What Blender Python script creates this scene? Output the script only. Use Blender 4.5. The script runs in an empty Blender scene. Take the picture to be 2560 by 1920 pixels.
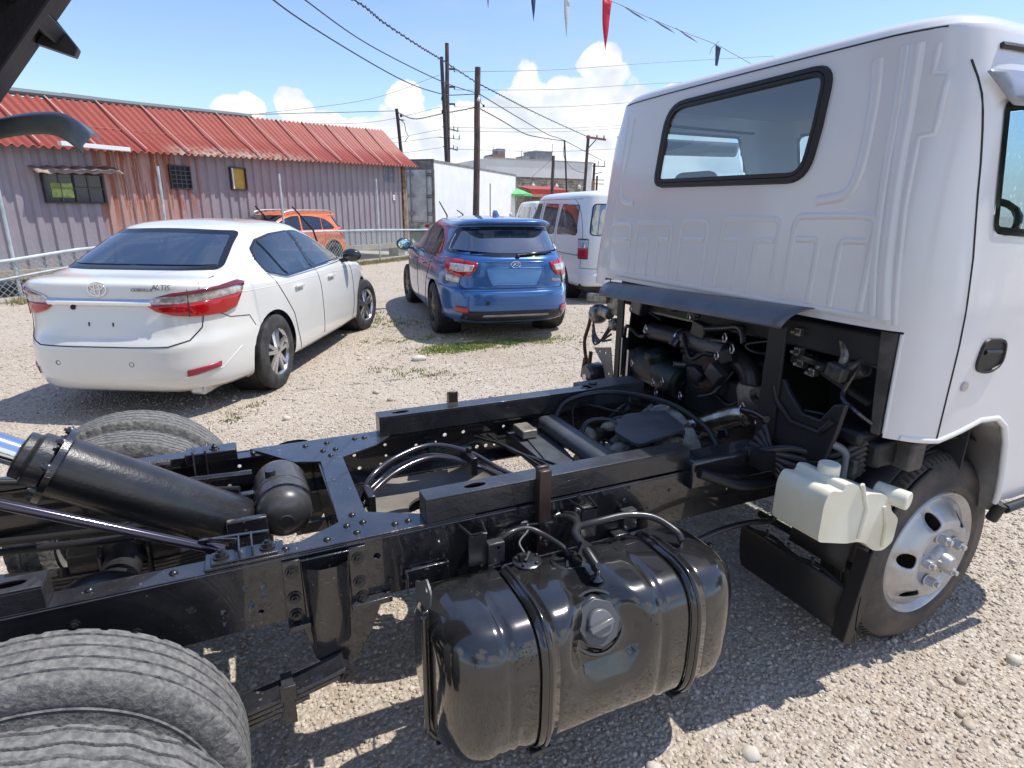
import bpy, math, random
import numpy as np
from mathutils import Vector, Matrix, geometry
from mathutils.bvhtree import BVHTree
sc = bpy.context.scene
col = sc.collection
rnd = random.Random(7)
R = math.radians
# ------------------------------------------------------------------ camera
cd = bpy.data.cameras.new('camera'); cam = bpy.data.objects.new('camera', cd); col.objects.link(cam)
YAW, PITCH, ROLL = R(65.063), R(-16.58), R(.706)
fw = Vector((math.cos(PITCH)*math.cos(YAW), math.cos(PITCH)*math.sin(YAW), math.sin(PITCH)))
rt = Vector((math.sin(YAW), -math.cos(YAW), 0)); up = rt.cross(fw)
r2 = rt*math.cos(ROLL)+up*math.sin(ROLL); u2 = r2.cross(fw)
cam.matrix_world = Matrix(((r2.x, u2.x, -fw.x, .468), (r2.y, u2.y, -fw.y, -1.809), (r2.z, u2.z, -fw.z, 1.568), (0, 0, 0, 1)))
cd.sensor_width = 36; cd.lens = 20.68; cd.clip_start = .02; cd.clip_end = 2000
sc.camera = cam
# ------------------------------------------------------------------ sun, sky
SUN_EL, SUN_AZ = 64.0, -11.0      # azimuth measured from +X towards +Y
sd = bpy.data.lights.new('sun', 'SUN'); sun = bpy.data.objects.new('sun', sd); col.objects.link(sun)
sv = Vector((math.cos(R(SUN_EL))*math.cos(R(SUN_AZ)), math.cos(R(SUN_EL))*math.sin(R(SUN_AZ)), math.sin(R(SUN_EL))))
sun.rotation_euler = sv.to_track_quat('Z', 'Y').to_euler()
sun.location = (0, 0, 30)
sd.energy = 3.7; sd.angle = R(.53); sd.color = (1, .96, .89)
sc.view_settings.view_transform = 'Standard'; sc.view_settings.look = 'None'
sc.view_settings.gamma = 1; sc.view_settings.exposure = .46; sc.view_settings.use_curve_mapping = False
w = bpy.data.worlds.new('World'); sc.world = w; w.use_nodes = True
nt = w.node_tree; nt.nodes.clear()
class NT:
    """tiny node-tree writer"""
    def __init__(s, t): s.t = t
    def n(s, typ, **kw):
        nd = s.t.nodes.new(typ)
        for k, v in kw.items():
            if k.startswith('i_'):
                k = k[2:]; k = int(k) if k.isdigit() else k.replace('_', ' ')
                s.set(nd.inputs[k], v)
            else: setattr(nd, k, v)
        return nd
    def set(s, sock, v):
        if isinstance(v, bpy.types.NodeSocket): s.t.links.new(v, sock)
        elif isinstance(v, bpy.types.Node): s.t.links.new(v.outputs[0], sock)
        else: sock.default_value = v
    def m(s, op, a, b=None, c=None, clamp=False):
        nd = s.t.nodes.new('ShaderNodeMath'); nd.operation = op; nd.use_clamp = clamp
        for i, v in enumerate((a, b, c)):
            if v is not None: s.set(nd.inputs[i], v)
        return nd.outputs[0]
    def v(s, op, a, b=None):
        nd = s.t.nodes.new('ShaderNodeVectorMath'); nd.operation = op
        s.set(nd.inputs[0], a)
        if b is not None: s.set(nd.inputs[1], b)
        return nd.outputs['Value'] if op in ('DOT_PRODUCT', 'LENGTH', 'DISTANCE') else nd.outputs[0]
    def noise(s, vec, scale, detail=4, rough=.55, out='Fac', **kw):
        nd = s.n('ShaderNodeTexNoise'); s.set(nd.inputs['Vector'], vec); nd.inputs['Scale'].default_value = scale
        nd.inputs['Detail'].default_value = detail; nd.inputs['Roughness'].default_value = rough
        for k, v in kw.items(): nd.inputs[k].default_value = v
        return nd.outputs[out]
    def ramp(s, fac, stops, interp='LINEAR'):
        nd = s.n('ShaderNodeValToRGB'); s.set(nd.inputs[0], fac); cr = nd.color_ramp; cr.interpolation = interp
        while len(cr.elements) < len(stops): cr.elements.new(.5)
        for e, (p, c) in zip(cr.elements, stops):
            e.position = p; e.color = c if len(c) == 4 else (*c, 1)
        return nd.outputs[0]
    def mr(s, x, a, b, c=0., d=1., smooth=True):
        nd = s.n('ShaderNodeMapRange'); nd.interpolation_type = 'SMOOTHSTEP' if smooth else 'LINEAR'
        s.set(nd.inputs[0], x)
        for i, q in enumerate((a, b, c, d)): s.set(nd.inputs[i+1], q)
        return nd.outputs[0]
    def mix(s, f, a, b, blend='MIX'):
        nd = s.n('ShaderNodeMix', data_type='RGBA', blend_type=blend)
        s.set(nd.inputs['Factor'], f); s.set(nd.inputs[6], a if not isinstance(a, tuple) or len(a) == 4 else (*a, 1)); s.set(nd.inputs[7], b if not isinstance(b, tuple) or len(b) == 4 else (*b, 1))
        return nd.outputs[2]
N = NT(nt)
sky = N.n('ShaderNodeTexSky', sky_type='NISHITA', sun_disc=False, sun_elevation=R(SUN_EL), sun_rotation=R(90-SUN_AZ), air_density=1.0, dust_density=.25, ozone_density=1.6, altitude=0)
tc = N.n('ShaderNodeTexCoord'); dirv = tc.outputs['Generated']
sepd = N.n('ShaderNodeSeparateXYZ'); N.set(sepd.inputs[0], dirv)
elev = sepd.outputs[2]
warp = N.v('ADD', dirv, N.v('SCALE', N.n('ShaderNodeVectorMath', operation='SUBTRACT', i_0=N.noise(dirv, 9, 3, out='Color'), i_1=(.5, .5, .5)).outputs[0]))
for nd in nt.nodes:
    if nd.bl_idname == 'ShaderNodeVectorMath' and nd.operation == 'SCALE': nd.inputs['Scale'].default_value = .05
blobs = [((.519, .83, .206), .042), ((.53, .831, .168), .055), ((.555, .82, .13), .07), ((.471, .868, .155), .05), ((.426, .889, .165), .05), ((.45, .885, .11), .085),
         ((.52, .85, .08), .08), ((.50, .855, .135), .072), ((.54, .83, .10), .09), ((.40, .905, .115), .06), ((.34, .93, .115), .05), ((.31, .942, .11), .07), ((.263, .952, .15), .042), ((.25, .96, .10), .06), ((.36, .93, .07), .07), ((.018, .991, .128), .032), ((.045, .988, .135), .026), ((.11, .985, .135), .034), ((.15, .98, .11), .04), ((.2, .975, .085), .05),
         ((.62, .77, .1), .1), ((.8, .6, .12), .12), ((.1, -.97, .3), .2), ((-.3, -.9, .42), .22), ((.45, -.8, .4), .2), ((-.8, -.3, .3), .2), ((.9, -.3, .22), .16), ((-.8, .55, .14), .12), ((-.1, -.78, .62), .16), ((.3, -.93, .18), .16)]
mask = None
for c, r in blobs:
    v = Vector(c).normalized()
    dd = N.v('DISTANCE', warp, tuple(v))
    q = N.mr(dd, r*1.25, r*.35, 0, 1)
    mask = q if mask is None else N.m('MAXIMUM', mask, q)
stretch = N.v('MULTIPLY', dirv, (1, 1, 1.35))
cn = N.noise(stretch, 13, 9, .6)
cs1 = N.noise(stretch, 11, 3, .5); cs2 = N.noise(N.v('ADD', stretch, (.016, .002, .034)), 11, 3, .5)
big = N.noise(N.v('MULTIPLY', dirv, (1, 1, 3.0)), 3.2, 5, .6)
low = N.mr(elev, .16, .02, 0, .62)
dens = N.m('ADD', N.m('ADD', N.m('MULTIPLY', mask, .95), N.m('MULTIPLY', N.m('SUBTRACT', cn, .5), 1.7)), N.m('ADD', N.m('MULTIPLY', low, N.mr(big, .38, .62)), -.46))
alpha = N.mr(dens, 0, .16)
wisp = N.m('MULTIPLY', N.mr(N.noise(N.v('MULTIPLY', dirv, (1, 1, 5)), 2.6, 6, .62), .46, .76), .38)
shade = N.m('ADD', N.m('MULTIPLY', N.m('SUBTRACT', cs1, cs2), 1.9), N.m('ADD', N.mr(dens, .1, .75, .0, .28), .55), clamp=True)
ccol = N.ramp(shade, [(0, (.55, .60, .70)), (.45, (.74, .79, .87)), (.75, (.90, .92, .96)), (1, (1.0, 1.0, 1.0))])
haze = N.mr(elev, .13, -.01, 0, .55)
bg1 = N.n('ShaderNodeBackground', i_Strength=.148); N.set(bg1.inputs[0], N.mix(1., sky.outputs[0], (.93, .95, 1.07), 'MULTIPLY'))
bgh = N.n('ShaderNodeBackground', i_Strength=.62); bgh.inputs[0].default_value = (.72, .84, 1, 1)
m0 = N.n('ShaderNodeMixShader'); N.set(m0.inputs[0], N.m('ADD', haze, wisp, clamp=True)); N.set(m0.inputs[1], bg1); N.set(m0.inputs[2], bgh)
bg2 = N.n('ShaderNodeBackground', i_Strength=.86); N.set(bg2.inputs[0], ccol)
mx = N.n('ShaderNodeMixShader'); N.set(mx.inputs[0], alpha); N.set(mx.inputs[1], m0); N.set(mx.inputs[2], bg2)
wo = N.n('ShaderNodeOutputWorld'); N.set(wo.inputs[0], mx)

# ------------------------------------------------------------------ materials
MATS = {}
def mat(name, c, rough=.5, metal=0., c2=None, vs=6., vd=4, lo=.35, hi=.65, coat=0., bump=0., bs=40., spec=.5, rvar=0., trans=0., dust_sheen=None, specks=None):
    """principled with noise colour variation (c -> c2), bump and a dust layer on upward faces"""
    if name in MATS: return MATS[name]
    m = bpy.data.materials.new(name); m.use_nodes = True; MATS[name] = m
    n = NT(m.node_tree); b = m.node_tree.nodes['Principled BSDF']
    tc = n.n('ShaderNodeTexCoord').outputs['Object']
    b.inputs['Base Color'].default_value = (*c, 1); b.inputs['Roughness'].default_value = rough; b.inputs['Metallic'].default_value = metal
    b.inputs['Coat Weight'].default_value = coat; b.inputs['Coat Roughness'].default_value = .04; b.inputs['Specular IOR Level'].default_value = spec
    colr = None
    if c2 is not None:
        f = n.mr(n.noise(tc, vs, vd, .6), lo, hi); colr = n.mix(f, c, c2)
    if dust_sheen is not None:
        dc, amt = dust_sheen
        g = n.n('ShaderNodeNewGeometry'); s = n.n('ShaderNodeSeparateXYZ'); n.set(s.inputs[0], g.outputs['Normal'])
        f = n.m('MULTIPLY', n.m('MULTIPLY', n.mr(s.outputs[2], -.6, .9, .35, 1), n.mr(n.noise(tc, 9, 6, .7), .36, .7, .35, 1)), amt)
        colr = n.mix(f, colr if colr is not None else (*c, 1), dc)
        n.set(b.inputs['Roughness'], n.m('ADD', n.m('MULTIPLY', f, .5), rough, clamp=True))
    elif rvar:
        n.set(b.inputs['Roughness'], n.mr(n.noise(tc, 5, 6, .7), .3, .7, rough, rough+rvar))
    if specks is not None:
        f = n.m('MULTIPLY', n.mr(n.noise(tc, 95, 3, .5), .66, .70), n.mr(n.noise(tc, 4, 4, .6), .45, .6, .0, .8))
        colr = n.mix(f, colr if colr is not None else (*c, 1), specks)
    if colr is not None: n.set(b.inputs['Base Color'], colr)
    if bump:
        bp = n.n('ShaderNodeBump', i_Strength=bump, i_Distance=.01); n.set(bp.inputs['Height'], n.noise(tc, bs, 5, .6)); n.set(b.inputs['Normal'], bp)
    if trans: b.inputs['Transmission Weight'].default_value = trans
    return m
def glassmat(name, tint, refl=.5, rough=.0, opac=0., body=(.01, .012, .015)):
    if name in MATS: return MATS[name]
    m = bpy.data.materials.new(name); m.use_nodes = True; MATS[name] = m; t = m.node_tree; t.nodes.clear(); n = NT(t)
    tr = n.n('ShaderNodeBsdfTransparent'); tr.inputs[0].default_value = (*tint, 1)
    gl = n.n('ShaderNodeBsdfGlossy', i_Roughness=rough); gl.inputs[0].default_value = (1, 1, 1, 1)
    df = n.n('ShaderNodeBsdfDiffuse'); df.inputs[0].default_value = (*body, 1)
    a = n.n('ShaderNodeMixShader', i_0=opac, i_1=tr, i_2=df)
    g = n.n('ShaderNodeNewGeometry'); cs = n.m('ABSOLUTE', n.v('DOT_PRODUCT', g.outputs['Normal'], g.outputs['Incoming']))
    fr = n.m('ADD', n.m('MULTIPLY', n.m('POWER', n.m('SUBTRACT', 1.0, cs), 4.2), 1-refl), refl, clamp=True)
    b = n.n('ShaderNodeMixShader'); n.set(b.inputs[0], fr); n.set(b.inputs[1], a); n.set(b.inputs[2], gl)
    o = n.n('ShaderNodeOutputMaterial'); n.set(o.inputs[0], b)
    return m
TAN = (.34, .29, .23)
blk = mat('black_gloss_paint', (.007, .007, .009), .17, coat=.9, dust_sheen=((.15, .15, .165), .20), bump=.12, bs=220, specks=(.26, .23, .19))  # bluish tint on tops: part dusty film, part painted sky sheen
blk2 = mat('black_satin_paint', (.009, .009, .011), .30, coat=.5, dust_sheen=((.15, .15, .165), .28), bump=.2, bs=120)  # same dusty top tint, with some sky sheen put into its colour
blkdark = mat('black_plastic', (.012, .012, .013), .5, bump=.1, bs=90)
tankm = mat('tank_gloss_black', (.008, .008, .009), .13, coat=1.0, bump=.012, bs=14, dust_sheen=((.2, .19, .17), .08))
rub = mat('tyre_rubber_dusty', (.10, .10, .10), .85, c2=(.235, .228, .215), vs=70, vd=12, lo=.30, hi=.74, bump=.5, bs=70)
rub2 = mat('tyre_rubber', (.018, .018, .019), .75, c2=(.055, .052, .048), vs=9, vd=6, bump=.2, bs=60)
bolt_m = mat('black_bolt_steel', (.06, .06, .065), .28, .7)
steel = mat('bare_steel', (.5, .5, .52), .3, 1.)
alum = mat('cast_aluminium', (.36, .34, .30), .55, .6, c2=(.16, .14, .11), vs=14, bump=.4, bs=90)
chrome = mat('chrome', (.82, .83, .85), .06, 1.)
silver = mat('silver_wheel_paint', (.55, .555, .56), .36, .55, c2=(.42, .41, .40), vs=5, bump=.05, bs=100)
cabw = mat('white_cab_paint', (.74, .74, .745), .24, coat=.5, c2=(.70, .695, .68), vs=3.2, vd=9, lo=.42, hi=.8, bump=.03, bs=5)
pearl = mat('pearl_white_paint', (.73, .72, .675), .22, coat=.8, c2=(.70, .69, .645), vs=2)
rubtrim = mat('rubber_trim', (.015, .013, .013), .5)
hose = mat('black_hose', (.022, .022, .024), .38, coat=.1)
milky = mat('translucent_plastic', (.74, .73, .62), .34, c2=(.66, .63, .48), vs=4, spec=.4, bump=.05, bs=20)
rust = mat('rusty_iron', (.20, .07, .03), .8, c2=(.07, .03, .02), vs=30, bump=.5, bs=80)
grey = mat('grey_paint', (.30, .31, .33), .45, c2=(.22, .22, .23), vs=8)
glass = glassmat('cab_glass', (.66, .78, .84), .12)
tint = glassmat('tinted_glass', (.26, .31, .37), .13)
dark_tint = glassmat('dark_tinted_glass', (.18, .21, .24), .33)
frit = mat('black_glass_border', (.008, .009, .012), .08, spec=.8)
redl = mat('red_lamp_lens', (.42, .004, .006), .08, coat=.8)
dredl = mat('dark_red_lamp_lens', (.16, .008, .02), .1, coat=.8)
clrl = mat('clear_lamp_lens', (.62, .60, .58), .1, .35, coat=.8, c2=(.36, .33, .32), vs=30)
seatm = mat('seat_fabric', (.16, .16, .165), .8)
beige = mat('beige_seat_fabric', (.36, .33, .29), .85)
inner = mat('dark_interior', (.03, .03, .033), .7)

# ------------------------------------------------------------------ mesh helpers
def ortho(d):
    d = Vector(d).normalized(); a = Vector((0, 0, 1)) if abs(d.z) < .9 else Vector((1, 0, 0))
    x = d.cross(a).normalized(); return x, d.cross(x).normalized(), d
def inpoly(px, py, poly):
    c = False; j = len(poly)-1
    for i in range(len(poly)):
        xi, yi = poly[i]; xj, yj = poly[j]
        if (yi > py) != (yj > py) and px < (xj-xi)*(py-yi)/(yj-yi)+xi: c = not c
        j = i
    return c
def circle(cx, cy, r, n=12, ry=None):
    ry = ry or r
    return [(cx+r*math.cos(2*math.pi*i/n), cy+ry*math.sin(2*math.pi*i/n)) for i in range(n)]
def rpoly(pts, r, seg=5):
    out = []; n = len(pts)
    rr = r if isinstance(r, (list, tuple)) else [r]*n
    for i in range(n):
        p = Vector(pts[i]); a = Vector(pts[i-1])-p; b = Vector(pts[(i+1) % n])-p
        d = min(rr[i], a.length*.49, b.length*.49)
        if d < 1e-5: out.append(tuple(p)); continue
        s = p+a.normalized()*d; e = p+b.normalized()*d
        for k in range(seg+1):
            t = k/seg; out.append(tuple((1-t)**2*s+2*t*(1-t)*p+t*t*e))
    return out
def rect(x0, y0, x1, y1, r=0, seg=4):
    p = [(x0, y0), (x1, y0), (x1, y1), (x0, y1)]
    return rpoly(p, r, seg) if r else p
def inset(poly, d):
    n = len(poly); ar = sum(poly[i-1][0]*poly[i][1]-poly[i][0]*poly[i-1][1] for i in range(n)); sg = 1 if ar > 0 else -1
    out = []
    for i in range(n):
        p = Vector(poly[i]); a = (p-Vector(poly[i-1])); b = (Vector(poly[(i+1) % n])-p)
        if a.length < 1e-7: a = b
        if b.length < 1e-7: b = a
        a.normalize(); b.normalize(); t = (a+b)
        t = t.normalized() if t.length > 1e-6 else a
        nrm = Vector((-t.y, t.x))*sg; k = max(.5, a.dot(t))
        out.append(tuple(p+nrm*d/k))
    return out
def spline(pts, n=8, closed=False):
    P = [Vector(p) for p in pts]; out = []; m = len(P)
    rng = range(m if closed else m-1)
    for i in rng:
        p1, p2 = P[i], P[(i+1) % m]
        p0 = P[i-1] if (closed or i > 0) else p1*2-p2
        p3 = P[(i+2) % m] if (closed or i < m-2) else p2*2-p1
        for k in range(n):
            t = k/n
            out.append(.5*((2*p1)+(p2-p0)*t+(2*p0-5*p1+4*p2-p3)*t*t+(3*p1-p0-3*p2+p3)*t**3))
    if not closed: out.append(P[-1])
    return out
def cdt(outline, holes=(), extra=(), tol=1e-6):
    vs = [Vector(p) for p in outline]; es = [(i, (i+1) % len(outline)) for i in range(len(outline))]
    for h in holes:
        b = len(vs); vs += [Vector(p) for p in h]; es += [(b+i, b+(i+1) % len(h)) for i in range(len(h))]
    vs += [Vector(p) for p in extra]
    r = geometry.delaunay_2d_cdt(vs, es, [], 1, tol)
    V = [tuple(p) for p in r[0]]; F = []
    for f in r[2]:
        cx = sum(V[i][0] for i in f)/len(f); cy = sum(V[i][1] for i in f)/len(f)
        if inpoly(cx, cy, outline) and not any(inpoly(cx, cy, h) for h in holes): F.append(tuple(f))
    return V, F
class MB:
    def __init__(s): s.v = []; s.f = []
    def add(s, v, f):
        b = len(s.v); s.v += [tuple(p) for p in v]; s.f += [tuple(b+i for i in q) for q in f]; return s
    def box(s, x0, x1, y0, y1, z0, z1, M=None):
        v = [Vector((x, y, z)) for z in (z0, z1) for y in (y0, y1) for x in (x0, x1)]
        if M is not None: v = [M @ p for p in v]
        return s.add(v, [(0, 2, 3, 1), (4, 5, 7, 6), (0, 1, 5, 4), (2, 6, 7, 3), (0, 4, 6, 2), (1, 3, 7, 5)])
    def beam(s, p0, p1, w, h, upv=(0, 0, 1)):
        p0, p1 = Vector(p0), Vector(p1); d = (p1-p0); L = d.length; d.normalize(); x = d.cross(Vector(upv)).normalized(); z = x.cross(d)
        M = Matrix(((x.x, d.x, z.x, p0.x), (x.y, d.y, z.y, p0.y), (x.z, d.z, z.z, p0.z), (0, 0, 0, 1)))
        return s.box(-w/2, w/2, 0, L, -h/2, h/2, M)
    def cyl(s, p0, p1, r0, r1=None, n=16, caps=True):
        r1 = r0 if r1 is None else r1; p0, p1 = Vector(p0), Vector(p1); x, y, d = ortho(p1-p0); v = []
        for p, r in ((p0, r0), (p1, r1)):
            for i in range(n):
                a = 2*math.pi*i/n; v.append(p+x*(r*math.cos(a))+y*(r*math.sin(a)))
        f = [(i, (i+1) % n, n+(i+1) % n, n+i) for i in range(n)]
        if caps: f += [tuple(range(n))[::-1], tuple(range(n, 2*n))]
        return s.add(v, f)
    def tube(s, pts, r, n=8, closed=False, flat=1.):
        P = [Vector(p) for p in pts]; v = []; m = len(P); px = None
        for i in range(m):
            a = P[i-1] if (i or closed) else P[i]; b = P[(i+1) % m] if (i < m-1 or closed) else P[i]
            d = (b-a).normalized() if (b-a).length > 1e-9 else Vector((0, 0, 1))
            if px is None: x, y, _ = ortho(d)
            else:
                x = (px-d*px.dot(d)).normalized(); y = d.cross(x)
            px = x; rr = r[i] if isinstance(r, (list, tuple)) else r
            for k in range(n):
                t = 2*math.pi*k/n; v.append(P[i]+x*(rr*math.cos(t))+y*(rr*flat*math.sin(t)))
        f = []
        for i in range(m if closed else m-1):
            j = (i+1) % m
            for k in range(n): f.append((i*n+k, i*n+(k+1) % n, j*n+(k+1) % n, j*n+k))
        if not closed: f += [tuple(range(n))[::-1], tuple(range((m-1)*n, m*n))]
        return s.add(v, f)
    def lathe(s, prof, o, axis, n=32, a0=0., a1=2*math.pi):
        o = Vector(o); x, y, d = ortho(axis); v = []; m = len(prof); full = abs(a1-a0-2*math.pi) < 1e-6; k = n if full else n+1
        for i in range(k):
            a = a0+(a1-a0)*i/n
            for r, h in prof: v.append(o+d*h+x*(r*math.cos(a))+y*(r*math.sin(a)))
        f = []
        for i in range(n):
            j = (i+1) % k
            for q in range(m-1): f.append((i*m+q, j*m+q, j*m+q+1, i*m+q+1))
        return s.add(v, f)
    def ball(s, c, r, n=12, m=8, sc3=(1, 1, 1)):
        c = Vector(c); v = [c+Vector((0, 0, -r*sc3[2]))]
        for j in range(1, m):
            t = math.pi*j/m
            for i in range(n):
                a = 2*math.pi*i/n; v.append(c+Vector((r*sc3[0]*math.sin(t)*math.cos(a), r*sc3[1]*math.sin(t)*math.sin(a), -r*sc3[2]*math.cos(t))))
        v.append(c+Vector((0, 0, r*sc3[2]))); f = [(0, 1+(i+1) % n, 1+i) for i in range(n)]
        for j in range(m-2):
            for i in range(n): f.append((1+j*n+i, 1+j*n+(i+1) % n, 1+(j+1)*n+(i+1) % n, 1+(j+1)*n+i))
        b = 1+(m-2)*n; f += [(b+i, b+(i+1) % n, len(v)-1) for i in range(n)]
        return s.add(v, f)
    def bolt(s, p, ax, r=.012, h=.01, n=6):
        p = Vector(p); ax = Vector(ax).normalized()
        s.cyl(p, p+ax*h*.3, r*1.45, n=12); s.cyl(p+ax*h*.3, p+ax*h, r, r*.95, n=n)
        return s.cyl(p+ax*h, p+ax*h*1.5, r*.45, n=8)
    def plate(s, outline, holes, w0, w1, fn, side=True):
        V, F = cdt(outline, holes); n = len(V); v = [fn(a, b, w0) for a, b in V]+[fn(a, b, w1) for a, b in V]
        f = [q[::-1] for q in F]+[tuple(i+n for i in q) for q in F]; ed = {}
        for q in F:
            for i in range(len(q)):
                e = (q[i], q[(i+1) % len(q)])
                if (e[1], e[0]) in ed: del ed[(e[1], e[0])]
                else: ed[e] = 1
        f += [(a, b, b+n, a+n) for a, b in ed]
        return s.add(v, f)
    def build(s, name, m, parent=None, smooth=35, bevel=0., seg=2, subsurf=0):
        me = bpy.data.meshes.new(name); me.from_pydata(s.v, [], s.f); me.validate(); me.update()
        if m is not None: me.materials.append(m)
        if smooth:
            me.shade_smooth(); me.set_sharp_from_angle(angle=R(smooth))
        o = bpy.data.objects.new(name, me); col.objects.link(o)
        if parent is not None: o.parent = parent
        if bevel:
            b = o.modifiers.new('bevel', 'BEVEL'); b.width = bevel; b.segments = seg; b.limit_method = 'ANGLE'; b.angle_limit = R(40); b.harden_normals = False
        if subsurf:
            b = o.modifiers.new('sub', 'SUBSURF'); b.levels = b.render_levels = subsurf
        return o
def tag(o, label=None, cat=None, group=None, kind=None):
    if label: o['label'] = label
    if cat: o['category'] = cat
    if group: o['group'] = group
    if kind: o['kind'] = kind
    return o
def root(name, label, cat, loc=(0, 0, 0), rz=0., group=None, scale=1.):
    o = bpy.data.objects.new(name, None); col.objects.link(o); o.location = loc; o.rotation_euler = (0, 0, rz); o.scale = (scale,)*3
    o.empty_display_size = .2
    return tag(o, label, cat, group)
def curveobj(name, text, m, parent, M, size, ext=.004, shear=0., align='CENTER'):
    cu = bpy.data.curves.new(name, 'FONT'); cu.body = text; cu.size = size; cu.extrude = ext; cu.shear = shear; cu.align_x = align; cu.resolution_u = 3
    t = bpy.data.objects.new('tmp', cu); col.objects.link(t); dg = bpy.context.evaluated_depsgraph_get(); dg.update(); me = bpy.data.meshes.new_from_object(t.evaluated_get(dg)); bpy.data.objects.remove(t)
    me.materials.clear(); me.materials.append(m); o = bpy.data.objects.new(name, me); col.objects.link(o); o.parent = parent; o.matrix_local = M; return o
XZ = lambda y0: (lambda a, b, w: (a, y0+w, b))
XY = lambda z0: (lambda a, b, w: (a, b, z0+w))
YZ = lambda x0: (lambda a, b, w: (x0+w, a, b))
# ------------------------------------------------------------------ ground
def gz(x, y):      # the lot is flat; beyond the fence the ground drops a little
    s = (-(x+2.838)*.6281+(y-10.285)*.7782)     # signed distance past the fence line
    t = min(max((s-.1)/1.6, 0), 1); return -.16*t*t*(3-2*t)
gm = bpy.data.materials.new('gravel_ground'); gm.use_nodes = True; n = NT(gm.node_tree); b = gm.node_tree.nodes['Principled BSDF']
oc = n.n('ShaderNodeTexCoord').outputs['Object']
wv = n.v('ADD', oc, n.v('SCALE', n.noise(oc, 30, 2, out='Color')))
for nd in gm.node_tree.nodes:
    if nd.bl_idname == 'ShaderNodeVectorMath' and nd.operation == 'SCALE': nd.inputs['Scale'].default_value = .02
vo = n.n('ShaderNodeTexVoronoi', i_Scale=64.); n.set(vo.inputs['Vector'], wv)
vo2 = n.n('ShaderNodeTexVoronoi', i_Scale=95.); n.set(vo2.inputs['Vector'], wv)
vo3 = n.n('ShaderNodeTexVoronoi', i_Scale=17.); n.set(vo3.inputs['Vector'], wv)
sp = n.n('ShaderNodeSeparateColor'); n.set(sp.inputs[0], vo.outputs['Color'])
stone = n.ramp(sp.outputs[0], [(0, (0.372, 0.310, 0.242)), (.3, (0.446, 0.378, 0.302)), (.6, (0.516, 0.446, 0.361)), (.85, (0.567, 0.504, 0.425)), (1, (0.400, 0.347, 0.289))])
sp2 = n.n('ShaderNodeSeparateColor'); n.set(sp2.inputs[0], vo3.outputs['Color'])
stone = n.mix(n.mr(sp2.outputs[1], .75, 1., 0, .55), stone, (.56, .51, .45))
gap = n.mr(vo.outputs['Distance'], .42, .75)
stone = n.mix(n.m('MULTIPLY', gap, .6), stone, (.27, .22, .17))
dirt = n.mr(n.noise(oc, 1.1, 6, .62), .5, .72)
dsoil = n.mix(n.noise(oc, 60, 4, .7), (.24, .18, .12), (.40, .32, .235))
base = n.mix(n.m('MULTIPLY', dirt, .55), stone, dsoil)
orange = n.mr(n.noise(n.v('ADD', oc, (7.3, 1.1, 0)), 1.7, 5, .6), .63, .78)
base = n.mix(n.m('MULTIPLY', orange, .5), base, (.42, .25, .12))
big = n.mr(n.noise(oc, .33, 3, .5), .3, .7)
base = n.mix(n.m('MULTIPLY', big, .18), base, (.56, .50, .43))
n.set(b.inputs['Base Color'], base); b.inputs['Roughness'].default_value = .92; b.inputs['Specular IOR Level'].default_value = .2
h = n.m('SUBTRACT', n.m('ADD', n.m('MULTIPLY', n.noise(oc, 4, 5), .8), n.m('MULTIPLY', vo2.outputs['Distance'], -.25)), n.m('MULTIPLY', vo.outputs['Distance'], .8))
bp = n.n('ShaderNodeBump', i_Strength=.8, i_Distance=.012); n.set(bp.inputs['Height'], h); n.set(b.inputs['Normal'], bp)
def grid(x0, x1, y0, y1, nx, ny, zf):
    xs = [x0+(x1-x0)*i/nx for i in range(nx+1)]; ys = [y0+(y1-y0)*i/ny for i in range(ny+1)]
    v = [(x, y, zf(x, y)) for y in ys for x in xs]
    f = [(j*(nx+1)+i, j*(nx+1)+i+1, (j+1)*(nx+1)+i+1, (j+1)*(nx+1)+i) for j in range(ny) for i in range(nx)]
    return v, f
m = MB(); xs = [-600, -200, -60, -20]+[-12+.5*i for i in range(73)]+[30, 60, 200, 600]; ys = [-600, -200, -60, -20, -10]+[-5+.5*i for i in range(65)]+[34, 60, 200, 600]
m.v = [(x, y, gz(x, y)) for y in ys for x in xs]; nx = len(xs)
m.f = [(j*nx+i, j*nx+i+1, (j+1)*nx+i+1, (j+1)*nx+i) for j in range(len(ys)-1) for i in range(nx-1)]
g = m.build('ground', gm); g['kind'] = 'structure'
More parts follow.
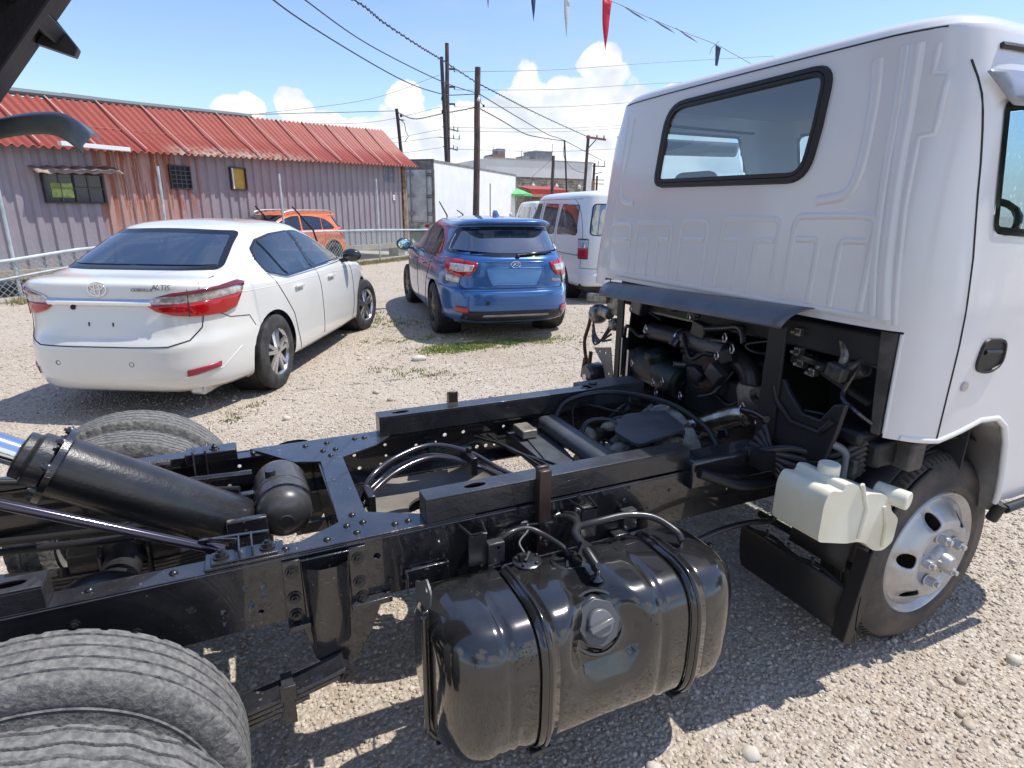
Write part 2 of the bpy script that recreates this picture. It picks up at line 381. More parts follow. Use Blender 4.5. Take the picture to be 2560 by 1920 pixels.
# loose stones: real little rocks, densest near the camera
def rocks(name, pts, sizes, seed, label, cols):
    rg = np.random.default_rng(seed); k = len(pts)
    t = (1+5**.5)/2; ico = np.array([(-1, t, 0), (1, t, 0), (-1, -t, 0), (1, -t, 0), (0, -1, t), (0, 1, t), (0, -1, -t), (0, 1, -t), (t, 0, -1), (t, 0, 1), (-t, 0, -1), (-t, 0, 1)], float); ico /= np.linalg.norm(ico[0])
    fc = np.array([(0, 11, 5), (0, 5, 1), (0, 1, 7), (0, 7, 10), (0, 10, 11), (1, 5, 9), (5, 11, 4), (11, 10, 2), (10, 7, 6), (7, 1, 8), (3, 9, 4), (3, 4, 2), (3, 2, 6), (3, 6, 8), (3, 8, 9), (4, 9, 5), (2, 4, 11), (6, 2, 10), (8, 6, 7), (9, 8, 1)])
    v = ico[None]*rg.uniform(.72, 1.18, (k, 12, 1)); v = v*np.stack([rg.uniform(.8, 1.25, k), rg.uniform(.7, 1.1, k), rg.uniform(.45, .8, k)], 1)[:, None]
    a = rg.uniform(0, 6.283, k); tl = rg.normal(0, .35, k); c, s = np.cos(a), np.sin(a); ct, st = np.cos(tl), np.sin(tl)
    x, y, z = v[..., 0], v[..., 1], v[..., 2]
    y, z = y*ct[:, None]-z*st[:, None], y*st[:, None]+z*ct[:, None]
    x, y = x*c[:, None]-y*s[:, None], x*s[:, None]+y*c[:, None]
    V = np.stack([x, y, z], -1)*sizes[:, None, None]; V[..., 0] += pts[:, 0:1]; V[..., 1] += pts[:, 1:2]; V[..., 2] += (sizes*rg.uniform(.0, .38, k))[:, None]
    Fc = (fc[None]+12*np.arange(k)[:, None, None]).reshape(-1, 3)
    me = bpy.data.meshes.new(name); nv, nf = k*12, len(Fc)
    me.vertices.add(nv); me.vertices.foreach_set('co', V.reshape(-1).astype(np.float32)); me.loops.add(nf*3); me.loops.foreach_set('vertex_index', Fc.reshape(-1).astype(np.int32))
    me.polygons.add(nf); me.polygons.foreach_set('loop_start', np.arange(0, nf*3, 3, dtype=np.int32)); me.update(calc_edges=True)
    ca = me.color_attributes.new('tone', 'FLOAT_COLOR', 'POINT'); tone = rg.uniform(0, 1, k); cc = np.zeros((nv, 4), np.float32); cc[:, 0] = np.repeat(tone, 12); cc[:, 1] = np.repeat(rg.uniform(0, 1, k), 12); cc[:, 3] = 1
    ca.data.foreach_set('color', cc.reshape(-1))
    me.materials.append(cols); o = bpy.data.objects.new(name, me); col.objects.link(o); o['kind'] = 'stuff'; o['label'] = label; return o
sm = bpy.data.materials.new('loose_stone'); sm.use_nodes = True; n = NT(sm.node_tree); b = sm.node_tree.nodes['Principled BSDF']
at = n.n('ShaderNodeAttribute', attribute_name='tone'); sp = n.n('ShaderNodeSeparateColor'); n.set(sp.inputs[0], at.outputs['Color'])
oc = n.n('ShaderNodeTexCoord').outputs['Object']
cc = n.ramp(sp.outputs[0], [(0, (0.335, 0.275, 0.212)), (.2, (0.428, 0.360, 0.285)), (.5, (0.521, 0.446, 0.361)), (.8, (0.586, 0.522, 0.438)), (.93, (0.670, 0.621, 0.552)), (1, (0.409, 0.360, 0.310))])
cc = n.mix(n.mr(sp.outputs[1], .82, 1, 0, .5), cc, (.45, .30, .19))
cc = n.mix(n.mr(n.noise(oc, 45, 3), .35, .7, 0, .3), cc, (.33, .27, .21))
n.set(b.inputs['Base Color'], cc); b.inputs['Roughness'].default_value = .9; b.inputs['Specular IOR Level'].default_value = .2
rg = np.random.default_rng(3)
def scatter(k, x0, x1, y0, y1, s0, s1, pw):
    p = np.stack([rg.uniform(x0, x1, k), rg.uniform(y0, y1, k)], 1); return p, s0+(s1-s0)*rg.uniform(0, 1, k)**pw
P1, S1 = scatter(84000, -.6, 4.4, -1.5, 2.6, .0032, .0108, 2.8)
P2, S2 = scatter(24000, -2.5, 5.6, 2.6, 6.5, .0048, .0125, 2.6)
P3, S3 = scatter(9000, -3.6, 8, 6.5, 14, .006, .015, 2.2)
P4, S4 = scatter(520, -1.5, 6, -1.5, 9, .012, .036, 3.6)
PP = np.concatenate([P1, P2, P3, P4]); SS = np.concatenate([S1, S2, S3, S4])
ok = ((-(PP[:, 0]+2.838)*.6281+(PP[:, 1]-10.285)*.7782) < 0)
rocks('gravel', PP[ok], SS[ok], 5, 'loose pinkish beige gravel covering the lot', sm)
# a few stones one can pick out
for i, (x, y, s, lb) in enumerate([(2.14, 4.16, .07, 'pale flat stone lying on the gravel between the two cars'), (.72, -.62, .03, 'small pale stone on the shaded gravel beside the fuel tank')]):
    mm = MB(); mm.ball((0, 0, s*.3), s, 9, 6, (1.3, .8, .5)); mm.v = [tuple(Vector(p)*rnd.uniform(.9, 1.1)) for p in mm.v]
    o = mm.build('stone', mat('pale_stone', (.62, .58, .52), .9, c2=(.48, .44, .38), vs=12), None, 60); o.location = (x, y, 0); tag(o, lb, 'stone')
# grass patches and weeds
grm = mat('grass_blades', (.14, .22, .03), .7, c2=(.27, .30, .08), vs=3)
drym = mat('dry_weed_blades', (.34, .29, .14), .8, c2=(.20, .22, .08), vs=2)
def grass(name, spots, m, label, hs=1.):
    mm = MB()
    for (cx, cy, rx, ry, an, k, h) in spots:
        ca, sa = math.cos(R(an)), math.sin(R(an))
        for _ in range(k):
            q = rnd.gauss(0, .5)*rx; e = rnd.gauss(0, .6)*ry
            if math.sin(q*17+cx*9)*math.sin(e*23+cy*5)+.5*math.sin(q*41+e*37) < rnd.uniform(-.5, .6): continue
            x = cx+q*ca-e*sa; y = cy+q*sa+e*ca
            hh = h*rnd.uniform(.4, 1.2)*hs; a = rnd.uniform(0, 6.28); wd = .004+hh*.05; lx, ly = rnd.gauss(0, .35)*hh, rnd.gauss(0, .35)*hh; z = gz(x, y)
            dx, dy = math.cos(a)*wd, math.sin(a)*wd; b = len(mm.v)
            mm.v += [(x-dx, y-dy, z), (x+dx, y+dy, z), (x+dx*.7+lx*.4, y+dy*.7+ly*.4, z+hh*.6), (x-dx*.7+lx*.4, y-dy*.7+ly*.4, z+hh*.6), (x+lx, y+ly, z+hh)]
            mm.f += [(b, b+1, b+2, b+3), (b+3, b+2, b+4)]
    return tag(mm.build(name, m, None, 0), label, None, None, 'stuff')
grass('grass', [(3.05, 4.56, .80, .17, 3, 5200, .030), (2.65, 4.52, .35, .17, 0, 2600, .034), (2.3, 6.3, .5, .9, 80, 1800, .025), (2.5, 5.2, .2, .8, 90, 1600, .02), (2.0, 6.9, .5, .5, 30, 1300, .03), (3.9, 4.5, .4, .15, 10, 900, .02)], grm, 'low green grass growing under and behind the blue car')
grass('weeds', [(2.05, 3.6, .22, .35, 60, 900, .022), (1.7, 3.95, .3, .12, 10, 300, .015), (.35, 3.0, .4, .1, 60, 500, .02), (2.2, 7.2, .4, .2, 20, 400, .03)], drym, 'yellowish weeds sprouting through the gravel in front of the cars')
sp_ = []
for i in range(46):
    t = i/45; x = -2.838+t*9.4; y = 10.285+t*7.6; sp_.append((x+.1, y-.1, .25, .22, 39, 330, .10))
grass('dry_grass', sp_, drym, 'dry grass and weeds along the foot of the chain link fence')

# ------------------------------------------------------------------ fence
FA = Vector((-2.838, 10.285, 0)); FB = Vector((4.352, 16.088, 0)); FD = (FB-FA).normalized(); FNR = Vector((-FD.y, FD.x, 0)); FL = (FB-FA).length
def fp(s, z, off=0.): return FA+FD*s+FNR*off+Vector((0, 0, z))
rail_z = [(-6, .60), (-.3, .64), (1, .79), (3.6, .92), (6.8, .945), (9.3, .925), (11.4, .875), (14, .86)]
def rz_(s):
    for (a, za), (b_, zb) in zip(rail_z, rail_z[1:]):
        if a <= s <= b_: return za+(zb-za)*(s-a)/(b_-a)
    return .86
galv = mat('galvanised_pipe', (.56, .60, .62), .45, .3, c2=(.40, .45, .46), vs=6)
wirem = mat('fence_wire', (.40, .44, .42), .5, .4)
fr = root('chain_link_fence', 'chain link fence with a pale pipe top rail in front of the container building', 'fence', fp(0, 0))
def rel(p): return Vector(p)-FA
m = MB(); m.tube([rel(fp(s, rz_(s))) for s in np.linspace(-6, 13.6, 40)], .030, 10); m.build('top_rail', galv, fr)
m = MB(); m.tube([rel(fp(s, rz_(s)-.27+.01*s)) for s in np.linspace(-6, 2.4, 14)], .018, 8); m.build('middle_rail', galv, fr)
for s, zt in [(-3.2, 2.1), (.08, 2.12), (2.75, 2.28), (5.75, 2.30), (9.35, 2.35), (12.6, 1.0)]:
    m = MB(); lean = rnd.uniform(-.02, .02); m.cyl(rel(fp(s, -.02, .03)), rel(fp(s+lean, zt, .03)), .026, n=10); m.build('post', galv, fr)
m = MB(); st = .105
for k in range(-70, 150):
    s0 = k*st
    for sg in (1, -1):
        a = s0; pts = []
        h = rz_(max(min(a, 13.5), -6))
        b_ = a+sg*h*.95
        if -6 < a < 13.4 and -6 < b_ < 13.4:
            m.tube([rel(fp(a, .02, .002*sg)), rel(fp((a+b_)/2, h/2, -.002*sg)), rel(fp(b_, rz_(b_), .002*sg))], .0042, 3)
m.build('wire_mesh', wirem, fr, 0)

# ------------------------------------------------------------------ container building
CQ = Vector((-3.604, 12.197, 0)); CDR = Vector((9.641, 7.968, 0)).normalized(); CN = Vector((-CDR.y, CDR.x, 0))
def cp(s, off, z): return (s, off, z)
CM = Matrix(((CDR.x, CN.x, 0, CQ.x), (CDR.y, CN.y, 0, CQ.y), (0, 0, 1, 0), (0, 0, 0, 1)))
cb = root('container_building', 'mauve corrugated shipping container building with a red roof and rust streaks', 'building'); cb.matrix_world = CM
def eave(s): return 2.60+.46*(s/13.2)
def wmat():
    m = bpy.data.materials.new('mauve_container_paint'); m.use_nodes = True; n = NT(m.node_tree); b = m.node_tree.nodes['Principled BSDF']
    oc = n.n('ShaderNodeTexCoord').outputs['Object']; s = n.n('ShaderNodeSeparateXYZ'); n.set(s.inputs[0], oc)
    c = n.mix(n.noise(oc, 1.2, 6, .6), (.215, .185, .215), (.33, .29, .32))
    c = n.mix(n.mr(n.noise(n.v('MULTIPLY', oc, (5, 5, .6)), 3, 6, .6), .5, .75, 0, .4), c, (.40, .36, .385))
    c = n.mix(n.mr(s.outputs[2], 1.1, .3, 0, .65), c, (.25, .27, .30))
    reg = n.m('MULTIPLY', n.mr(n.m('ADD', s.outputs[0], n.m('MULTIPLY', n.noise(oc, 2.5, 4), .5)), 2.35, 2.55), n.mr(n.m('ADD', s.outputs[0], n.m('MULTIPLY', n.noise(oc, 2, 3), .9)), 4.75, 4.1))
    reg = n.m('MAXIMUM', reg, n.m('MULTIPLY', n.mr(n.noise(n.v('MULTIPLY', oc, (2, 2, .8)), 1.6, 5), .60, .72), n.mr(s.outputs[0], 1.6, 5.2, .8, 0)))
    c = n.mix(n.m('MULTIPLY', reg, .8), c, n.mix(n.noise(oc, 3, 6), (.40, .20, .15), (.47, .29, .25)))
    streak = n.m('MULTIPLY', n.mr(n.noise(n.v('MULTIPLY', oc, (4.2, 1, .30)), 1.8, 5, .65), .47, .54), n.m('MULTIPLY', n.mr(s.outputs[0], 1.9, 2.3), n.mr(s.outputs[0], 5.0, 4.0)))
    c = n.mix(n.m('MULTIPLY', n.m('MULTIPLY', streak, n.mr(s.outputs[2], .5, 1.9)), .95), c, n.mix(n.noise(oc, 20, 4), (.19, .05, .025), (.33, .11, .05)))
    c = n.mix(n.m('MULTIPLY', n.mr(s.outputs[0], 12.55, 13.0), n.mr(n.noise(n.v('MULTIPLY', oc, (8, 8, 1)), 4, 5), .4, .6)), c, (.24, .16, .11))
    c = n.mix(n.m('MULTIPLY', n.m('MULTIPLY', n.mr(s.outputs[0], 11.75, 11.8), n.mr(s.outputs[0], 12.45, 12.4)), n.m('MULTIPLY', n.mr(s.outputs[2], 2.38, 2.45), n.mr(n.noise(oc, 7, 4), .3, .5, 0, .6))), c, (.07, .11, .17))
    n.set(b.inputs['Base Color'], c); b.inputs['Roughness'].default_value = .6
    bp = n.n('ShaderNodeBump', i_Strength=.3, i_Distance=.02); n.set(bp.inputs['Height'], n.noise(oc, 12, 5)); n.set(b.inputs['Normal'], bp)
    return m
wm = wmat()
prof = []; s = -5.
while s < 12.95:
    for ds, d in ((0, 0), (.105, 0), (.14, .04), (.245, .04)): prof.append((s+ds, d))
    s += .28
prof = [(a, d) for a, d in prof if a < 12.9]+[(12.9, 0)]
m = MB(); b0 = 0
m.v = [(a, d, .32) for a, d in prof]+[(a, d, eave(a)-.03) for a, d in prof]; k = len(prof)
m.f = [(i, i+1, k+i+1, k+i) for i in range(k-1)]
# end wall, other side and doors end
m.box(12.9, 12.94, .0, 2.44, .3, 3.05); m.box(-5, 12.9, 2.42, 2.46, .3, 3.0); m.box(-5, 12.9, .04, 2.42, .28, .32)
m.build('wall', wm, cb, 20)
m = MB(); m.box(-5, 12.98, -.035, .05, .16, .34); m.build('bottom_rail', mat('rail_beige', (.35, .31, .24), .7, c2=(.25, .2, .15), vs=3), cb, 0, .008)
m = MB(); m.box(12.82, 12.98, -.04, .12, .3, 3.03); m.build('corner_post', mat('rusty_corner', (.26, .20, .15), .8, c2=(.14, .07, .04), vs=7, bump=.4), cb, 0, .01)
for a, lean, hh in ((13.02, .35, 2.9), (13.10, .55, 1.9), (13.05, .15, 2.5)):
    m = MB(); m.beam((a, -.03, -.1), (a-lean*.2, .0, hh), .07, .05, (0, 1, 0)); m.build('plank', mat('old_plank', (.22, .17, .12), .85, c2=(.33, .27, .2), vs=9, bump=.5), cb, 0, .004)
for a in (-3.5, .5, 4.5, 8.5, 12.5):
    m = MB(); m.box(a, a+.4, .05, .5, -.2, .16); m.build('concrete_block', mat('concrete', (.36, .34, .31), .9, c2=(.25, .23, .2), vs=6, bump=.4), cb, 0, .01)
# roof
def rmat():
    m = bpy.data.materials.new('red_roof_sheet'); m.use_nodes = True; n = NT(m.node_tree); b = m.node_tree.nodes['Principled BSDF']
    oc = n.n('ShaderNodeTexCoord').outputs['Object']; s = n.n('ShaderNodeSeparateXYZ'); n.set(s.inputs[0], oc)
    c = n.mix(n.noise(n.v('MULTIPLY', oc, (3, 1, 1)), 1.5, 6, .65), (.21, .038, .024), (.37, .082, .05))
    edge = n.m('MULTIPLY', n.mr(s.outputs[1], .12, -.3), n.m('MULTIPLY', n.mr(s.outputs[0], 3.4, 4.1), n.mr(s.outputs[0], 9.5, 6)))
    c = n.mix(n.m('MULTIPLY', edge, n.mr(n.noise(oc, 9, 5), .35, .6)), c, (.42, .34, .27))
    c = n.mix(n.mr(n.noise(oc, 5, 6, .7), .62, .72, 0, .5), c, (.23, .09, .05))
    n.set(b.inputs['Base Color'], c); b.inputs['Roughness'].default_value = .45
    return m
rm = rmat(); fade = mat('faded_sheet_edge', (.60, .36, .30), .6)
def sheet(s0, s1, name='roof_sheet'):
    m = MB(); per = .172; k = int((s1-s0)/per*10); v = []
    for i in range(k+1):
        a = s0+(s1-s0)*i/k; w = .026*math.sin(2*math.pi*a/per)
        e = eave(a); rz = 3.50+.69*(a+0.0)/12.2 if a > 0 else 3.50+.04*a
        for (o, t) in ((-.33, -.10), (-.30, -.085), (.4, .36), (1.2, 1.0)):
            z = e+(rz-e)*((o+.05)/1.25) if o > -.2 else e-.10
            v.append((a, o, z+w+.05))
        v.append((a, 2.6, e+.02+w))
    f = []
    for i in range(k):
        for j in range(4): f.append((i*5+j, (i+1)*5+j, (i+1)*5+j+1, i*5+j+1))
    m.add(v, f); o = m.build(name, rm, cb, 50)
    md = o.modifiers.new('solid', 'SOLIDIFY'); md.thickness = .012
    return o
s = -5.2
while s < 13.3:
    e = min(s+1.032, 13.55); sheet(s, e+.03)
    m = MB(); v0 = s+.05; ev = eave(v0); rz = 3.50+.69*v0/12.2 if v0 > 0 else 3.5+.04*v0
    m.tube([(v0, -.31, ev-.01+.02), (v0, 1.19, rz+.085)], .014, 5); m.build('sheet_lap', fade, cb)
    s = e
m = MB(); m.tube([(-5, 1.25, 3.40+.09), (0, 1.25, 3.64), (4, 1.25, 3.82), (7, 1.25, 3.98), (7.4, 1.25, 3.99)], .07, 8); m.build('ridge_cap', mat('grey_ridge', (.12, .16, .17), .6), cb)
m = MB()
m.tube([(-1, .42, 3.05), (4, .42, 3.15), (6, .42, 3.22)], .008, 4); m.build('roof_wire', mat('brown_wire', (.3, .12, .08), .6), cb)
# windows
barm = mat('dark_bars', (.03, .03, .035), .5); darkin = mat('dark_room', (.012, .012, .015), .6)
def cwin(a0, a1, z0, z1, nb, nh, pane, lab=None, bars=True, depth=.05):
    m = MB()
    for q in ((a0-.03, a0, z0-.03, z1+.03), (a1, a1+.03, z0-.03, z1+.03), (a0, a1, z0-.03, z0), (a0, a1, z1, z1+.03)): m.box(q[0], q[1], -depth, .03, q[2], q[3])
    f = m.build('window', barm, cb, 0, .004)
    m = MB(); m.box(a0, a1, -.012, -.004, z0, z1); m.build('pane', pane, f)
    if bars:
        m = MB()
        for i in range(1, nb): x = a0+(a1-a0)*i/nb; m.box(x-.006, x+.006, -depth, -depth+.012, z0, z1)
        for i in range(1, nh): z = z0+(z1-z0)*i/nh; m.box(a0, a1, -depth-.010, -depth+.002, z-.006, z+.006)
        m.build('window_bars', mat('bar_grey', (.10, .10, .11), .5), f)
    return f
pdk = mat('dark_window_pane', (.02, .022, .03), .12, spec=.8)
f1 = cwin(1.12, 2.2, 1.60, 2.12, 4, 2, pdk)
m = MB(); m.box(1.22, 1.62, -.022, -.014, 1.68, 1.95); m.build('curtain', mat('yellow_green_curtain', (.42, .50, .16), .8, c2=(.2, .28, .08), vs=9), f1)
m = MB(); m.box(1.63, 1.68, -.03, -.012, 1.6, 2.12); m.box(1.70, 2.19, -.026, -.014, 1.88, 1.895); m.build('mullion', barm, f1)
cwin(3.78, 4.26, 1.95, 2.42, 4, 5, darkin)
f3 = cwin(5.43, 5.86, 1.98, 2.48, 1, 1, mat('yellow_board', (.50, .34, .06), .7, c2=(.40, .26, .06), vs=5), None, False, .07)
m = MB(); m.box(5.435, 5.475, -.075, -.02, 1.98, 2.48); m.build('white_jamb', mat('white_trim', (.7, .66, .62), .6), f3)
m = MB(); k = 24; m.v = []
for i in range(k+1):
    a = .90+1.62*i/k; w = .018*math.sin(i*1.55)
    for o, z in ((.02, 2.23), (-.16, 2.17), (-.30, 2.10)): m.v.append((a, o, z+w+(a-.9)*.05))
m.f = [(i*3+j, (i+1)*3+j, (i+1)*3+j+1, i*3+j+1) for i in range(k) for j in range(2)]
o = m.build('window_awning', mat('awning_sheet', (.36, .28, .23), .7, c2=(.22, .15, .12), vs=5), cb, 60); o.modifiers.new('s', 'SOLIDIFY').thickness = .015
m = MB(); m.box(1.30, 2.62, -.50, -.38, 2.62, 2.70); m.build('lamp_bar', mat('white_bar', (.72, .74, .74), .5), cb, 0, .005)
m = MB(); m.box(12.24, 12.34, -.01, 0, 1.82, 2.0); st_ = m.build('notice', mat('paper_white', (.8, .8, .8), .6), cb, 0)
m = MB()
for zz in (1.94, 1.88): m.box(12.265, 12.315, -.013, -.0105, zz-.02, zz+.02)
m.build('notice_mark', mat('grey_ink', (.3, .3, .32), .7), st_, 0)
# ------------------------------------------------------------------ vehicles: body = stack of rings (plan outlines) whose height changes from rear to side to front
def ring_pts(r, A, p=3.2):
    xr, zr, w, zs, xf, zf, nr, nf = r; out = []
    xm, hf = (xr+xf)/2, (xf-xr)/2
    for a in A:
        c, s = math.cos(a), math.sin(a); n = nr if c > 0 else nf
        u = abs(c)**(2/n); v = abs(s)**(2/n)
        x = xm-hf*(u if c > 0 else -u); y = -w*v*(1 if s >= 0 else -1)
        t = u**p; z = zs+((zr if c > 0 else zf)-zs)*t
        out.append((x, y, z))
    return out
def arc_angles(r, na):
    D = [math.pi*i/2000 for i in range(2001)]; P = ring_pts(r, D); L = [0]
    for a, b in zip(P, P[1:]): L.append(L[-1]+math.dist(a, b))
    out = []; j = 0
    for i in range(na+1):
        t = L[-1]*i/na
        while j < 1999 and L[j+1] < t: j += 1
        d = L[j+1]-L[j]; out.append(D[j]+(D[j+1]-D[j])*((t-L[j])/d if d > 0 else 0))
    return out
def catrow(rows, k):
    """interpolate ring parameters; a ring given twice makes a crease"""
    out = []; n = len(rows)
    for i in range(n-1):
        p1, p2 = np.array(rows[i], float), np.array(rows[i+1], float)
        if np.allclose(p1, p2): continue
        p0 = np.array(rows[i-1], float) if i > 0 else p1; p3 = np.array(rows[i+2], float) if i < n-2 else p2
        if np.allclose(p0, p1): m1 = p2-p1
        else: m1 = (p2-p0)/2
        if np.allclose(p3, p2): m2 = p2-p1
        else: m2 = (p3-p1)/2
        # limit overshoot
        m1 = np.clip(m1, -np.abs(p2-p1)*2, np.abs(p2-p1)*2); m2 = np.clip(m2, -np.abs(p2-p1)*2, np.abs(p2-p1)*2)
        kk = max(2, k)
        for j in range(kk):
            t = j/kk; h = (2*t**3-3*t*t+1, t**3-2*t*t+t, -2*t**3+3*t*t, t**3-t*t)
            out.append(h[0]*p1+h[1]*m1+h[2]*p2+h[3]*m2)
    out.append(np.array(rows[-1], float)); return out
class Body:
    def __init__(s, rings, ref, na=110, k=6, shape=None):
        A = arc_angles(rings[ref], na); A = A+[2*math.pi-a for a in A[-2:0:-1]]; rows = catrow(rings, k); s.v = []; m = len(A)
        for r in rows: s.v += ring_pts(r, A)
        if shape: s.v = [shape(*p) for p in s.v]
        s.f = [(j*m+i, j*m+(i+1) % m, (j+1)*m+(i+1) % m, (j+1)*m+i) for j in range(len(rows)-1) for i in range(m)]
        # roof cap: bridge right and left halves of the last ring
        b = (len(rows)-1)*m; h = m//2
        for i in range(h): s.f.append((b+i, b+i+1, b+(m-i-1) % m, b+(m-i) % m))
        s.f = [tuple(dict.fromkeys(q)) for q in s.f]; s.f = [q for q in s.f if len(q) > 2]
        s.bvh = BVHTree.FromPolygons([Vector(p) for p in s.v], s.f)
        me = bpy.data.meshes.new('tmp'); me.from_pydata(s.v, [], s.f); me.update(); s.nrm = [tuple(v.normal) for v in me.vertices]; bpy.data.meshes.remove(me)
        s.cut = set(); s.xm = (min(p[0] for p in s.v)+max(p[0] for p in s.v))*.42
    def cen(s, q): return [sum(s.v[i][k] for i in q)/len(q) for k in range(3)]
    def fn(s, q): return Vector(s.nrm[q[0]])
    def arch(s, x, z, r, side=0, sx=1.):
        """open a wheel arch and pull the edge onto the circle"""
        ins = [abs(v[1]) > .3 and math.hypot((v[0]-x)/sx, v[2]-z) < r and (side == 0 or v[1]*side > 0) for v in s.v]
        for k, q in enumerate(s.f):
            if all(ins[i] for i in q): s.cut.add(k)
        kept = set(i for k, q in enumerate(s.f) if k not in s.cut for i in q)
        for i in kept:
            if ins[i]:
                v = s.v[i]; d = math.hypot((v[0]-x)/sx, v[2]-z) or 1e-6; s.v[i] = (x+(v[0]-x)*r/d, v[1], z+(v[2]-z)*r/d)
    def hole(s, poly, view):
        for k, q in enumerate(s.f):
            c = s.cen(q); nn = s.fn(q)
            if view == 'rear': ok = c[0] < s.xm and nn.x < -.12 and inpoly(c[1], c[2], poly)
            elif view == 'front': ok = c[0] > s.xm and nn.x > .12 and inpoly(c[1], c[2], poly)
            else: ok = c[1]*view > .2 and nn.y*view > .25 and inpoly(c[0], c[2], poly)
            if ok: s.cut.add(k)
    def carve(s, name, pred, m, parent):
        ks = [k for k, q in enumerate(s.f) if k not in s.cut and pred(*s.cen(q))]; s.cut |= set(ks)
        return s._mk(name, [s.f[k] for k in ks], m, parent)
    def rest(s, name, m, parent): return s._mk(name, [q for k, q in enumerate(s.f) if k not in s.cut], m, parent)
    def _mk(s, name, fs, m, parent):
        ids = sorted(set(i for q in fs for i in q)); mp = {a: b for b, a in enumerate(ids)}
        me = bpy.data.meshes.new(name); me.from_pydata([s.v[i] for i in ids], [], [tuple(mp[i] for i in q) for q in fs]); me.update(); me.materials.append(m); me.shade_smooth()
        me.normals_split_custom_set_from_vertices([s.nrm[i] for i in ids])
        o = bpy.data.objects.new(name, me); col.objects.link(o); o.parent = parent; return o
    def ray(s, u, z, D, U, off):
        D = Vector(D).normalized(); U = Vector(U).normalized(); o = U*u+Vector((0, 0, z))-D*6
        h = s.bvh.ray_cast(o, D)
        if h[0] is None:
            h = s.bvh.find_nearest(o+D*5.5)
        nn = h[1] if h[1].dot(D) < 0 else -h[1]
        return h[0]+nn*off
    def drape(s, name, poly, view, m, parent, off=.004, step=.05, holes=(), thick=0.):
        D, U = VIEWS[view] if not isinstance(view, tuple) else view
        xs = [p[0] for p in poly]; zs = [p[1] for p in poly]; ex = []
        bd = []
        for i in range(len(poly)):
            a, b = Vector(poly[i]), Vector(poly[(i+1) % len(poly)]); k = max(1, int((b-a).length/step))
            for j in range(k): bd.append(tuple(a+(b-a)*j/k))
        x = min(xs)+step*.5
        while x < max(xs):
            z = min(zs)+step*.5
            while z < max(zs):
                if inpoly(x, z, poly) and min((Vector(q)-Vector((x, z))).length for q in bd) > step*.4 and not any(inpoly(x, z, h) for h in holes): ex.append((x, z))
                z += step
            x += step
        V, F = cdt(bd, holes, ex)
        me = MB(); me.v = [tuple(s.ray(a, b, D, U, off)) for a, b in V]; me.f = F
        o = me.build(name, m, parent, 50)
        for q in o.data.polygons: q.use_smooth = True
        if thick:
            md = o.modifiers.new('solid', 'SOLIDIFY'); md.thickness = thick; md.offset = 1
        return o
    def line(s, name, pts, view, m, parent, r=.004, off=0., step=.04, closed=False, n_=5):
        D, U = VIEWS[view] if not isinstance(view, tuple) else view
        P = []; n = len(pts)
        for i in range(n if closed else n-1):
            a, b = Vector(pts[i]), Vector(pts[(i+1) % n]); k = max(1, int((b-a).length/step))
            for j in range(k): P.append(tuple(a+(b-a)*j/k))
        if not closed: P.append(pts[-1])
        mb = MB(); mb.tube([s.ray(a, b, D, U, off) for a, b in P], r, n_, closed=closed); return mb.build(name, m, parent, 60)
    def window(s, name, poly, view, m, parent, band=.03, trim=None, off=.004, cutit=True):
        vk = {'rear': 'rear', 'front': 'front', 'right': -1, 'left': 1}[view]
        inn = inset(poly, band)
        if cutit: s.hole(inset(poly, band*.55), vk)
        g = s.drape(name, inn, view, m, parent, off, .06)
        s.drape('window_border', poly, view, frit, g, off*.8, .05, holes=(inn,))
        if trim is not None: s.line('window_trim', poly, view, trim, g, .006, .002, closed=True)
        return g
VIEWS = {'rear': ((1, 0, 0), (0, 1, 0)), 'front': ((-1, 0, 0), (0, 1, 0)), 'right': ((0, 1, 0), (1, 0, 0)), 'left': ((0, -1, 0), (1, 0, 0)), 'top': ((0, 0, -1), (1, 0, 0)),
         'rcr': ((.8, .6, 0), (.6, -.8, 0)), 'rcl': ((.8, -.6, 0), (-.6, -.8, 0))}
seam = mat('panel_gap', (.012, .012, .013), .6)
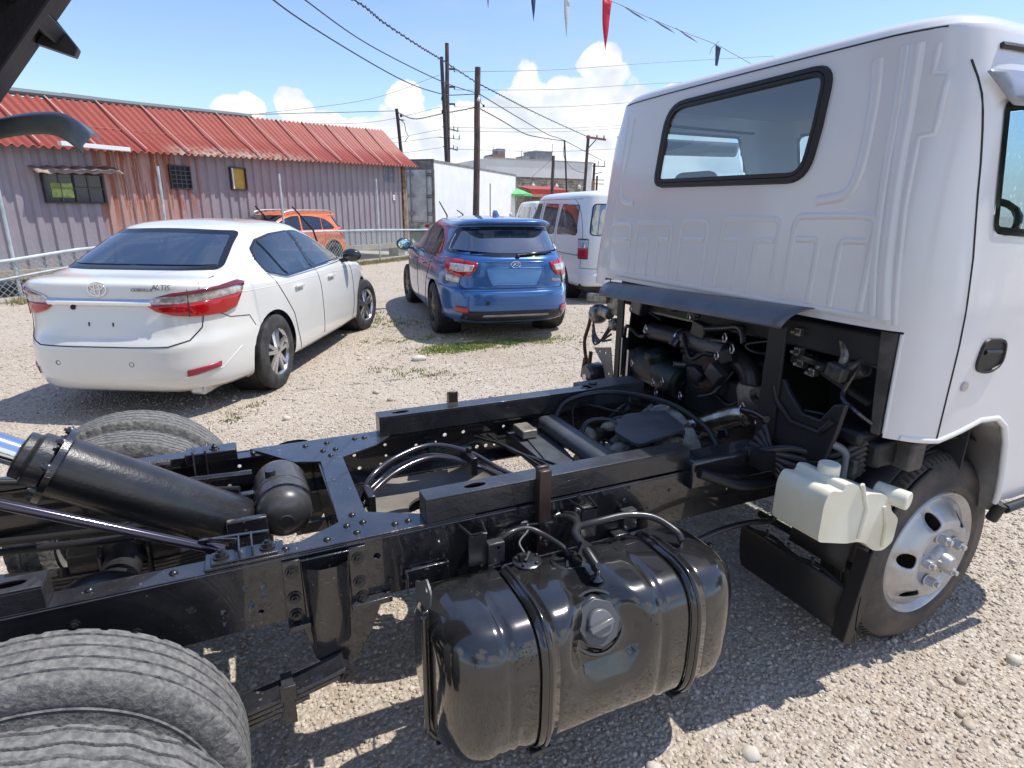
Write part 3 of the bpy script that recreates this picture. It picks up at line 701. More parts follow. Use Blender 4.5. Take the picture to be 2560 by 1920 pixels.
def car_wheel(parent, x, y, side, R_=.315, wd=.20, rim='alloy', rr=.205, rimm=None, steer=0., nsp=10):
    w = bpy.data.objects.new('wheel', None); col.objects.link(w); w.parent = parent; w.location = (x, y, R_); w.rotation_euler = (0, 0, steer)
    # local: axis along y, outer face at y=0 (towards side), tyre inward
    m = MB(); g = []
    hw = wd; pr = [(rr*.96, -.006), (rr+.012, .004), (rr+.03, .008), (R_-.035, .0), (R_-.012, -.012)]
    for i in range(5):
        a = -.02-(hw-.04)*i/5; b = -.02-(hw-.04)*(i+1)/5; e = R_-.001*abs(i-2)
        pr += [(e, a-.002), (e, b+.006), (e-.007, b+.005), (e-.007, b)] if i < 4 else [(e, a-.002), (e, b)]
    pr += [(R_-.012, -hw+.012), (R_-.035, -hw), (rr, -hw)]
    m.lathe([(r, h*1.0) for r, h in pr], (0, 0, 0), (0, side, 0), 48)
    m.build('tyre', rub2, w, 40)
    rimm = rimm or chrome
    m = MB(); m.lathe([(rr, -wd+.02), (rr*.93, -wd*.6), (rr*.90, -.03), (rr*.96, -.012), (rr*.995, -.002), (rr+.004, -.006)], (0, 0, 0), (0, side, 0), 40)
    X, Y, Z = ortho((0, side, 0))
    for i in range(nsp):
        a = 2*math.pi*i/nsp+(.12 if i % 2 else -.12)*(nsp == 10); d = X*math.cos(a)+Y*math.sin(a); t = X*-math.sin(a)+Y*math.cos(a)
        h = Z; wi, wo = .020*rr/.2, .017*rr/.2
        a0, a1 = d*rr*.2, d*rr*.93
        v = [a0-t*wi+h*-.03, a0+t*wi+h*-.03, a0+t*wi*.8+h*-.012, a0-t*wi*.8+h*-.012, a1-t*wo+h*-.04, a1+t*wo+h*-.04, a1+t*wo*.7+h*-.014, a1-t*wo*.7+h*-.014]
        m.add(v, [(0, 1, 2, 3)[::-1], (4, 5, 6, 7), (0, 4, 5, 1)[::-1], (1, 5, 6, 2)[::-1], (2, 6, 7, 3)[::-1], (3, 7, 4, 0)[::-1]])
    m.lathe([(0, -.006), (rr*.16, -.008), (rr*.24, -.014), (rr*.27, -.035)], (0, 0, 0), (0, side, 0), 20)
    m.build('rim', rimm, w, 35)
    m = MB(); m.lathe([(.02, -.06), (rr*.7, -.06), (rr*.7, -.10), (rr*.9, -wd*.7)], (0, 0, 0), (0, side, 0), 24); m.build('brake_disc', mat('brake_disc', (.10, .095, .09), .5, .6), w, 35)
    return w
def liners(parent, spec):
    for x, z, r, side, yin, yout in spec:
        m = MB()
        m.lathe([(r*.98, 0), (r*.98, yout-yin), ], (x, yin*side, z), (0, side, 0), 20); m.cyl((x, yin*side, z), (x, (yin+.01)*side, z), r*.98, n=20)
        m.build('wheel_well', blkdark, parent, 60)
def seat(parent, x, y, w, m, z=.35, hr=True, tall=.62):
    s = MB(); s.box(x-.25, x+.25, y-w/2, y+w/2, z, z+.16); s.box(x-.34, x-.20, y-w/2, y+w/2, z+.1, z+.1+tall)
    s.build('seat', m, parent, 40, .04, 3)
    if hr:
        k = max(1, round(w/.5))
        for i in range(k):
            s = MB(); yy = y-w/2+w*(i+.5)/k; s.box(x-.33, x-.22, yy-.13, yy+.13, z+tall+.12, z+tall+.30)
            s.cyl((x-.28, yy-.05, z+tall), (x-.28, yy-.05, z+tall+.14), .008, n=6); s.cyl((x-.28, yy+.05, z+tall), (x-.28, yy+.05, z+tall+.14), .008, n=6)
            s.build('headrest', m, parent, 40, .04, 3)
def steering(parent, x, y, z, r=.18, tilt=.45):
    m = MB(); c = Vector((x, y, z)); a = Vector((-math.cos(tilt), 0, math.sin(tilt))); X, Y, _ = ortho(a)
    m.tube([c+X*r*math.cos(t)+Y*r*math.sin(t) for t in np.linspace(0, 6.283, 25)[:-1]], .014, 6, True)
    for k in range(3): t = k*2.1+.5; m.tube([c, c+X*r*math.cos(t)+Y*r*math.sin(t)], .012, 5)
    m.cyl(c-a*.02, c+a*.02, .05, n=10); m.build('steering_wheel', blkdark, parent, 60)
def emblem_rings(parent, x, y, z, s=.06):
    m = MB()
    for cy, cz, ry, rz_, t in ((0, 0, 1.0, .68, .10), (0, .0, .30, .64, .085), (0, .29, .68, .27, .085)):
        m.tube([(x-.0, y+s*(cy+ry*math.cos(a)), z+s*(cz+rz_*math.sin(a))) for a in np.linspace(0, 6.283, 29)[:-1]], s*t, 6, True)
    m.build('emblem', chrome, parent, 60)

# ------------------------------------------------------------------ white sedan
sedan = root('parked_car', 'pearl white sedan with chrome boot strip parked behind the truck chassis', 'car', (-.492, 3.185, 0), R(62.434), None, .995)
SR = [(.16, .20, .78, .20, 4.45, .20, 5, 4), (.16, .20, .78, .20, 4.45, .20, 5, 4), (.05, .26, .855, .24, 4.58, .24, 4.4, 3.4), (.0, .40, .883, .38, 4.62, .42, 4.2, 3.2), (.0, .56, .887, .56, 4.62, .55, 4.2, 3.2), (.045, .66, .886, .68, 4.60, .62, 4.2, 3.2),
      (.075, .80, .880, .80, 4.56, .70, 4.4, 3.2), (.09, .95, .865, .90, 4.40, .78, 4.8, 3.4), (.10, 1.02, .85, .945, 4.2, .84, 5, 3.6), (.17, 1.05, .835, .965, 4.0, .88, 5, 4), (.36, 1.065, .815, .985, 3.6, .95, 5, 4.5), (.52, 1.09, .795, 1.0, 3.42, .99, 5.5, 4.5), (.52, 1.09, .795, 1.0, 3.42, .99, 5.5, 4.5),
      (.68, 1.18, .745, 1.10, 3.18, 1.10, 5, 4.5), (.92, 1.305, .675, 1.24, 2.85, 1.25, 4.6, 4.2), (1.12, 1.39, .605, 1.345, 2.52, 1.38, 4.2, 3.6), (1.16, 1.405, .585, 1.365, 2.46, 1.40, 4.2, 3.6), (1.28, 1.43, .52, 1.40, 2.35, 1.42, 4, 3.4), (1.42, 1.447, .34, 1.435, 2.2, 1.438, 3.6, 3.2), (1.6, 1.458, .12, 1.452, 2.05, 1.45, 3, 3)]
B = Body(SR, 5, 116, 5)
def side_flat(b):   # shoulder crease and rocker tuck on the flanks
    pass
ax_r, ax_f = 1.0, 3.70
for sd_ in (0,):
    B.arch(ax_r, .335, .372); B.arch(ax_f, .335, .372)
rgl = rpoly([(-.64, 1.085), (-.53, 1.365), (0, 1.385), (.53, 1.365), (.64, 1.085)], [.05, .05, .3, .05, .05])
B.window('rear_window', rgl, 'rear', dark_tint, sedan, .035)
wsh = rpoly([(-.66, 1.03), (-.50, 1.40), (.50, 1.40), (.66, 1.03)], .06); B.window('windscreen', wsh, 'front', tint, sedan, .03)
sw = [(1.08, 1.02), (1.04, 1.12), (1.08, 1.22), (1.24, 1.29), (1.55, 1.33), (1.98, 1.345), (2.04, .965), (1.34, .955)]
sf = [(2.10, .968), (2.02, 1.345), (2.22, 1.335), (2.48, 1.26), (2.76, 1.14), (3.04, 1.01), (3.10, .985)]
for vw in ('right', 'left'):
    tt = mat('thin_chrome_trim', (.6, .6, .62), .15, 1.)
    sgn = -1 if vw == 'right' else 1
    g1 = B.window('side_window', rpoly(sw, .03), vw, tint, sedan, .018, None)
    B.line('quarter_bar', [(1.25, 1.27), (1.42, .975)], vw, frit, g1, .012, .002)
    g2 = B.window('side_window', rpoly(sf, .03), vw, tint, sedan, .018, None)
    B.drape('pillar_cover', [(1.985, 1.343), (2.015, 1.343), (2.115, .968), (2.04, .962)], vw, frit, sedan, .006, .05)
    B.line('belt_trim', [(1.08, 1.008), (1.2, .975), (1.36, .948), (2.1, .955), (3.12, .975)], vw, tt, sedan, .007, .002)
    # doors
    rd = [(1.05, .93), (1.10, 1.0), (1.28, .94), (2.07, .955), (2.10, .80), (2.12, .30), (1.62, .24), (1.50, .26), (1.43, .42), (1.37, .62), (1.2, .78)]
    fd = [(2.09, .955), (3.08, .975), (3.16, .86), (3.2, .5), (3.15, .26), (2.14, .26), (2.12, .5)]
    dr = B.carve('door', lambda x, y, z, p=rd, q=sgn: y*q > .4 and inpoly(x, z, p), pearl, sedan)
    df = B.carve('door', lambda x, y, z, p=fd, q=sgn: y*q > .4 and inpoly(x, z, p), pearl, sedan)
    B.line('door_gap', [(1.08, 1.01), (1.12, .93), (1.24, .78), (1.37, .62), (1.43, .42), (1.50, .26)], vw, seam, dr, .0045)
    B.line('door_gap', [(2.07, .955), (2.10, .80), (2.12, .28)], vw, seam, df, .0045)
    B.line('door_gap', [(3.10, .975), (3.18, .86), (3.2, .5), (3.13, .27)], vw, seam, df, .0045)
    for d, x in ((dr, 1.55), (df, 2.42)):
        y = B.ray(x, .845, *VIEWS[vw], 0).y
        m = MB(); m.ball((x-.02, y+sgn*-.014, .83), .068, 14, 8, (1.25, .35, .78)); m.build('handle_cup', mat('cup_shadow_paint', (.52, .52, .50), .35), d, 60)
        m = MB(); m.beam((x-.10, y+sgn*.016, .853), (x+.085, y+sgn*.014, .85), .022, .026); m.build('handle', pearl, d, 60, .009, 3)
    B.line('sill_line', [(1.46, .235), (3.2, .235)], vw, tt, sedan, .006, .0)
    B.line('side_crease', [(.55, .92), (1.2, .905), (2.4, .89), (3.5, .84)], vw, pearl, sedan, .006, -.0035)
    B.line('bumper_gap', [(.33, .80), (.44, .745), (.64, .725), (.70, .63)], vw, seam, sedan, .0035)
alw = mat('bright_alloy', (.62, .62, .64), .2, .9)
# tail lamps (wrap round the corner)
for vw, s_, vs_ in (('rcr', 1, 'right'), ('rcl', -1, 'left')):
    D, U = VIEWS[vw]; U = Vector(U)
    def uc(x, y): return (Vector((x, y, 0)).dot(U))
    up_ = [(uc(.06, -s_*.36), .885), (uc(.07, -s_*.44), .935), (uc(.09, -s_*.55), .965), (uc(.12, -s_*.80), .985), (uc(.42, -s_*.88), 1.0), (uc(.52, -s_*.875), .985), (uc(.46, -s_*.88), .925), (uc(.13, -s_*.82), .90), (uc(.07, -s_*.6), .885)]
    lo_ = [(uc(.06, -s_*.365), .88), (uc(.07, -s_*.6), .88), (uc(.13, -s_*.82), .895), (uc(.46, -s_*.88), .92), (uc(.50, -s_*.88), .96), (uc(.37, -s_*.882), .82), (uc(.22, -s_*.875), .785), (uc(.09, -s_*.74), .785), (uc(.065, -s_*.56), .80), (uc(.06, -s_*.44), .83)]
    if s_ < 0: up_ = up_[::-1]; lo_ = lo_[::-1]
    a = B.drape('tail_lamp', lo_, vw, redl, sedan, .006, .03, thick=.010)
    cl = B.drape('clear_lens', up_, vw, clrl, a, .006, .03, thick=.010)
    B.drape('red_top_strip', [(p[0], p[1]) for p in ([(uc(.07, -s_*.44), .935), (uc(.09, -s_*.55), .965), (uc(.12, -s_*.80), .987), (uc(.42, -s_*.88), 1.005), (uc(.53, -s_*.875), .988), (uc(.50, -s_*.88), .968), (uc(.40, -s_*.88), .978), (uc(.13, -s_*.81), .958), (uc(.09, -s_*.58), .94)][::s_])], vw, dredl, a, .017, .03, thick=.004)
    B.line('lamp_split', [(uc(.09, -s_*.665), .785), (uc(.095, -s_*.665), .985)], vw, seam, a, .003, .016)
# boot lid gaps, chrome strip, bumper
B.line('boot_gap', [(-.665, .79), (-.655, .70), (-.60, .615), (-.48, .58), (.48, .58), (.60, .615), (.655, .70), (.665, .79)], 'rear', seam, sedan, .005)
for q in (-1, 1): B.line('boot_gap', [(q*.665, .985), (q*.655, 1.02), (q*.645, 1.05)], 'rear', seam, sedan, .004)
B.line('boot_strip', [(-.385, .893), (.385, .893)], 'rear', chrome, sedan, .030, -.006, .03, False, 18)
for q in (-.09, .09):
    m = MB(); p = B.ray(q, .735, *VIEWS['rear'], .001); m.box(p.x-.004, p.x+.01, p.y-.004, p.y+.004, p.z-.014, p.z+.014); m.build('plate_clip', seam, sedan, 0)
m = MB(); p = B.ray(.2, .865, *VIEWS['rear'], .0); m.ball((p.x-.005, p.y, .855), .018, 10, 6); m.build('rear_camera', blkdark, sedan)
p = B.ray(0, .985, *VIEWS['rear'], .008); emblem_rings(sedan, p.x, 0, .985, .068)
def text_rear(body, name, txt, y, z, size, m, parent, shear=0., ext=.003, align='CENTER', tilt=0., off=.004):
    p = body.ray(y, z, *VIEWS['rear'], off)
    M = Matrix.Translation(p) @ Matrix.Rotation(R(-90), 4, 'Z') @ Matrix.Rotation(R(90+tilt), 4, 'X')
    return curveobj(name, txt, m, parent, M, size, ext, shear, align)
text_rear(B, 'lettering', 'ALTIS', -.455, .985, .056, mat('dark_chrome', (.25, .25, .27), .2, 1.), sedan, .25, off=.012)
text_rear(B, 'lettering', 'COROLLA', -.325, .975, .034, mat('dark_chrome', (.25, .25, .27), .2, 1.), sedan, .25, off=.012)
for q in (-1, 1):
    VW = 'rcr' if q < 0 else 'rcl'; D, U = VIEWS[VW]; U = Vector(U); uc = lambda x, y: Vector((x, y, 0)).dot(U)
    pl = [(uc(.05, q*.60), .345), (uc(.055, q*.60), .395), (uc(.16, q*.83), .425), (uc(.15, q*.83), .385)]
    B.drape('reflector', pl if q < 0 else pl[::-1], VW, dredl if q > 0 else mat('reflector_red', (.3, .01, .03), .2, coat=.5), sedan, .004, .03, thick=.005)
    B.line('bumper_crease', [(uc(.05, q*.52), .33), (uc(.16, q*.84), .37), (uc(.40, q*.88), .50)][::-q], VW, pearl, sedan, .007, -.003)
B.line('bumper_crease', [(-.55, .33), (.55, .33)], 'rear', pearl, sedan, .006, -.003)
for q in (-.22, .34):
    p = B.ray(q, .455, *VIEWS['rear'], .0); m = MB(); m.tube([(p.x-.001, p.y+.017*math.cos(t), p.z+.017*math.sin(t)) for t in np.linspace(0, 6.283, 17)[:-1]], .0028, 5, True); m.build('parking_sensor', grey, sedan, 60)
m = MB(); m.box(.2, .55, -.62, -.5, .17, .24); m.build('exhaust_box', steel, sedan, 0, .02)
B.rest('body', pearl, sedan)
liners(sedan, [(ax_r, .33, .36, s, .55, .80) for s in (-1, 1)]+[(ax_f, .33, .36, s, .55, .80) for s in (-1, 1)])
m = MB(); m.box(.5, 4.2, -.62, .62, .18, .22); m.build('underbody', blkdark, sedan, 0)
m = MB(); m.box(.55, 1.0, -.62, .62, .86, 1.05); m.box(.6, 3.3, -.70, .70, .22, .30); m.box(2.95, 3.5, -.66, .66, .6, .97); m.box(1.2, 3.1, -.74, -.70, .3, .92); m.box(1.2, 3.1, .70, .74, .3, .92); m.build('cabin_lining', mat('cabin_lining', (.10, .10, .11), .7), sedan, 0, .02)
seat(sedan, 1.35, 0, 1.25, beige, .32); seat(sedan, 2.25, -.36, .5, beige, .32); seat(sedan, 2.25, .36, .5, beige, .32); steering(sedan, 2.75, -.36, .90)
for q in (-1, 1):
    m = MB(); m.ball((2.98, q*.945, 1.03), .10, 14, 9, (.75, 1.15, .78)); mi = m.build('door_mirror', mat('black_mirror_shell', (.02, .02, .022), .12, coat=.5), sedan, 60)
    m = MB(); m.box(2.93, 3.04, min(q*.80, q*.90), max(q*.80, q*.90), .955, .99); m.build('mirror_arm', blkdark, mi, 0, .01)
    car_wheel(sedan, ax_r, q*.875, q, .332, .215, rr=.215, rimm=alw); car_wheel(sedan, ax_f, q*.875, q, .332, .215, rr=.215, steer=R(-9), rimm=alw)

# ------------------------------------------------------------------ blue hatchback
bluem = mat('blue_metallic_paint', (.028, .115, .31), .26, .35, coat=.8, c2=(.034, .13, .36), vs=2)
blue = root('parked_car', 'blue metallic hatchback with a rear wiper parked in the middle of the lot', 'car', (3.465, 4.51, 0), R(82.06), None, 1.0)
HR = [(.16, .24, .76, .22, 4.3, .22, 5, 4), (.16, .24, .76, .22, 4.3, .22, 5, 4), (.06, .30, .85, .27, 4.40, .27, 4.6, 3.4), (.0, .44, .880, .40, 4.46, .42, 4.4, 3.2), (.0, .58, .887, .58, 4.46, .55, 4.2, 3.2), (.03, .635, .887, .66, 4.44, .62, 4.2, 3.2), (.085, .66, .886, .70, 4.42, .66, 4.2, 3.2),
      (.09, .80, .882, .80, 4.38, .74, 4.2, 3.2), (.10, .93, .868, .90, 4.25, .83, 4.0, 3.4), (.12, .995, .845, .95, 4.0, .90, 3.8, 3.6), (.16, 1.03, .815, .985, 3.5, .98, 3.8, 4), (.16, 1.03, .815, .985, 3.5, .98, 3.8, 4),
      (.26, 1.16, .755, 1.10, 3.2, 1.10, 3.8, 4), (.38, 1.30, .695, 1.24, 2.9, 1.25, 3.8, 4), (.43, 1.375, .65, 1.335, 2.6, 1.36, 3.8, 3.8), (.28, 1.405, .63, 1.365, 2.5, 1.395, 4.4, 3.6), (.28, 1.425, .60, 1.395, 2.42, 1.42, 4.6, 3.6), (.36, 1.45, .54, 1.425, 2.3, 1.445, 4.6, 3.6), (.65, 1.468, .38, 1.455, 2.1, 1.465, 3.6, 3.2), (1.0, 1.48, .14, 1.474, 1.9, 1.474, 3, 3)]
B = Body(HR, 5, 116, 5)
B.arch(.92, .335, .36); B.arch(3.59, .335, .36)
rg_ = rpoly([(-.70, 1.05), (-.735, 1.07), (-.575, 1.345), (0, 1.372), (.575, 1.345), (.735, 1.07), (.70, 1.05), (0, 1.005)], [.02, .03, .05, .3, .05, .03, .02, .3])
B.window('rear_window', rg_, 'rear', dark_tint, blue, .045)
B.window('windscreen', rpoly([(-.68, 1.02), (-.54, 1.38), (.54, 1.38), (.68, 1.02)], .06), 'front', tint, blue, .03)
ha = [(.80, 1.03), (.92, 1.20), (1.15, 1.315), (1.55, 1.36), (1.93, 1.37), (2.02, .985), (1.1, .99)]
hf_ = [(2.08, .987), (1.98, 1.37), (2.25, 1.345), (2.52, 1.27), (2.82, 1.14), (3.1, 1.01), (3.15, .995)]
for vw in ('right', 'left'):
    sgn = -1 if vw == 'right' else 1
    g1 = B.window('side_window', rpoly(ha, .03), vw, tint, blue, .02); B.line('quarter_bar', [(1.17, 1.31), (1.30, .995)], vw, frit, g1, .012, .002)
    g2 = B.window('side_window', rpoly(hf_, .03), vw, tint, blue, .02)
    B.drape('pillar_cover', [(1.93, 1.368), (1.98, 1.37), (2.085, .985), (2.02, .985)], vw, frit, blue, .006, .05)
    B.line('belt_trim', [(.95, .985), (2.1, .98), (3.13, .99)], vw, blkdark, blue, .008, .001)
    rd = [(1.15, .98), (2.05, .98), (2.10, .8), (2.12, .27), (1.5, .27), (1.40, .5), (1.30, .68), (1.14, .82)]
    fd = [(2.07, .98), (3.08, .985), (3.16, .86), (3.16, .27), (2.14, .27), (2.12, .8)]
    dr = B.carve('door', lambda x, y, z, p=rd, q=sgn: y*q > .4 and inpoly(x, z, p), bluem, blue); df = B.carve('door', lambda x, y, z, p=fd, q=sgn: y*q > .4 and inpoly(x, z, p), bluem, blue)
    B.line('door_gap', [(1.08, .99), (1.13, .85), (1.30, .68), (1.40, .5), (1.5, .28)], vw, seam, dr, .0045)
    B.line('door_gap', [(2.05, .98), (2.10, .80), (2.12, .28)], vw, seam, df, .0045); B.line('door_gap', [(3.10, .985), (3.17, .86), (3.17, .28)], vw, seam, df, .0045)
    for d, x in ((dr, 1.52), (df, 2.42)):
        y = B.ray(x, .845, *VIEWS[vw], 0).y; m = MB(); m.beam((x-.09, y+sgn*.018, .858), (x+.085, y+sgn*.018, .855), .022, .026); m.build('handle', bluem, d, 60, .009, 3)
    B.line('side_crease', [(.5, .90), (1.4, .885), (2.6, .87), (3.6, .84)], vw, bluem, blue, .008, -.004)
    B.line('sill_line', [(1.35, .25), (3.2, .25)], vw, blkdark, blue, .012, 0)
for vw, s_ in (('rcr', 1), ('rcl', -1)):
    D, U = VIEWS[vw]; U = Vector(U); uc = lambda x, y: Vector((x, y, 0)).dot(U)
    body_ = [(uc(.10, -s_*.47), .955), (uc(.10, -s_*.50), .87), (uc(.11, -s_*.58), .805), (uc(.13, -s_*.76), .79), (uc(.30, -s_*.885), .84), (uc(.42, -s_*.88), .98), (uc(.40, -s_*.875), 1.0), (uc(.14, -s_*.78), .985)]
    cw_ = [(uc(.10, -s_*.52), .925), (uc(.10, -s_*.55), .855), (uc(.12, -s_*.74), .845), (uc(.22, -s_*.85), .865), (uc(.22, -s_*.85), .935), (uc(.12, -s_*.74), .935)]
    lw_ = [(uc(.12, -s_*.72), .79), (uc(.13, -s_*.74), .72), (uc(.28, -s_*.885), .73), (uc(.30, -s_*.885), .82), (uc(.14, -s_*.78), .795)]
    if s_ < 0: body_, cw_, lw_ = body_[::-1], cw_[::-1], lw_[::-1]
    a = B.drape('tail_lamp', body_, vw, redl, blue, .006, .03, thick=.010); B.drape('clear_lens', cw_, vw, clrl, a, .018, .03, thick=.004); B.drape('clear_lens', lw_, vw, clrl, a, .006, .03, thick=.008)
    B.line('lamp_split', [(uc(.11, -s_*.665), .79), (uc(.11, -s_*.665), .985)], vw, seam, a, .003, .02)
    pl = [(uc(.03, -s_*.62), .38), (uc(.03, -s_*.62), .44), (uc(.12, -s_*.80), .45), (uc(.11, -s_*.78), .385)]
    B.drape('reflector', pl[::s_], vw, redl, blue, .012, .03, thick=.004)
B.line('hatch_gap', [(-.66, .795), (-.65, .70), (-.62, .655), (.62, .655), (.65, .70), (.66, .795)], 'rear', seam, blue, .006)
B.line('hatch_gap', [(-.76, 1.04), (-.70, .99)], 'rear', seam, blue, .004); B.line('hatch_gap', [(.76, 1.04), (.70, .99)], 'rear', seam, blue, .004)
B.line('bumper_ridge', [(-.62, .637), (0, .632), (.62, .637)], 'rear', bluem, blue, .010, -.002)
B.line('bumper_fold', [(-.70, .78), (-.64, .60), (-.60, .55)], 'rear', bluem, blue, .012, -.004); B.line('bumper_fold', [(.70, .78), (.64, .60), (.60, .55)], 'rear', bluem, blue, .012, -.004)
B.drape('plate_panel', rpoly([(-.36, .895), (-.29, .70), (.29, .70), (.36, .895)], .03), 'rear', mat('light_blue_panel', (.09, .27, .56), .35, .1, coat=.4), blue, .004, .05, thick=.006)
B.line('plate_rim', rpoly([(-.36, .895), (-.29, .70), (.29, .70), (.36, .895)], .03), 'rear', bluem, blue, .006, .004, closed=True)
B.line('chrome_hint', [(-.36, .962), (.36, .962)], 'rear', bluem, blue, .010, -.002)
B.drape('diffuser', rpoly([(-.66, .30), (-.62, .40), (.62, .40), (.66, .30), (.5, .275), (-.5, .275)], .03), 'rear', blkdark, blue, .004, .05, thick=.008)
B.drape('diffuser_insert', rpoly([(-.42, .335), (-.40, .36), (.40, .36), (.42, .335)], .01), 'rear', grey, blue, .014, .05, thick=.006)
m = MB(); p = B.ray(-.0, .93, *VIEWS['rear'], .012); m.tube([(p.x, .06*math.cos(t), .935+.036*math.sin(t)) for t in np.linspace(0, 6.283, 25)[:-1]], .005, 5, True)
for dy, dz, rr_ in ((-.015, .005, .012), (.028, .01, .007), (.015, -.012, .006), (-.03, -.008, .006), (.0, .018, .006), (.038, -.004, .005)):
    m.ball((p.x, -dy, .935+dz), rr_, 8, 5, (.4, 1.2, 1))
m.build('emblem', chrome, blue, 60)
text_rear(B, 'lettering', 'IMPREZA', -.50, .735, .042, chrome, blue, 0, off=.004)
p = B.ray(-.15, 1.055, *VIEWS['rear'], .015)
m = MB(); m.tube([B.ray(-.05-.42*t, 1.03+.03*t, *VIEWS['rear'], .018) for t in np.linspace(0, 1, 8)], [.015]+[.010]*6+[.004], 6); m.ball(B.ray(-.04, 1.02, *VIEWS['rear'], .012), .028, 10, 6); m.build('wiper', blkdark, blue, 60)
m = MB(); k = B.ray(.36, .50, *VIEWS['rear'], .001); m.box(k.x-.004, k.x+.01, k.y-.02, k.y+.02, k.z-.025, k.z+.02); m.build('tow_cap', seam, blue, 0)
B.line('window_sticker', [(.69, 1.09), (.66, 1.16), (.60, 1.27)], 'rear', mat('sticker_white', (.75, .76, .78), .4), blue, .006, .006)
B.drape('sticker', rect(-.66, 1.09, -.60, 1.115, .01), 'rear', mat('sticker_white', (.75, .76, .78), .4), blue, .008, .03); B.drape('sticker', rect(-.64, 1.12, -.59, 1.145, .01), 'rear', mat('sticker_blue', (.45, .62, .80), .4), blue, .008, .03)
m = MB()
fn_ = [(.95, 1.472), (1.0, 1.50), (1.08, 1.545), (1.13, 1.548), (1.16, 1.50), (1.17, 1.474)]
m.plate([(a, b) for a, b in fn_], [], -.025, .025, XZ(-.02)); m.build('roof_fin_aerial', bluem, blue, 50, .010, 3)
B.rest('body', bluem, blue)
liners(blue, [(.92, .335, .365, s, .55, .80) for s in (-1, 1)]+[(3.59, .335, .365, s, .55, .80) for s in (-1, 1)])
m = MB(); m.box(.4, 4.0, -.62, .62, .19, .24); m.box(.25, .5, -.3, .35, .20, .28); m.build('underbody', blkdark, blue, 0, .02)
m = MB(); m.box(.3, .75, -.62, .62, .80, .95); m.box(.3, 3.3, -.70, .70, .24, .32); m.box(2.95, 3.5, -.66, .66, .6, .96); m.box(1.0, 3.1, -.74, -.70, .3, .9); m.box(1.0, 3.1, .70, .74, .3, .9); m.build('cabin_lining', mat('cabin_lining', (.10, .10, .11), .7), blue, 0, .02)
seat(blue, 1.25, 0, 1.25, inner, .34); seat(blue, 2.15, -.36, .5, inner, .34); seat(blue, 2.15, .36, .5, inner, .34); steering(blue, 2.65, -.36, .92)
dw = mat('dark_alloy', (.06, .06, .065), .3, .7)
for q in (-1, 1):
    m = MB(); m.ball((2.92, q*.975, 1.02), .115, 14, 9, (.62, 1.0, .80)); mi = m.build('door_mirror', blkdark, blue, 60)
    m = MB(); m.ball((2.865, q*.975, 1.02), .095, 14, 9, (.25, 1.0, .78)); m.build('mirror_glass', mat('mirror_glass', (.62, .86, .80), .04, 1.), mi, 60)
    m = MB(); m.box(2.88, 2.98, min(q*.82, q*.90), max(q*.82, q*.90), .945, .975); m.build('mirror_arm', blkdark, mi, 0, .01)
    car_wheel(blue, .92, q*.875, q, .325, .205, rr=.215, rimm=dw); car_wheel(blue, 3.59, q*.875, q, .325, .205, rr=.215, rimm=dw, steer=R(3))

# ------------------------------------------------------------------ orange crossover behind the fence
orm = mat('orange_paint', (.72, .17, .035), .3, coat=.6, c2=(.66, .14, .03), vs=2)
_c = Vector((3.44, 15.97, 0))+Vector((-.6281, .7782, 0))*.80+Vector((.778, .628, 0))*.32
suv = root('parked_car', 'orange crossover with silver roof rails parked behind the chain link fence', 'car', (_c.x, _c.y, gz(_c.x, _c.y)*.4), R(218.9), None, .96)
OR = [tuple(a+(.08 if k in (1, 3, 5) else 0) for k, a in enumerate(r)) for r in HR]
B = Body(OR, 5, 96, 4); B.arch(.92, .36, .40); B.arch(3.55, .36, .40)
B.window('rear_window', rpoly([(-.70, 1.11), (-.58, 1.41), (.58, 1.41), (.70, 1.11)], .04), 'rear', dark_tint, suv, .04)
B.window('windscreen', rpoly([(-.68, 1.10), (-.54, 1.45), (.54, 1.45), (.68, 1.10)], .06), 'front', tint, suv, .03)
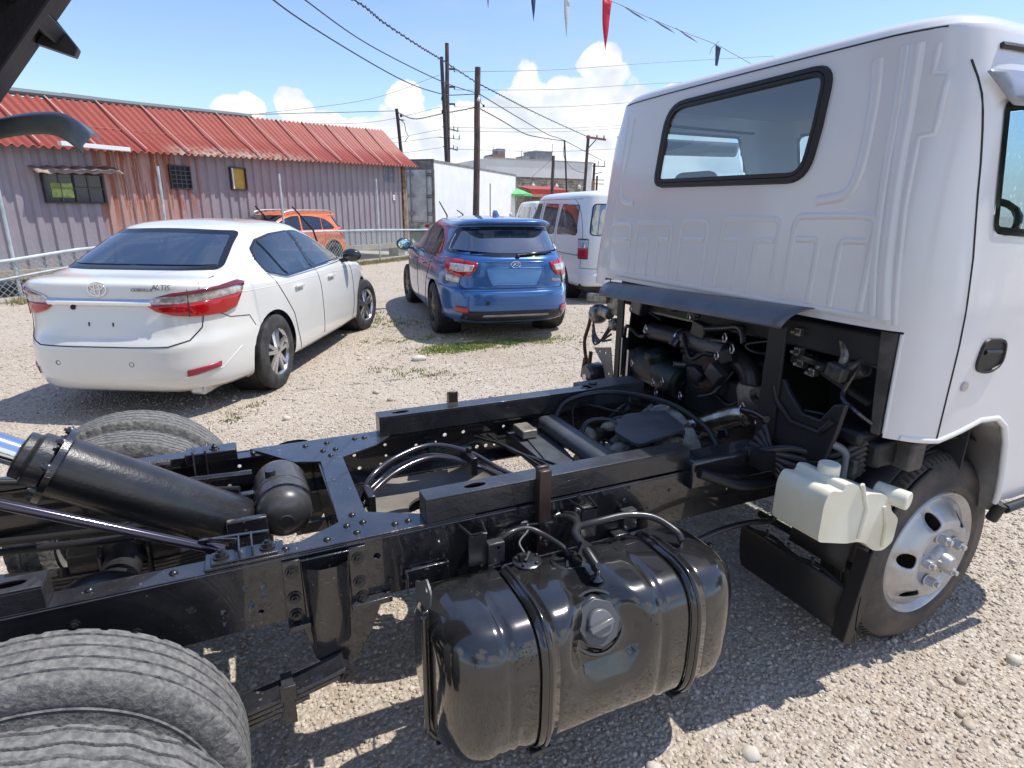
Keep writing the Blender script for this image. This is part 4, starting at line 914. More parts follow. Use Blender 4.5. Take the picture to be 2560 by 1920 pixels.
for vw in ('right', 'left'):
    sgn = -1 if vw == 'right' else 1
    o1 = B.window('side_window', rpoly([(.72, 1.10), (.80, 1.20), (1.0, 1.33), (1.18, 1.385), (1.26, 1.07), (.85, 1.07)], .03), vw, tint, suv, .02)
    B.window('side_window', rpoly([(1.20, 1.39), (1.55, 1.43), (1.93, 1.44), (2.02, 1.065), (1.29, 1.07)], .02), vw, tint, suv, .02)
    B.window('side_window', rpoly([(a, b+.075) for a, b in hf_], .03), vw, tint, suv, .02)
    B.line('door_gap', [(1.18, 1.07), (1.28, .76), (1.40, .5)], vw, seam, suv, .0045); B.line('door_gap', [(2.05, 1.06), (2.12, .36)], vw, seam, suv, .0045)
    D, U = VIEWS['rcr' if sgn < 0 else 'rcl']; U = Vector(U); uc = lambda x, y: Vector((x, y, 0)).dot(U)
    pl = [(uc(.10, sgn*.50), 1.0), (uc(.10, sgn*.55), .90), (uc(.14, sgn*.80), .84), (uc(.35, sgn*.885), .87), (uc(.48, sgn*.88), 1.04), (uc(.14, sgn*.78), 1.07)]
    B.drape('tail_lamp', pl[::(1 if sgn < 0 else -1)], 'rcr' if sgn < 0 else 'rcl', redl, suv, .006, .04, thick=.01)
    B.line('arch_trim', [(.92+.40*math.cos(t), .36+.40*math.sin(t)) for t in np.linspace(-.2, 3.3, 18)], vw, blkdark, suv, .022, .0)
    m = MB(); m.tube(spline([(.62, sgn*.56, 1.50), (.72, sgn*.57, 1.565), (1.1, sgn*.575, 1.585), (2.0, sgn*.57, 1.58), (2.35, sgn*.56, 1.54), (2.42, sgn*.56, 1.50)], 5), .020, 6); m.build('roof_rail', silver, suv, 60)
    car_wheel(suv, .92, sgn*.885, sgn, .35, .22, rr=.22, rimm=dw); car_wheel(suv, 3.55, sgn*.885, sgn, .35, .22, rr=.22, rimm=dw)
B.rest('body', orm, suv); liners(suv, [(x, .36, .405, s, .55, .80) for s in (-1, 1) for x in (.92, 3.55)])
m = MB(); m.box(.4, 4.0, -.62, .62, .25, .30); m.box(.3, 3.3, -.70, .70, .30, .38); m.box(2.95, 3.5, -.66, .66, .7, 1.02); m.build('underbody', blkdark, suv, 0, .02)
seat(suv, 1.25, 0, 1.25, inner, .42); seat(suv, 2.15, -.36, .5, inner, .42); seat(suv, 2.15, .36, .5, inner, .42)

# ------------------------------------------------------------------ white vans
vanw = mat('white_van_paint', (.74, .75, .74), .28, coat=.4)
def make_van(label, loc, rz, scale=.97):
    van = root('parked_van', label, 'van', loc, rz, 'white vans parked beside the hatchback', scale)
    VR = [(.10, .30, .78, .28, 4.55, .28, 8, 5), (.10, .30, .78, .28, 4.55, .28, 8, 5), (.0, .34, .83, .32, 4.65, .32, 7, 4.5), (.0, .50, .845, .50, 4.69, .50, 7, 4.5), (.03, .56, .845, .60, 4.66, .6, 7, 4.5), (.03, .90, .845, .90, 4.5, .9, 7, 4.5), (.045, 1.15, .842, 1.15, 4.25, 1.10, 7, 5), (.07, 1.30, .83, 1.28, 4.05, 1.25, 7, 5),
          (.13, 1.60, .78, 1.58, 3.65, 1.6, 6.5, 5), (.18, 1.80, .735, 1.78, 3.4, 1.82, 6, 5), (.21, 1.875, .70, 1.86, 3.3, 1.88, 6, 4.6), (.28, 1.92, .60, 1.915, 3.15, 1.92, 5, 4.2), (.6, 1.955, .35, 1.95, 2.9, 1.95, 4, 3.4), (1.0, 1.965, .1, 1.962, 2.6, 1.962, 3, 3)]
    B = Body(VR, 5, 110, 4); B.arch(.98, .32, .35); B.arch(3.5, .32, .35)
    B.window('rear_window', rpoly([(-.66, 1.18), (-.58, 1.72), (.58, 1.72), (.66, 1.18)], .09), 'rear', dark_tint, van, .02)
    B.window('windscreen', rpoly([(-.72, 1.22), (-.62, 1.78), (.62, 1.78), (.72, 1.22)], .09), 'front', tint, van, .02)
    for vw in ('right', 'left'):
        sgn = -1 if vw == 'right' else 1
        B.window('side_window', rpoly([(.36, 1.18), (.44, 1.70), (1.30, 1.72), (1.36, 1.16)], .07), vw, tint, van, .018)
        B.window('side_window', rpoly([(1.52, 1.16), (1.50, 1.72), (2.36, 1.73), (2.42, 1.15)], .07), vw, tint, van, .018)
        B.window('side_window', rpoly([(2.66, 1.15), (2.62, 1.73), (3.05, 1.73), (3.62, 1.22), (3.62, 1.15)], .05), vw, tint, van, .018)
        for pts in ([(1.44, 1.74), (1.44, .45)], [(2.52, 1.76), (2.54, .42)], [(.42, 1.80), (2.6, 1.80), (3.1, 1.79)], [(3.75, 1.15), (3.82, .5)]): B.line('panel_gap_line', pts, vw, seam, van, .004)
        B.line('side_stripe', [(.3, .84), (3.9, .84)], vw, grey, van, .014, -.004)
        D, U = VIEWS['rcr' if sgn < 0 else 'rcl']; U = Vector(U); uc = lambda x, y: Vector((x, y, 0)).dot(U)
        def q4(z0, z1): return [(uc(.04, sgn*.72), z0), (uc(.04, sgn*.72), z1), (uc(.20, sgn*.845), z1), (uc(.20, sgn*.845), z0)][::(-1 if sgn < 0 else 1)]
        a = B.drape('tail_lamp', q4(.80, .97), 'rcr' if sgn < 0 else 'rcl', redl, van, .006, .03, thick=.012); B.drape('clear_lens', q4(.97, 1.11), 'rcr' if sgn < 0 else 'rcl', clrl, a, .006, .03, thick=.012)
        B.line('lamp_frame', q4(.79, 1.12), 'rcr' if sgn < 0 else 'rcl', blkdark, a, .009, .006, closed=True)
        m = MB(); m.ball((3.72, sgn*1.02, 1.32), .11, 12, 8, (.5, .75, 1.15)); mi = m.build('door_mirror', vanw, van, 60); m = MB(); m.tube([(3.75, sgn*.78, 1.22), (3.74, sgn*1.0, 1.30)], .014, 6); m.build('mirror_arm', blkdark, mi)
        car_wheel(van, .98, sgn*.83, sgn, .31, .19, rr=.19, rimm=silver); car_wheel(van, 3.5, sgn*.83, sgn, .31, .19, rr=.19, rimm=silver)
    B.line('tailgate_gap', [(-.72, 1.85), (-.76, .62), (.76, .62), (.72, 1.85)], 'rear', seam, van, .005)
    B.rest('body', vanw, van); liners(van, [(x, .32, .355, s, .55, .79) for s in (-1, 1) for x in (.98, 3.5)])
    m = MB(); m.box(.2, 4.3, -.7, .7, .22, .30); m.box(.2, 3.8, -.76, .76, .30, .36); m.box(3.7, 4.1, -.7, .7, .6, 1.12); m.build('underbody', blkdark, van, 0, .02)
    seat(van, 1.2, 0, 1.2, inner, .6, tall=.5); seat(van, 3.0, -.38, .5, inner, .62, tall=.5); seat(van, 3.0, .38, .5, inner, .62, tall=.5); steering(van, 3.5, -.38, 1.12)
    return van
van = make_van('white van with tinted side windows parked between the blue hatchback and the cab', (6.53, 6.69, 0), R(79.3))
def copy_tree(o, parent=None):
    c = o.copy(); col.objects.link(c); c.parent = parent
    for ch in list(o.children): copy_tree(ch, c)
    return c
v2 = copy_tree(van); v2.location = (12.2, 20, 0); v2.rotation_euler = (0, 0, R(75)); v2['label'] = 'white van seen only as a strip of roof behind the first van'

wpm = blkdark
for car, pts in ((sedan, [[(3.12, .02, 1.0), (2.85, .0, 1.47), (2.70, .02, 1.57)], [(3.20, -.50, 1.02), (3.05, -.48, 1.31), (2.75, -.38, 1.57)]]), (blue, [[(2.98, .22, 1.05), (2.85, .29, 1.46), (2.6, .45, 1.66)], [(2.95, -.02, 1.05), (2.70, .07, 1.48), (2.6, .18, 1.54)]])):
    for p in pts: m = MB(); m.tube(p, [.012, .011, .008], 6); m.build('raised_wiper', wpm, car, 60)
# ------------------------------------------------------------------ the tipper truck (rear axle at X=0, front towards +X)
truck = root('tipper_truck', 'white cab tipper truck with bare black chassis and raised load body', 'truck', (0, 0, 0))
T = truck
# chassis rails (C section, drilled webs)
def rail(sg, holes):
    y = sg*.39; m = MB()
    hs = [circle(x, z, r, 8 if r < .012 else 12) for x, z, r in holes]
    m.plate(rect(-2.1, .532, 3.2, .716), hs, 0, -.006*sg, XZ(y))
    m.box(-2.1, 3.2, min(y-sg*.066, y-sg*.006), max(y-sg*.066, y-sg*.006), .708, .714); m.box(-2.1, 3.2, min(y-sg*.066, y-sg*.006), max(y-sg*.066, y-sg*.006), .534, .540)
    o = m.build('frame_rail', blk, T, 30)
    m = MB(); m.tube([(-2.1, y-sg*.004, .7105), (3.2, y-sg*.004, .7105)], .0052, 6); m.build('rolled_edge', blk, o, 60)
    return o
near_h = [(.28, .63, .012), (.40, .655, .007), (.41, .60, .007), (.345, .60, .007), (.44, .645, .007), (.445, .615, .006), (.43, .575, .007), (.345, .565, .006), (.73, .66, .010), (-.1, .63, .012)]+[(1.36+.09*i, .66-.05*(i % 2), .007) for i in range(9)]
far_h = [(.867, .688, .007), (.91, .688, .006), (.847, .656, .007), (.809, .632, .007), (.931, .657, .007), (.826, .575, .008), (.91, .576, .007), (.933, .61, .006), (1.058, .635, .007), (1.14, .635, .006), (1.161, .692, .008), (1.182, .661, .009), (1.264, .662, .008), (1.284, .583, .008), (1.325, .584, .009), (1.367, .583, .009), (1.408, .583, .008), (.994, .69, .006), (1.078, .69, .007), (1.202, .694, .008), (1.326, .693, .007), (1.282, .693, .006), (1.45, .66, .007), (1.5, .69, .006), (.5, .63, .010), (.40, .66, .007), (.36, .59, .007)]
rail(-1, near_h); rail(1, far_h)
# crossmember with gusset ends
m = MB(); m.plate([(.40, -.385), (1.02, -.385), (.872, -.318), (.732, -.245), (.737, .18), (.87, .245), (1.0, .385), (.44, .385), (.575, .20), (.660, .17), (.650, -.275), (.515, -.352)], [], 0, .007, XY(.7145))
m.build('crossmember_plate', blk, T, 30, .002)
m = MB(); m.box(.652, .658, -.36, .36, .54, .714); m.box(.728, .734, -.36, .36, .54, .714); m.box(.652, .734, -.36, .36, .54, .546); m.build('crossmember', blk, T, 30)
for x, y in [(.692, -.251), (.668, -.306), (.712, -.304), (.687, -.352), (.608, -.357), (.792, -.349), (.83, -.347), (.504, -.36), (.25, -.352), (.08, -.35), (.627, .331), (.703, .332), (.806, .335), (.842, .332), (.681, .261), (.724, .26), (.70, .208), (.45, .34), (.36, .34)]:
    m = MB(); z = .7215 if .44 < x < .9 else .7145; m.ball((x, y, z), .0105, 10, 6, (1, 1, .75)); m.build('rivet', bolt_m, T, 60)
for x, z, r in [(.809, .69, .009), (.853, .691, .009), (.897, .691, .009), (.942, .692, .010), (.832, .655, .007), (.876, .633, .007), (.917, .658, .006), (.916, .612, .007), (.796, .631, .008), (.819, .604, .006), (.856, .572, .010), (.898, .574, .010), (1.029, .692, .010), (1.069, .693, .010), (1.109, .696, .007), (1.153, .700, .010), (1.2, .698, .009), (1.362, .700, .010), (.76, .575, .008), (.8, .57, .007), (1.45, .70, .007), (1.52, .64, .007), (1.6, .58, .007), (.05, .66, .008), (.16, .60, .009)]:
    m = MB(); m.bolt((x, -.3905, min(z, .70)), (0, -1, 0), r, r*1.1); m.build('bolt', bolt_m, T, 40)
# sub-frame packing bars with oval slots
def sub_bar(x0, x1, y0, y1, z0, z1, slots):
    m = MB(); m.plate(rect(x0, y0, x1, y1), [circle(a, (y0+y1)/2, rx, 18, ry) for a, rx, ry in slots], 0, .006, XY(z1-.006))
    m.box(x0, x1, y0, y0+.005, z0, z1-.006); m.box(x0, x1, y1-.005, y1, z0, z1-.006); m.box(x0, x0+.005, y0+.005, y1-.005, z0, z1-.006); m.box(x1-.005, x1, y0+.005, y1-.005, z0, z1-.006)
    return m.build('subframe_bar', blk2, T, 30, .0015)
sub_bar(.872, 1.80, -.386, -.318, .7225, .796, [(1.03, .034, .014)])
sub_bar(.90, 1.868, .315, .386, .7225, .80, [(.99, .034, .014), (1.83, .018, .010)])
sub_bar(-.9, .008, -.386, -.32, .7165, .772, [(-.06, .034, .014)])
for q in (-1, 1):   # raised stops
    m = MB(); y0, y1 = sorted((q*.392, q*.425)); m.box(1.206, 1.246, y0, y1, .56, .835); m.box(1.206, 1.246, min(q*.392, q*.405), max(q*.392, q*.405), .83, .842)
    o = m.build('bed_guide', mat('brown_black_paint', (.035, .018, .015), .35, coat=.2), T, 30, .004); m = MB(); m.bolt((1.226, q*.425, .60), (0, q, 0), .01, .01); m.bolt((1.226, q*.425, .66), (0, q, 0), .01, .01); m.build('bolt_pair', bolt_m, o, 40)
# small strap loops on the outer web
for x in (.965, 1.33):
    m = MB(); m.tube([(x, -.392, .70), (x+.012, -.46, .70), (x+.055, -.46, .70), (x+.067, -.392, .70)], .0045, 5); m.box(x+.006, x+.06, -.455, -.45, .60, .70); m.build('hose_bracket', bolt_m, T, 60)
m = MB(); m.box(.80, .93, -.405, -.392, .54, .60); m.box(.80, .805, -.43, -.392, .54, .60); m.build('tank_support_plate', blk, T, 30, .003)
# bed prop bracket on top of the near rail
m = MB(); m.box(.318, .50, -.386, -.312, .7165, .724); m.box(.332, .486, -.378, -.322, .724, .731); m.box(.395, .40, -.378, -.30, .731, .755); m.box(.425, .43, -.378, -.30, .731, .760); m.tube([(.395, -.31, .745), (.33, -.25, .728), (.30, -.20, .708)], .007, 6); m.beam((.30, -.235, .722), (.47, -.30, .748), .012, .010)
o = m.build('prop_bracket', blk, T, 30, .002)
for x in (.355, .462): m = MB(); m.bolt((x, -.35, .731), (0, 0, 1), .013, .014); m.build('bolt', bolt_m, o, 40)
m = MB(); P0, P1 = Vector((.335, -.235, .690)), Vector((-.70, -.20, 1.225)); m.cyl(P0, P1, .0125, n=14); m.cyl(P0+(P0-P1).normalized()*-.02, P0+(P0-P1).normalized()*.02, .018, n=12); m.build('bed_prop_rod', mat('purple_black_chrome', (.06, .05, .07), .12, .6, coat=.5), T, 40)
# spring hanger on the outside of the near rail
def hanger(sg):
    y = sg*.392; m = MB(); fnn = lambda a, b, w: (a, y+sg*w, b)
    m.plate([(.49, .706), (.533, .706), (.535, .52), (.49, .52)], [], 0, .007, fnn); m.plate([(.655, .706), (.70, .706), (.70, .52), (.655, .52)], [], 0, .007, fnn)
    m.plate([(.533, .706), (.656, .706), (.652, .60), (.655, .54), (.74, .545), (.70, .44), (.655, .36), (.60, .335), (.55, .40), (.525, .50), (.535, .53)], [circle(.598, .60, .010, 12)], .008, .015, fnn)
    P = [(.533, 0), (.545, .045), (.575, .062), (.615, .062), (.643, .045), (.656, 0)]
    v = [(x+(.598-x)*t*.15, y+sg*(.008+d*(1-t*.55)), .702-.26*t) for t in np.linspace(0, 1, 6) for x, d in P]; k = len(P)
    m.add(v, [(j*k+i, j*k+i+1, (j+1)*k+i+1, (j+1)*k+i) for j in range(5) for i in range(k-1)])
    m.box(.49, .545, min(y, y+sg*.03), max(y, y+sg*.03), .512, .528); m.box(.65, .76, min(y, y+sg*.03), max(y, y+sg*.03), .528, .545)
    o = m.build('spring_hanger', blk, T, 30, .002)
    for x, z in ((.512, .675), (.512, .60), (.512, .548), (.678, .672), (.678, .60), (.682, .552)):
        b_ = MB(); b_.bolt((x, y+sg*.007, z), (0, sg, 0), .012, .012); b_.build('bolt', bolt_m, o, 40)
    b_ = MB(); b_.cyl((.618, y-sg*.01, .358), (.618, y+sg*.055, .358), .016, n=12); b_.bolt((.618, y+sg*.055, .358), (0, sg, 0), .017, .014); b_.build('pin', bolt_m, o, 40)
    # leaf pack
    lp = MB(); yy0, yy1 = sorted((y+sg*.018, y+sg*.088))
    def leaf(x0, x1, zo, th):
        n_ = 16; v = []
        for i in range(n_+1):
            x = x0+(x1-x0)*i/n_; z = .395-.075*max(0, 1-(x/.62)**2)*1.0+zo
            v += [(x, yy0, z), (x, yy1, z), (x, yy1, z+th), (x, yy0, z+th)]
        f = [tuple(b+(a) for a, b in zip(q, (0,)*4)) for q in ()]
        for i in range(n_):
            a = i*4; f += [(a, a+1, a+5, a+4), (a+1, a+2, a+6, a+5), (a+2, a+3, a+7, a+6), (a+3, a, a+4, a+7)]
        f += [(0, 3, 2, 1), (n_*4, n_*4+1, n_*4+2, n_*4+3)]; q = MB(); q.add(v, f); return q
    lf = leaf(-.62, .615, .0, .013).build('leaf_spring', blk, T, 40, .002)
    for i, (a, b_) in enumerate([(-.60, .60), (-.52, .52), (-.44, .45), (-.36, .37), (-.28, .29)]): leaf(a, b_, -.0145*(i+1), .013).build('leaf', blk, lf, 40, .002)
    cb_ = MB(); cb_.box(.455, .485, yy0-.006, yy1+.006, .29, .385); cb_.box(.45, .49, yy0-.01, yy0, .365, .41); cb_.build('spring_clip', blk2, lf, 30, .002)
    ub = MB()
    for x in (-.07, .07): ub.tube([(x, yy0-.01, .22), (x, yy0-.01, .40), (x, yy0+.01, .42), (x, yy1-.01, .42), (x, yy1+.01, .40), (x, yy1+.01, .22)], .009, 8)
    ub.build('u_bolts', blk2, lf, 60)
hanger(-1); hanger(1)
# rear axle, propeller shaft, spare carrier
m = MB(); m.cyl((0, -.52, .37), (0, .52, .37), .06, n=18); m.build('rear_axle', blk2, T)
m = MB(); m.ball((0, 0, .37), .17, 20, 12, (1, .95, 1)); m.cyl((.10, 0, .38), (.27, 0, .42), .085, .05, n=16); m.build('differential', blk2, T, 60)
m = MB(); m.cyl((.27, 0, .42), (1.60, -.02, .56), .038, n=18)
for x, z in ((.27, .42), (1.58, .558)): m.cyl((x-.03, 0, z), (x+.03, 0, z), .058, n=14)
m.build('propeller_shaft', blk2, T)
m = MB(); m.lathe([(.10, 0), (.10, .012), (.24, .020), (.295, .05), (.31, .09), (.31, .02), (.30, -.05), (.13, -.06)], (1.07, .19, .44), (0, 0, 1), 40); o = m.build('spare_wheel_rim', mat('dusty_grey_metal', (.10, .095, .085), .5, c2=(.19, .18, .16), vs=5, dust_sheen=((.25, .22, .18), .5)), T, 50)
m = MB(); m.lathe([(.31, -.06), (.35, -.085), (.375, -.04), (.378, .02), (.372, .07), (.34, .085), (.31, .06)], (1.07, .19, .42), (0, 0, 1), 44); m.build('spare_tyre', rub2, T, 60)
# hydraulic hoses
for dz, dy in ((0, 0), (.035, .035), (-.012, .05)):
    m = MB(); m.tube(spline([(.74, -.02+dy, .585), (.80, .02+dy, .64+dz), (.92, .10+dy, .672+dz), (1.06, .135+dy, .682+dz), (1.18, .07+dy, .66+dz), (1.28, -.05+dy, .63+dz*.5), (1.42, -.16+dy*.4, .60)], 8), .0095, 8); m.build('hydraulic_hose', mat('shiny_hose', (.05, .045, .055), .18, .3, coat=.6), T, 60)
m = MB(); m.box(1.165, 1.19, .03, .15, .63, .70); m.cyl((1.178, .09, .69), (1.178, .09, .72), .012, n=8); m.box(.775, .80, -.05, .06, .60, .665); m.build('hose_clamp', bolt_m, T, 30, .003)
# air tank
m = MB(); tc_ = Vector((.522, 0, .655)); rr = .083
m.lathe([(0, -.01), (.03, -.008), (.06, .004), (.076, .022), (rr, .045), (rr, .12), (rr+.003, .122), (rr+.003, .128), (rr, .13), (rr, .22), (.076, .243), (.06, .26), (.03, .272), (0, .274)], (.522, -.075, .655), (0, 1, .10), 36)
o = m.build('air_tank', mat('tank_grey_black', (.03, .03, .033), .28, coat=.3, dust_sheen=((.2, .19, .18), .35)), T, 50)
m = MB(); m.cyl((.522, -.09, .652), (.522, -.06, .655), .022, n=12); m.cyl((.495, .06, .735), (.495, .06, .765), .016, n=8); m.cyl((.435, .02, .67), (.40, .02, .67), .010, n=8); m.build('fitting', blk2, o, 40)
for y in (-.02, .11):
    m = MB(); m.tube([(.522+(rr+.004)*math.cos(t), y, .655+.0075+(rr+.004)*math.sin(t)) for t in np.linspace(.2, 2.9, 14)], .006, 5, flat=.4); m.build('tank_strap', blk, o, 60)
m = MB(); m.box(.44, .62, .15, .20, .54, .58); m.box(.55, .65, -.02, .0, .56, .60); m.build('air_tank_bracket', blk, T, 30, .003)
# hoist cylinder
A0 = Vector((.400, 0, .622)); AD = (Vector((-.085, 0, .940))-A0).normalized(); 
cyb = mat('cylinder_paint', (.010, .010, .012), .26, coat=.3, bump=.12, bs=120, rvar=.15, dust_sheen=((.12, .115, .11), .2))
m = MB(); m.lathe([(0, -.01), (.06, -.01), (.076, .0), (.082, .012), (.082, .50)], A0, AD, 40); o = m.build('hoist_cylinder', cyb, T, 40)
fl = A0+AD*.50
m = MB(); m.lathe([(.080, 0), (.106, 0), (.106, .016), (.078, .016)], fl, AD, 36); m.build('cylinder_flange', blk, o, 40)
m = MB(); m.lathe([(.060, .016), (.072, .018), (.072, .060), (.062, .066), (.062, .09), (.038, .095)], fl, AD, 28); m.build('cylinder_head', blk2, o, 30, .004)
X_, Y_, _z = ortho(AD)
for i in range(8):
    a = i*math.pi/4+.3; p = fl+AD*.016+(X_*math.cos(a)+Y_*math.sin(a))*.094; m = MB(); m.bolt(p, AD, .010, .012); m.build('bolt', bolt_m, o, 40)
m = MB(); m.cyl(fl+AD*.09, fl+AD*.75, .036, n=28); m.build('piston_rod', mat('polished_rod', (.85, .87, .92), .07, 1.), o, 40)
m = MB(); m.cyl(A0+Vector((.02, -.07, -.02)), A0+Vector((.02, .07, -.02)), .03, n=16); m.box(.36, .47, -.10, -.075, .56, .69); m.box(.36, .47, .075, .10, .56, .69); m.box(.36, .47, -.36, .36, .545, .575); m.build('cylinder_mount', blk, T, 30, .004)
m = MB(); m.tube(spline([(.40, .10, .70), (.30, .14, .70), (.15, .18, .72), (-.05, .12, .80), (-.2, .10, .84)], 6), .010, 8); m.build('hydraulic_hose', hose, T, 60)
m = MB(); m.cyl((.18, .20, .715), (.44, .20, .705), .012, n=10); m.cyl((.18, .16, .70), (.22, .22, .72), .018, n=8); m.build('linkage_rod', blk, T, 60)
m = MB(); m.box(.24, .40, .315, .385, .7165, .755); m.box(.262, .268, .30, .385, .60, .77); m.box(.30, .306, .30, .385, .60, .77); m.box(-.3, .24, .33, .385, .7165, .745); m.cyl((.02, .27, .76), (.20, .30, .745), .016, n=10); m.bolt((.33, .35, .755), (0, 0, 1), .012, .012); m.build('hinge_bracket', blk, T, 30, .003)
for q, x0, x1, z in ((.12, -.9, .1, .60), (-.15, -.9, .05, .50), (.25, -.9, .2, .56)):
    m = MB(); m.tube(spline([(x0, q, z+.1), ((x0+x1)/2, q+.03, z+.02), (x1, q-.02, z)], 6), .012, 8); m.build('brake_pipe', hose, T, 60)
m = MB(); m.box(-.75, -.69, -.36, .36, .54, .70); m.build('crossmember', blk, T, 30, .004)
# gearbox crossmember and tunnel
m = MB(); m.plate(rpoly([(1.40, -.36), (1.50, -.36), (1.62, .36), (1.50, .36)], .02), [circle(1.50, .25, .008), circle(1.455, -.28, .008)], 0, .006, XY(.655)); m.box(1.44, 1.50, -.34, .34, .60, .655); m.build('gearbox_crossmember', mat('blue_grey_black', (.035, .04, .05), .35, dust_sheen=((.2, .2, .2), .3)), T, 30, .003)
m = MB(); m.box(1.56, 1.66, -.20, .30, .66, .725); m.build('crossmember_cover', mat('blue_grey_black', (.035, .04, .05), .35), T, 40, .03, 4)
m = MB(); m.box(1.455, 1.52, .20, .30, .665, .70); m.build('clamp_plate', alum, T, 30, .004)
for k_ in range(3):
    m = MB(); m.tube(spline([(1.28+.03*k_, .30, .67), (1.36, .12-.02*k_, .675), (1.40+.03*k_, -.10, .67), (1.44, -.30, .66)], 7), .006, 6); m.build('cable', hose, T, 60)
m = MB(); m.tube(spline([(.95, .36, .60), (1.1, .355, .60), (1.25, .35, .615), (1.3, .34, .63), (1.5, .34, .62)], 5), .005, 6); m.box(1.10, 1.13, .34, .375, .60, .65); m.build('wiring', mat('green_black_wire', (.02, .06, .05), .4), T, 60)
# gearbox and bell housing
m = MB(); m.lathe([(.05, 0), (.09, 0), (.105, .08), (.11, .20), (.15, .30), (.21, .38), (.225, .42)], (1.62, 0, .56), (1, 0, .02), 30); o = m.build('gearbox', alum, T, 40)
for i in range(12):
    a = i*math.pi/6; q = MB(); q.beam((1.82, .125*math.cos(a), .565+.125*math.sin(a)), (2.03, .225*math.cos(a), .57+.225*math.sin(a)), .012, .02, (0, math.cos(a), math.sin(a))); q.build('rib', alum, o, 30, .002)
m = MB()
for (x, y, z, sx, sy, sz) in ((1.72, -.12, .70, .10, .07, .05), (1.66, -.20, .66, .06, .06, .05), (1.80, .05, .73, .12, .05, .04), (1.90, -.18, .72, .08, .05, .05), (1.70, .10, .68, .06, .09, .06)): m.ball((x, y, z), 1, 14, 8, (sx*.6, sy*.6, sz*.6))
m.build('gear_selector_castings', mat('tan_casting', (.30, .27, .21), .6, .2, c2=(.10, .09, .07), vs=25, bump=.5), o, 60)
m = MB(); m.plate(rpoly([(1.70, -.23), (1.93, -.22), (1.97, -.03), (1.82, .03), (1.70, -.08)], .03), [], 0, .012, lambda a, b_, w: (a, b_, .755+w+(a-1.7)*.12)); m.build('heat_plate', mat('blue_grey_black', (.035, .04, .05), .35), T, 30, .004)
for k_ in range(9):
    a, b_ = rnd.uniform(1.62, 1.95), rnd.uniform(-.26, .26); m = MB(); m.tube(spline([(a, b_, .66), (a+.06, b_+rnd.uniform(-.1, .1), .74), (a+.16, b_+rnd.uniform(-.1, .15), .75), (a+.28, b_+rnd.uniform(-.1, .1), .70)], 6), rnd.choice((.005, .007, .010)), 7); m.build('engine_hose', hose, T, 60)
m = MB(); m.tube(spline([(1.62, .25, .70), (1.72, .30, .77), (1.9, .25, .80), (2.02, .02, .81), (2.05, -.18, .77), (2.02, -.30, .72)], 8), .011, 8); m.build('engine_hose', hose, T, 60)
# engine block behind the cab floor
m = MB(); m.box(2.32, 3.0, -.20, .30, .58, 1.0); m.box(2.28, 2.6, -.12, .22, .70, .90); m.cyl((2.30, .22, .80), (2.30, .58, .83), .085, n=20); m.cyl((2.30, .40, .82), (2.26, .42, .92), .06, n=14); m.build('engine_block', mat('engine_black', (.010, .013, .012), .45, bump=.3, bs=40), T, 35, .02, 3)
m = MB(); m.ball((2.30, .03, .93), .075, 16, 10, (.8, 1, 1)); m.ball((2.28, .05, .855), .05, 14, 8); m.build('turbo_housing', mat('rust_brown_casting', (.085, .045, .035), .6, .3, bump=.5, bs=60), T, 60)
m = MB(); m.tube(spline([(2.28, .47, 1.005), (2.28, .35, 1.01), (2.28, .24, 1.012), (2.28, .05, 1.012), (2.28, -.08, .995), (2.28, -.15, .955), (2.28, -.175, .90)], 7), .042, 18); o = m.build('intake_pipe', mat('intake_rubber', (.02, .02, .022), .4), T, 60)
m = MB(); m.tube([(2.28, y, 1.011) for y in (.22, .12, .02, -.03)], .045, 18); m.build('foil_sleeve', mat('foil_sleeve', (.14, .135, .13), .4, .6, bump=.5, bs=80), o, 60)
m = MB(); m.cyl((2.28, .52, 1.0), (2.28, .45, 1.005), .018, .035, n=14); m.tube([(2.28, .26+.047*0, 1.012), (2.28, .25, 1.012)], .047, 16); m.build('pipe_coupling', steel, o, 60)
m = MB(); m.lathe([(.035, 0), (.055, 0), (.06, .03), (.045, .10), (.03, .13)], (2.27, -.19, .92), (0, 0, -1), 20); m.build('steel_cup', alum, T, 60)
m = MB(); P = spline([(2.26, -.215, .80), (2.24, -.15, .775), (2.20, -.07, .72), (2.16, -.0, .68)], 8); m.tube(P, .043, 20); o = m.build('exhaust_pipe', mat('worn_steel', (.62, .56, .46), .25, .9, c2=(.3, .24, .17), vs=14), T, 60)
m = MB(); m.tube(P[3:5], .047, 20); m.tube(P[-4:-2], .047, 20); m.build('pipe_clamp', steel, o, 60)
rg2 = random.Random(21)
mets = [hose, blkdark, blk2, bolt_m, mat('worn_cast', (.10, .095, .085), .5, .4, c2=(.03, .03, .03), vs=30, bump=.4)]
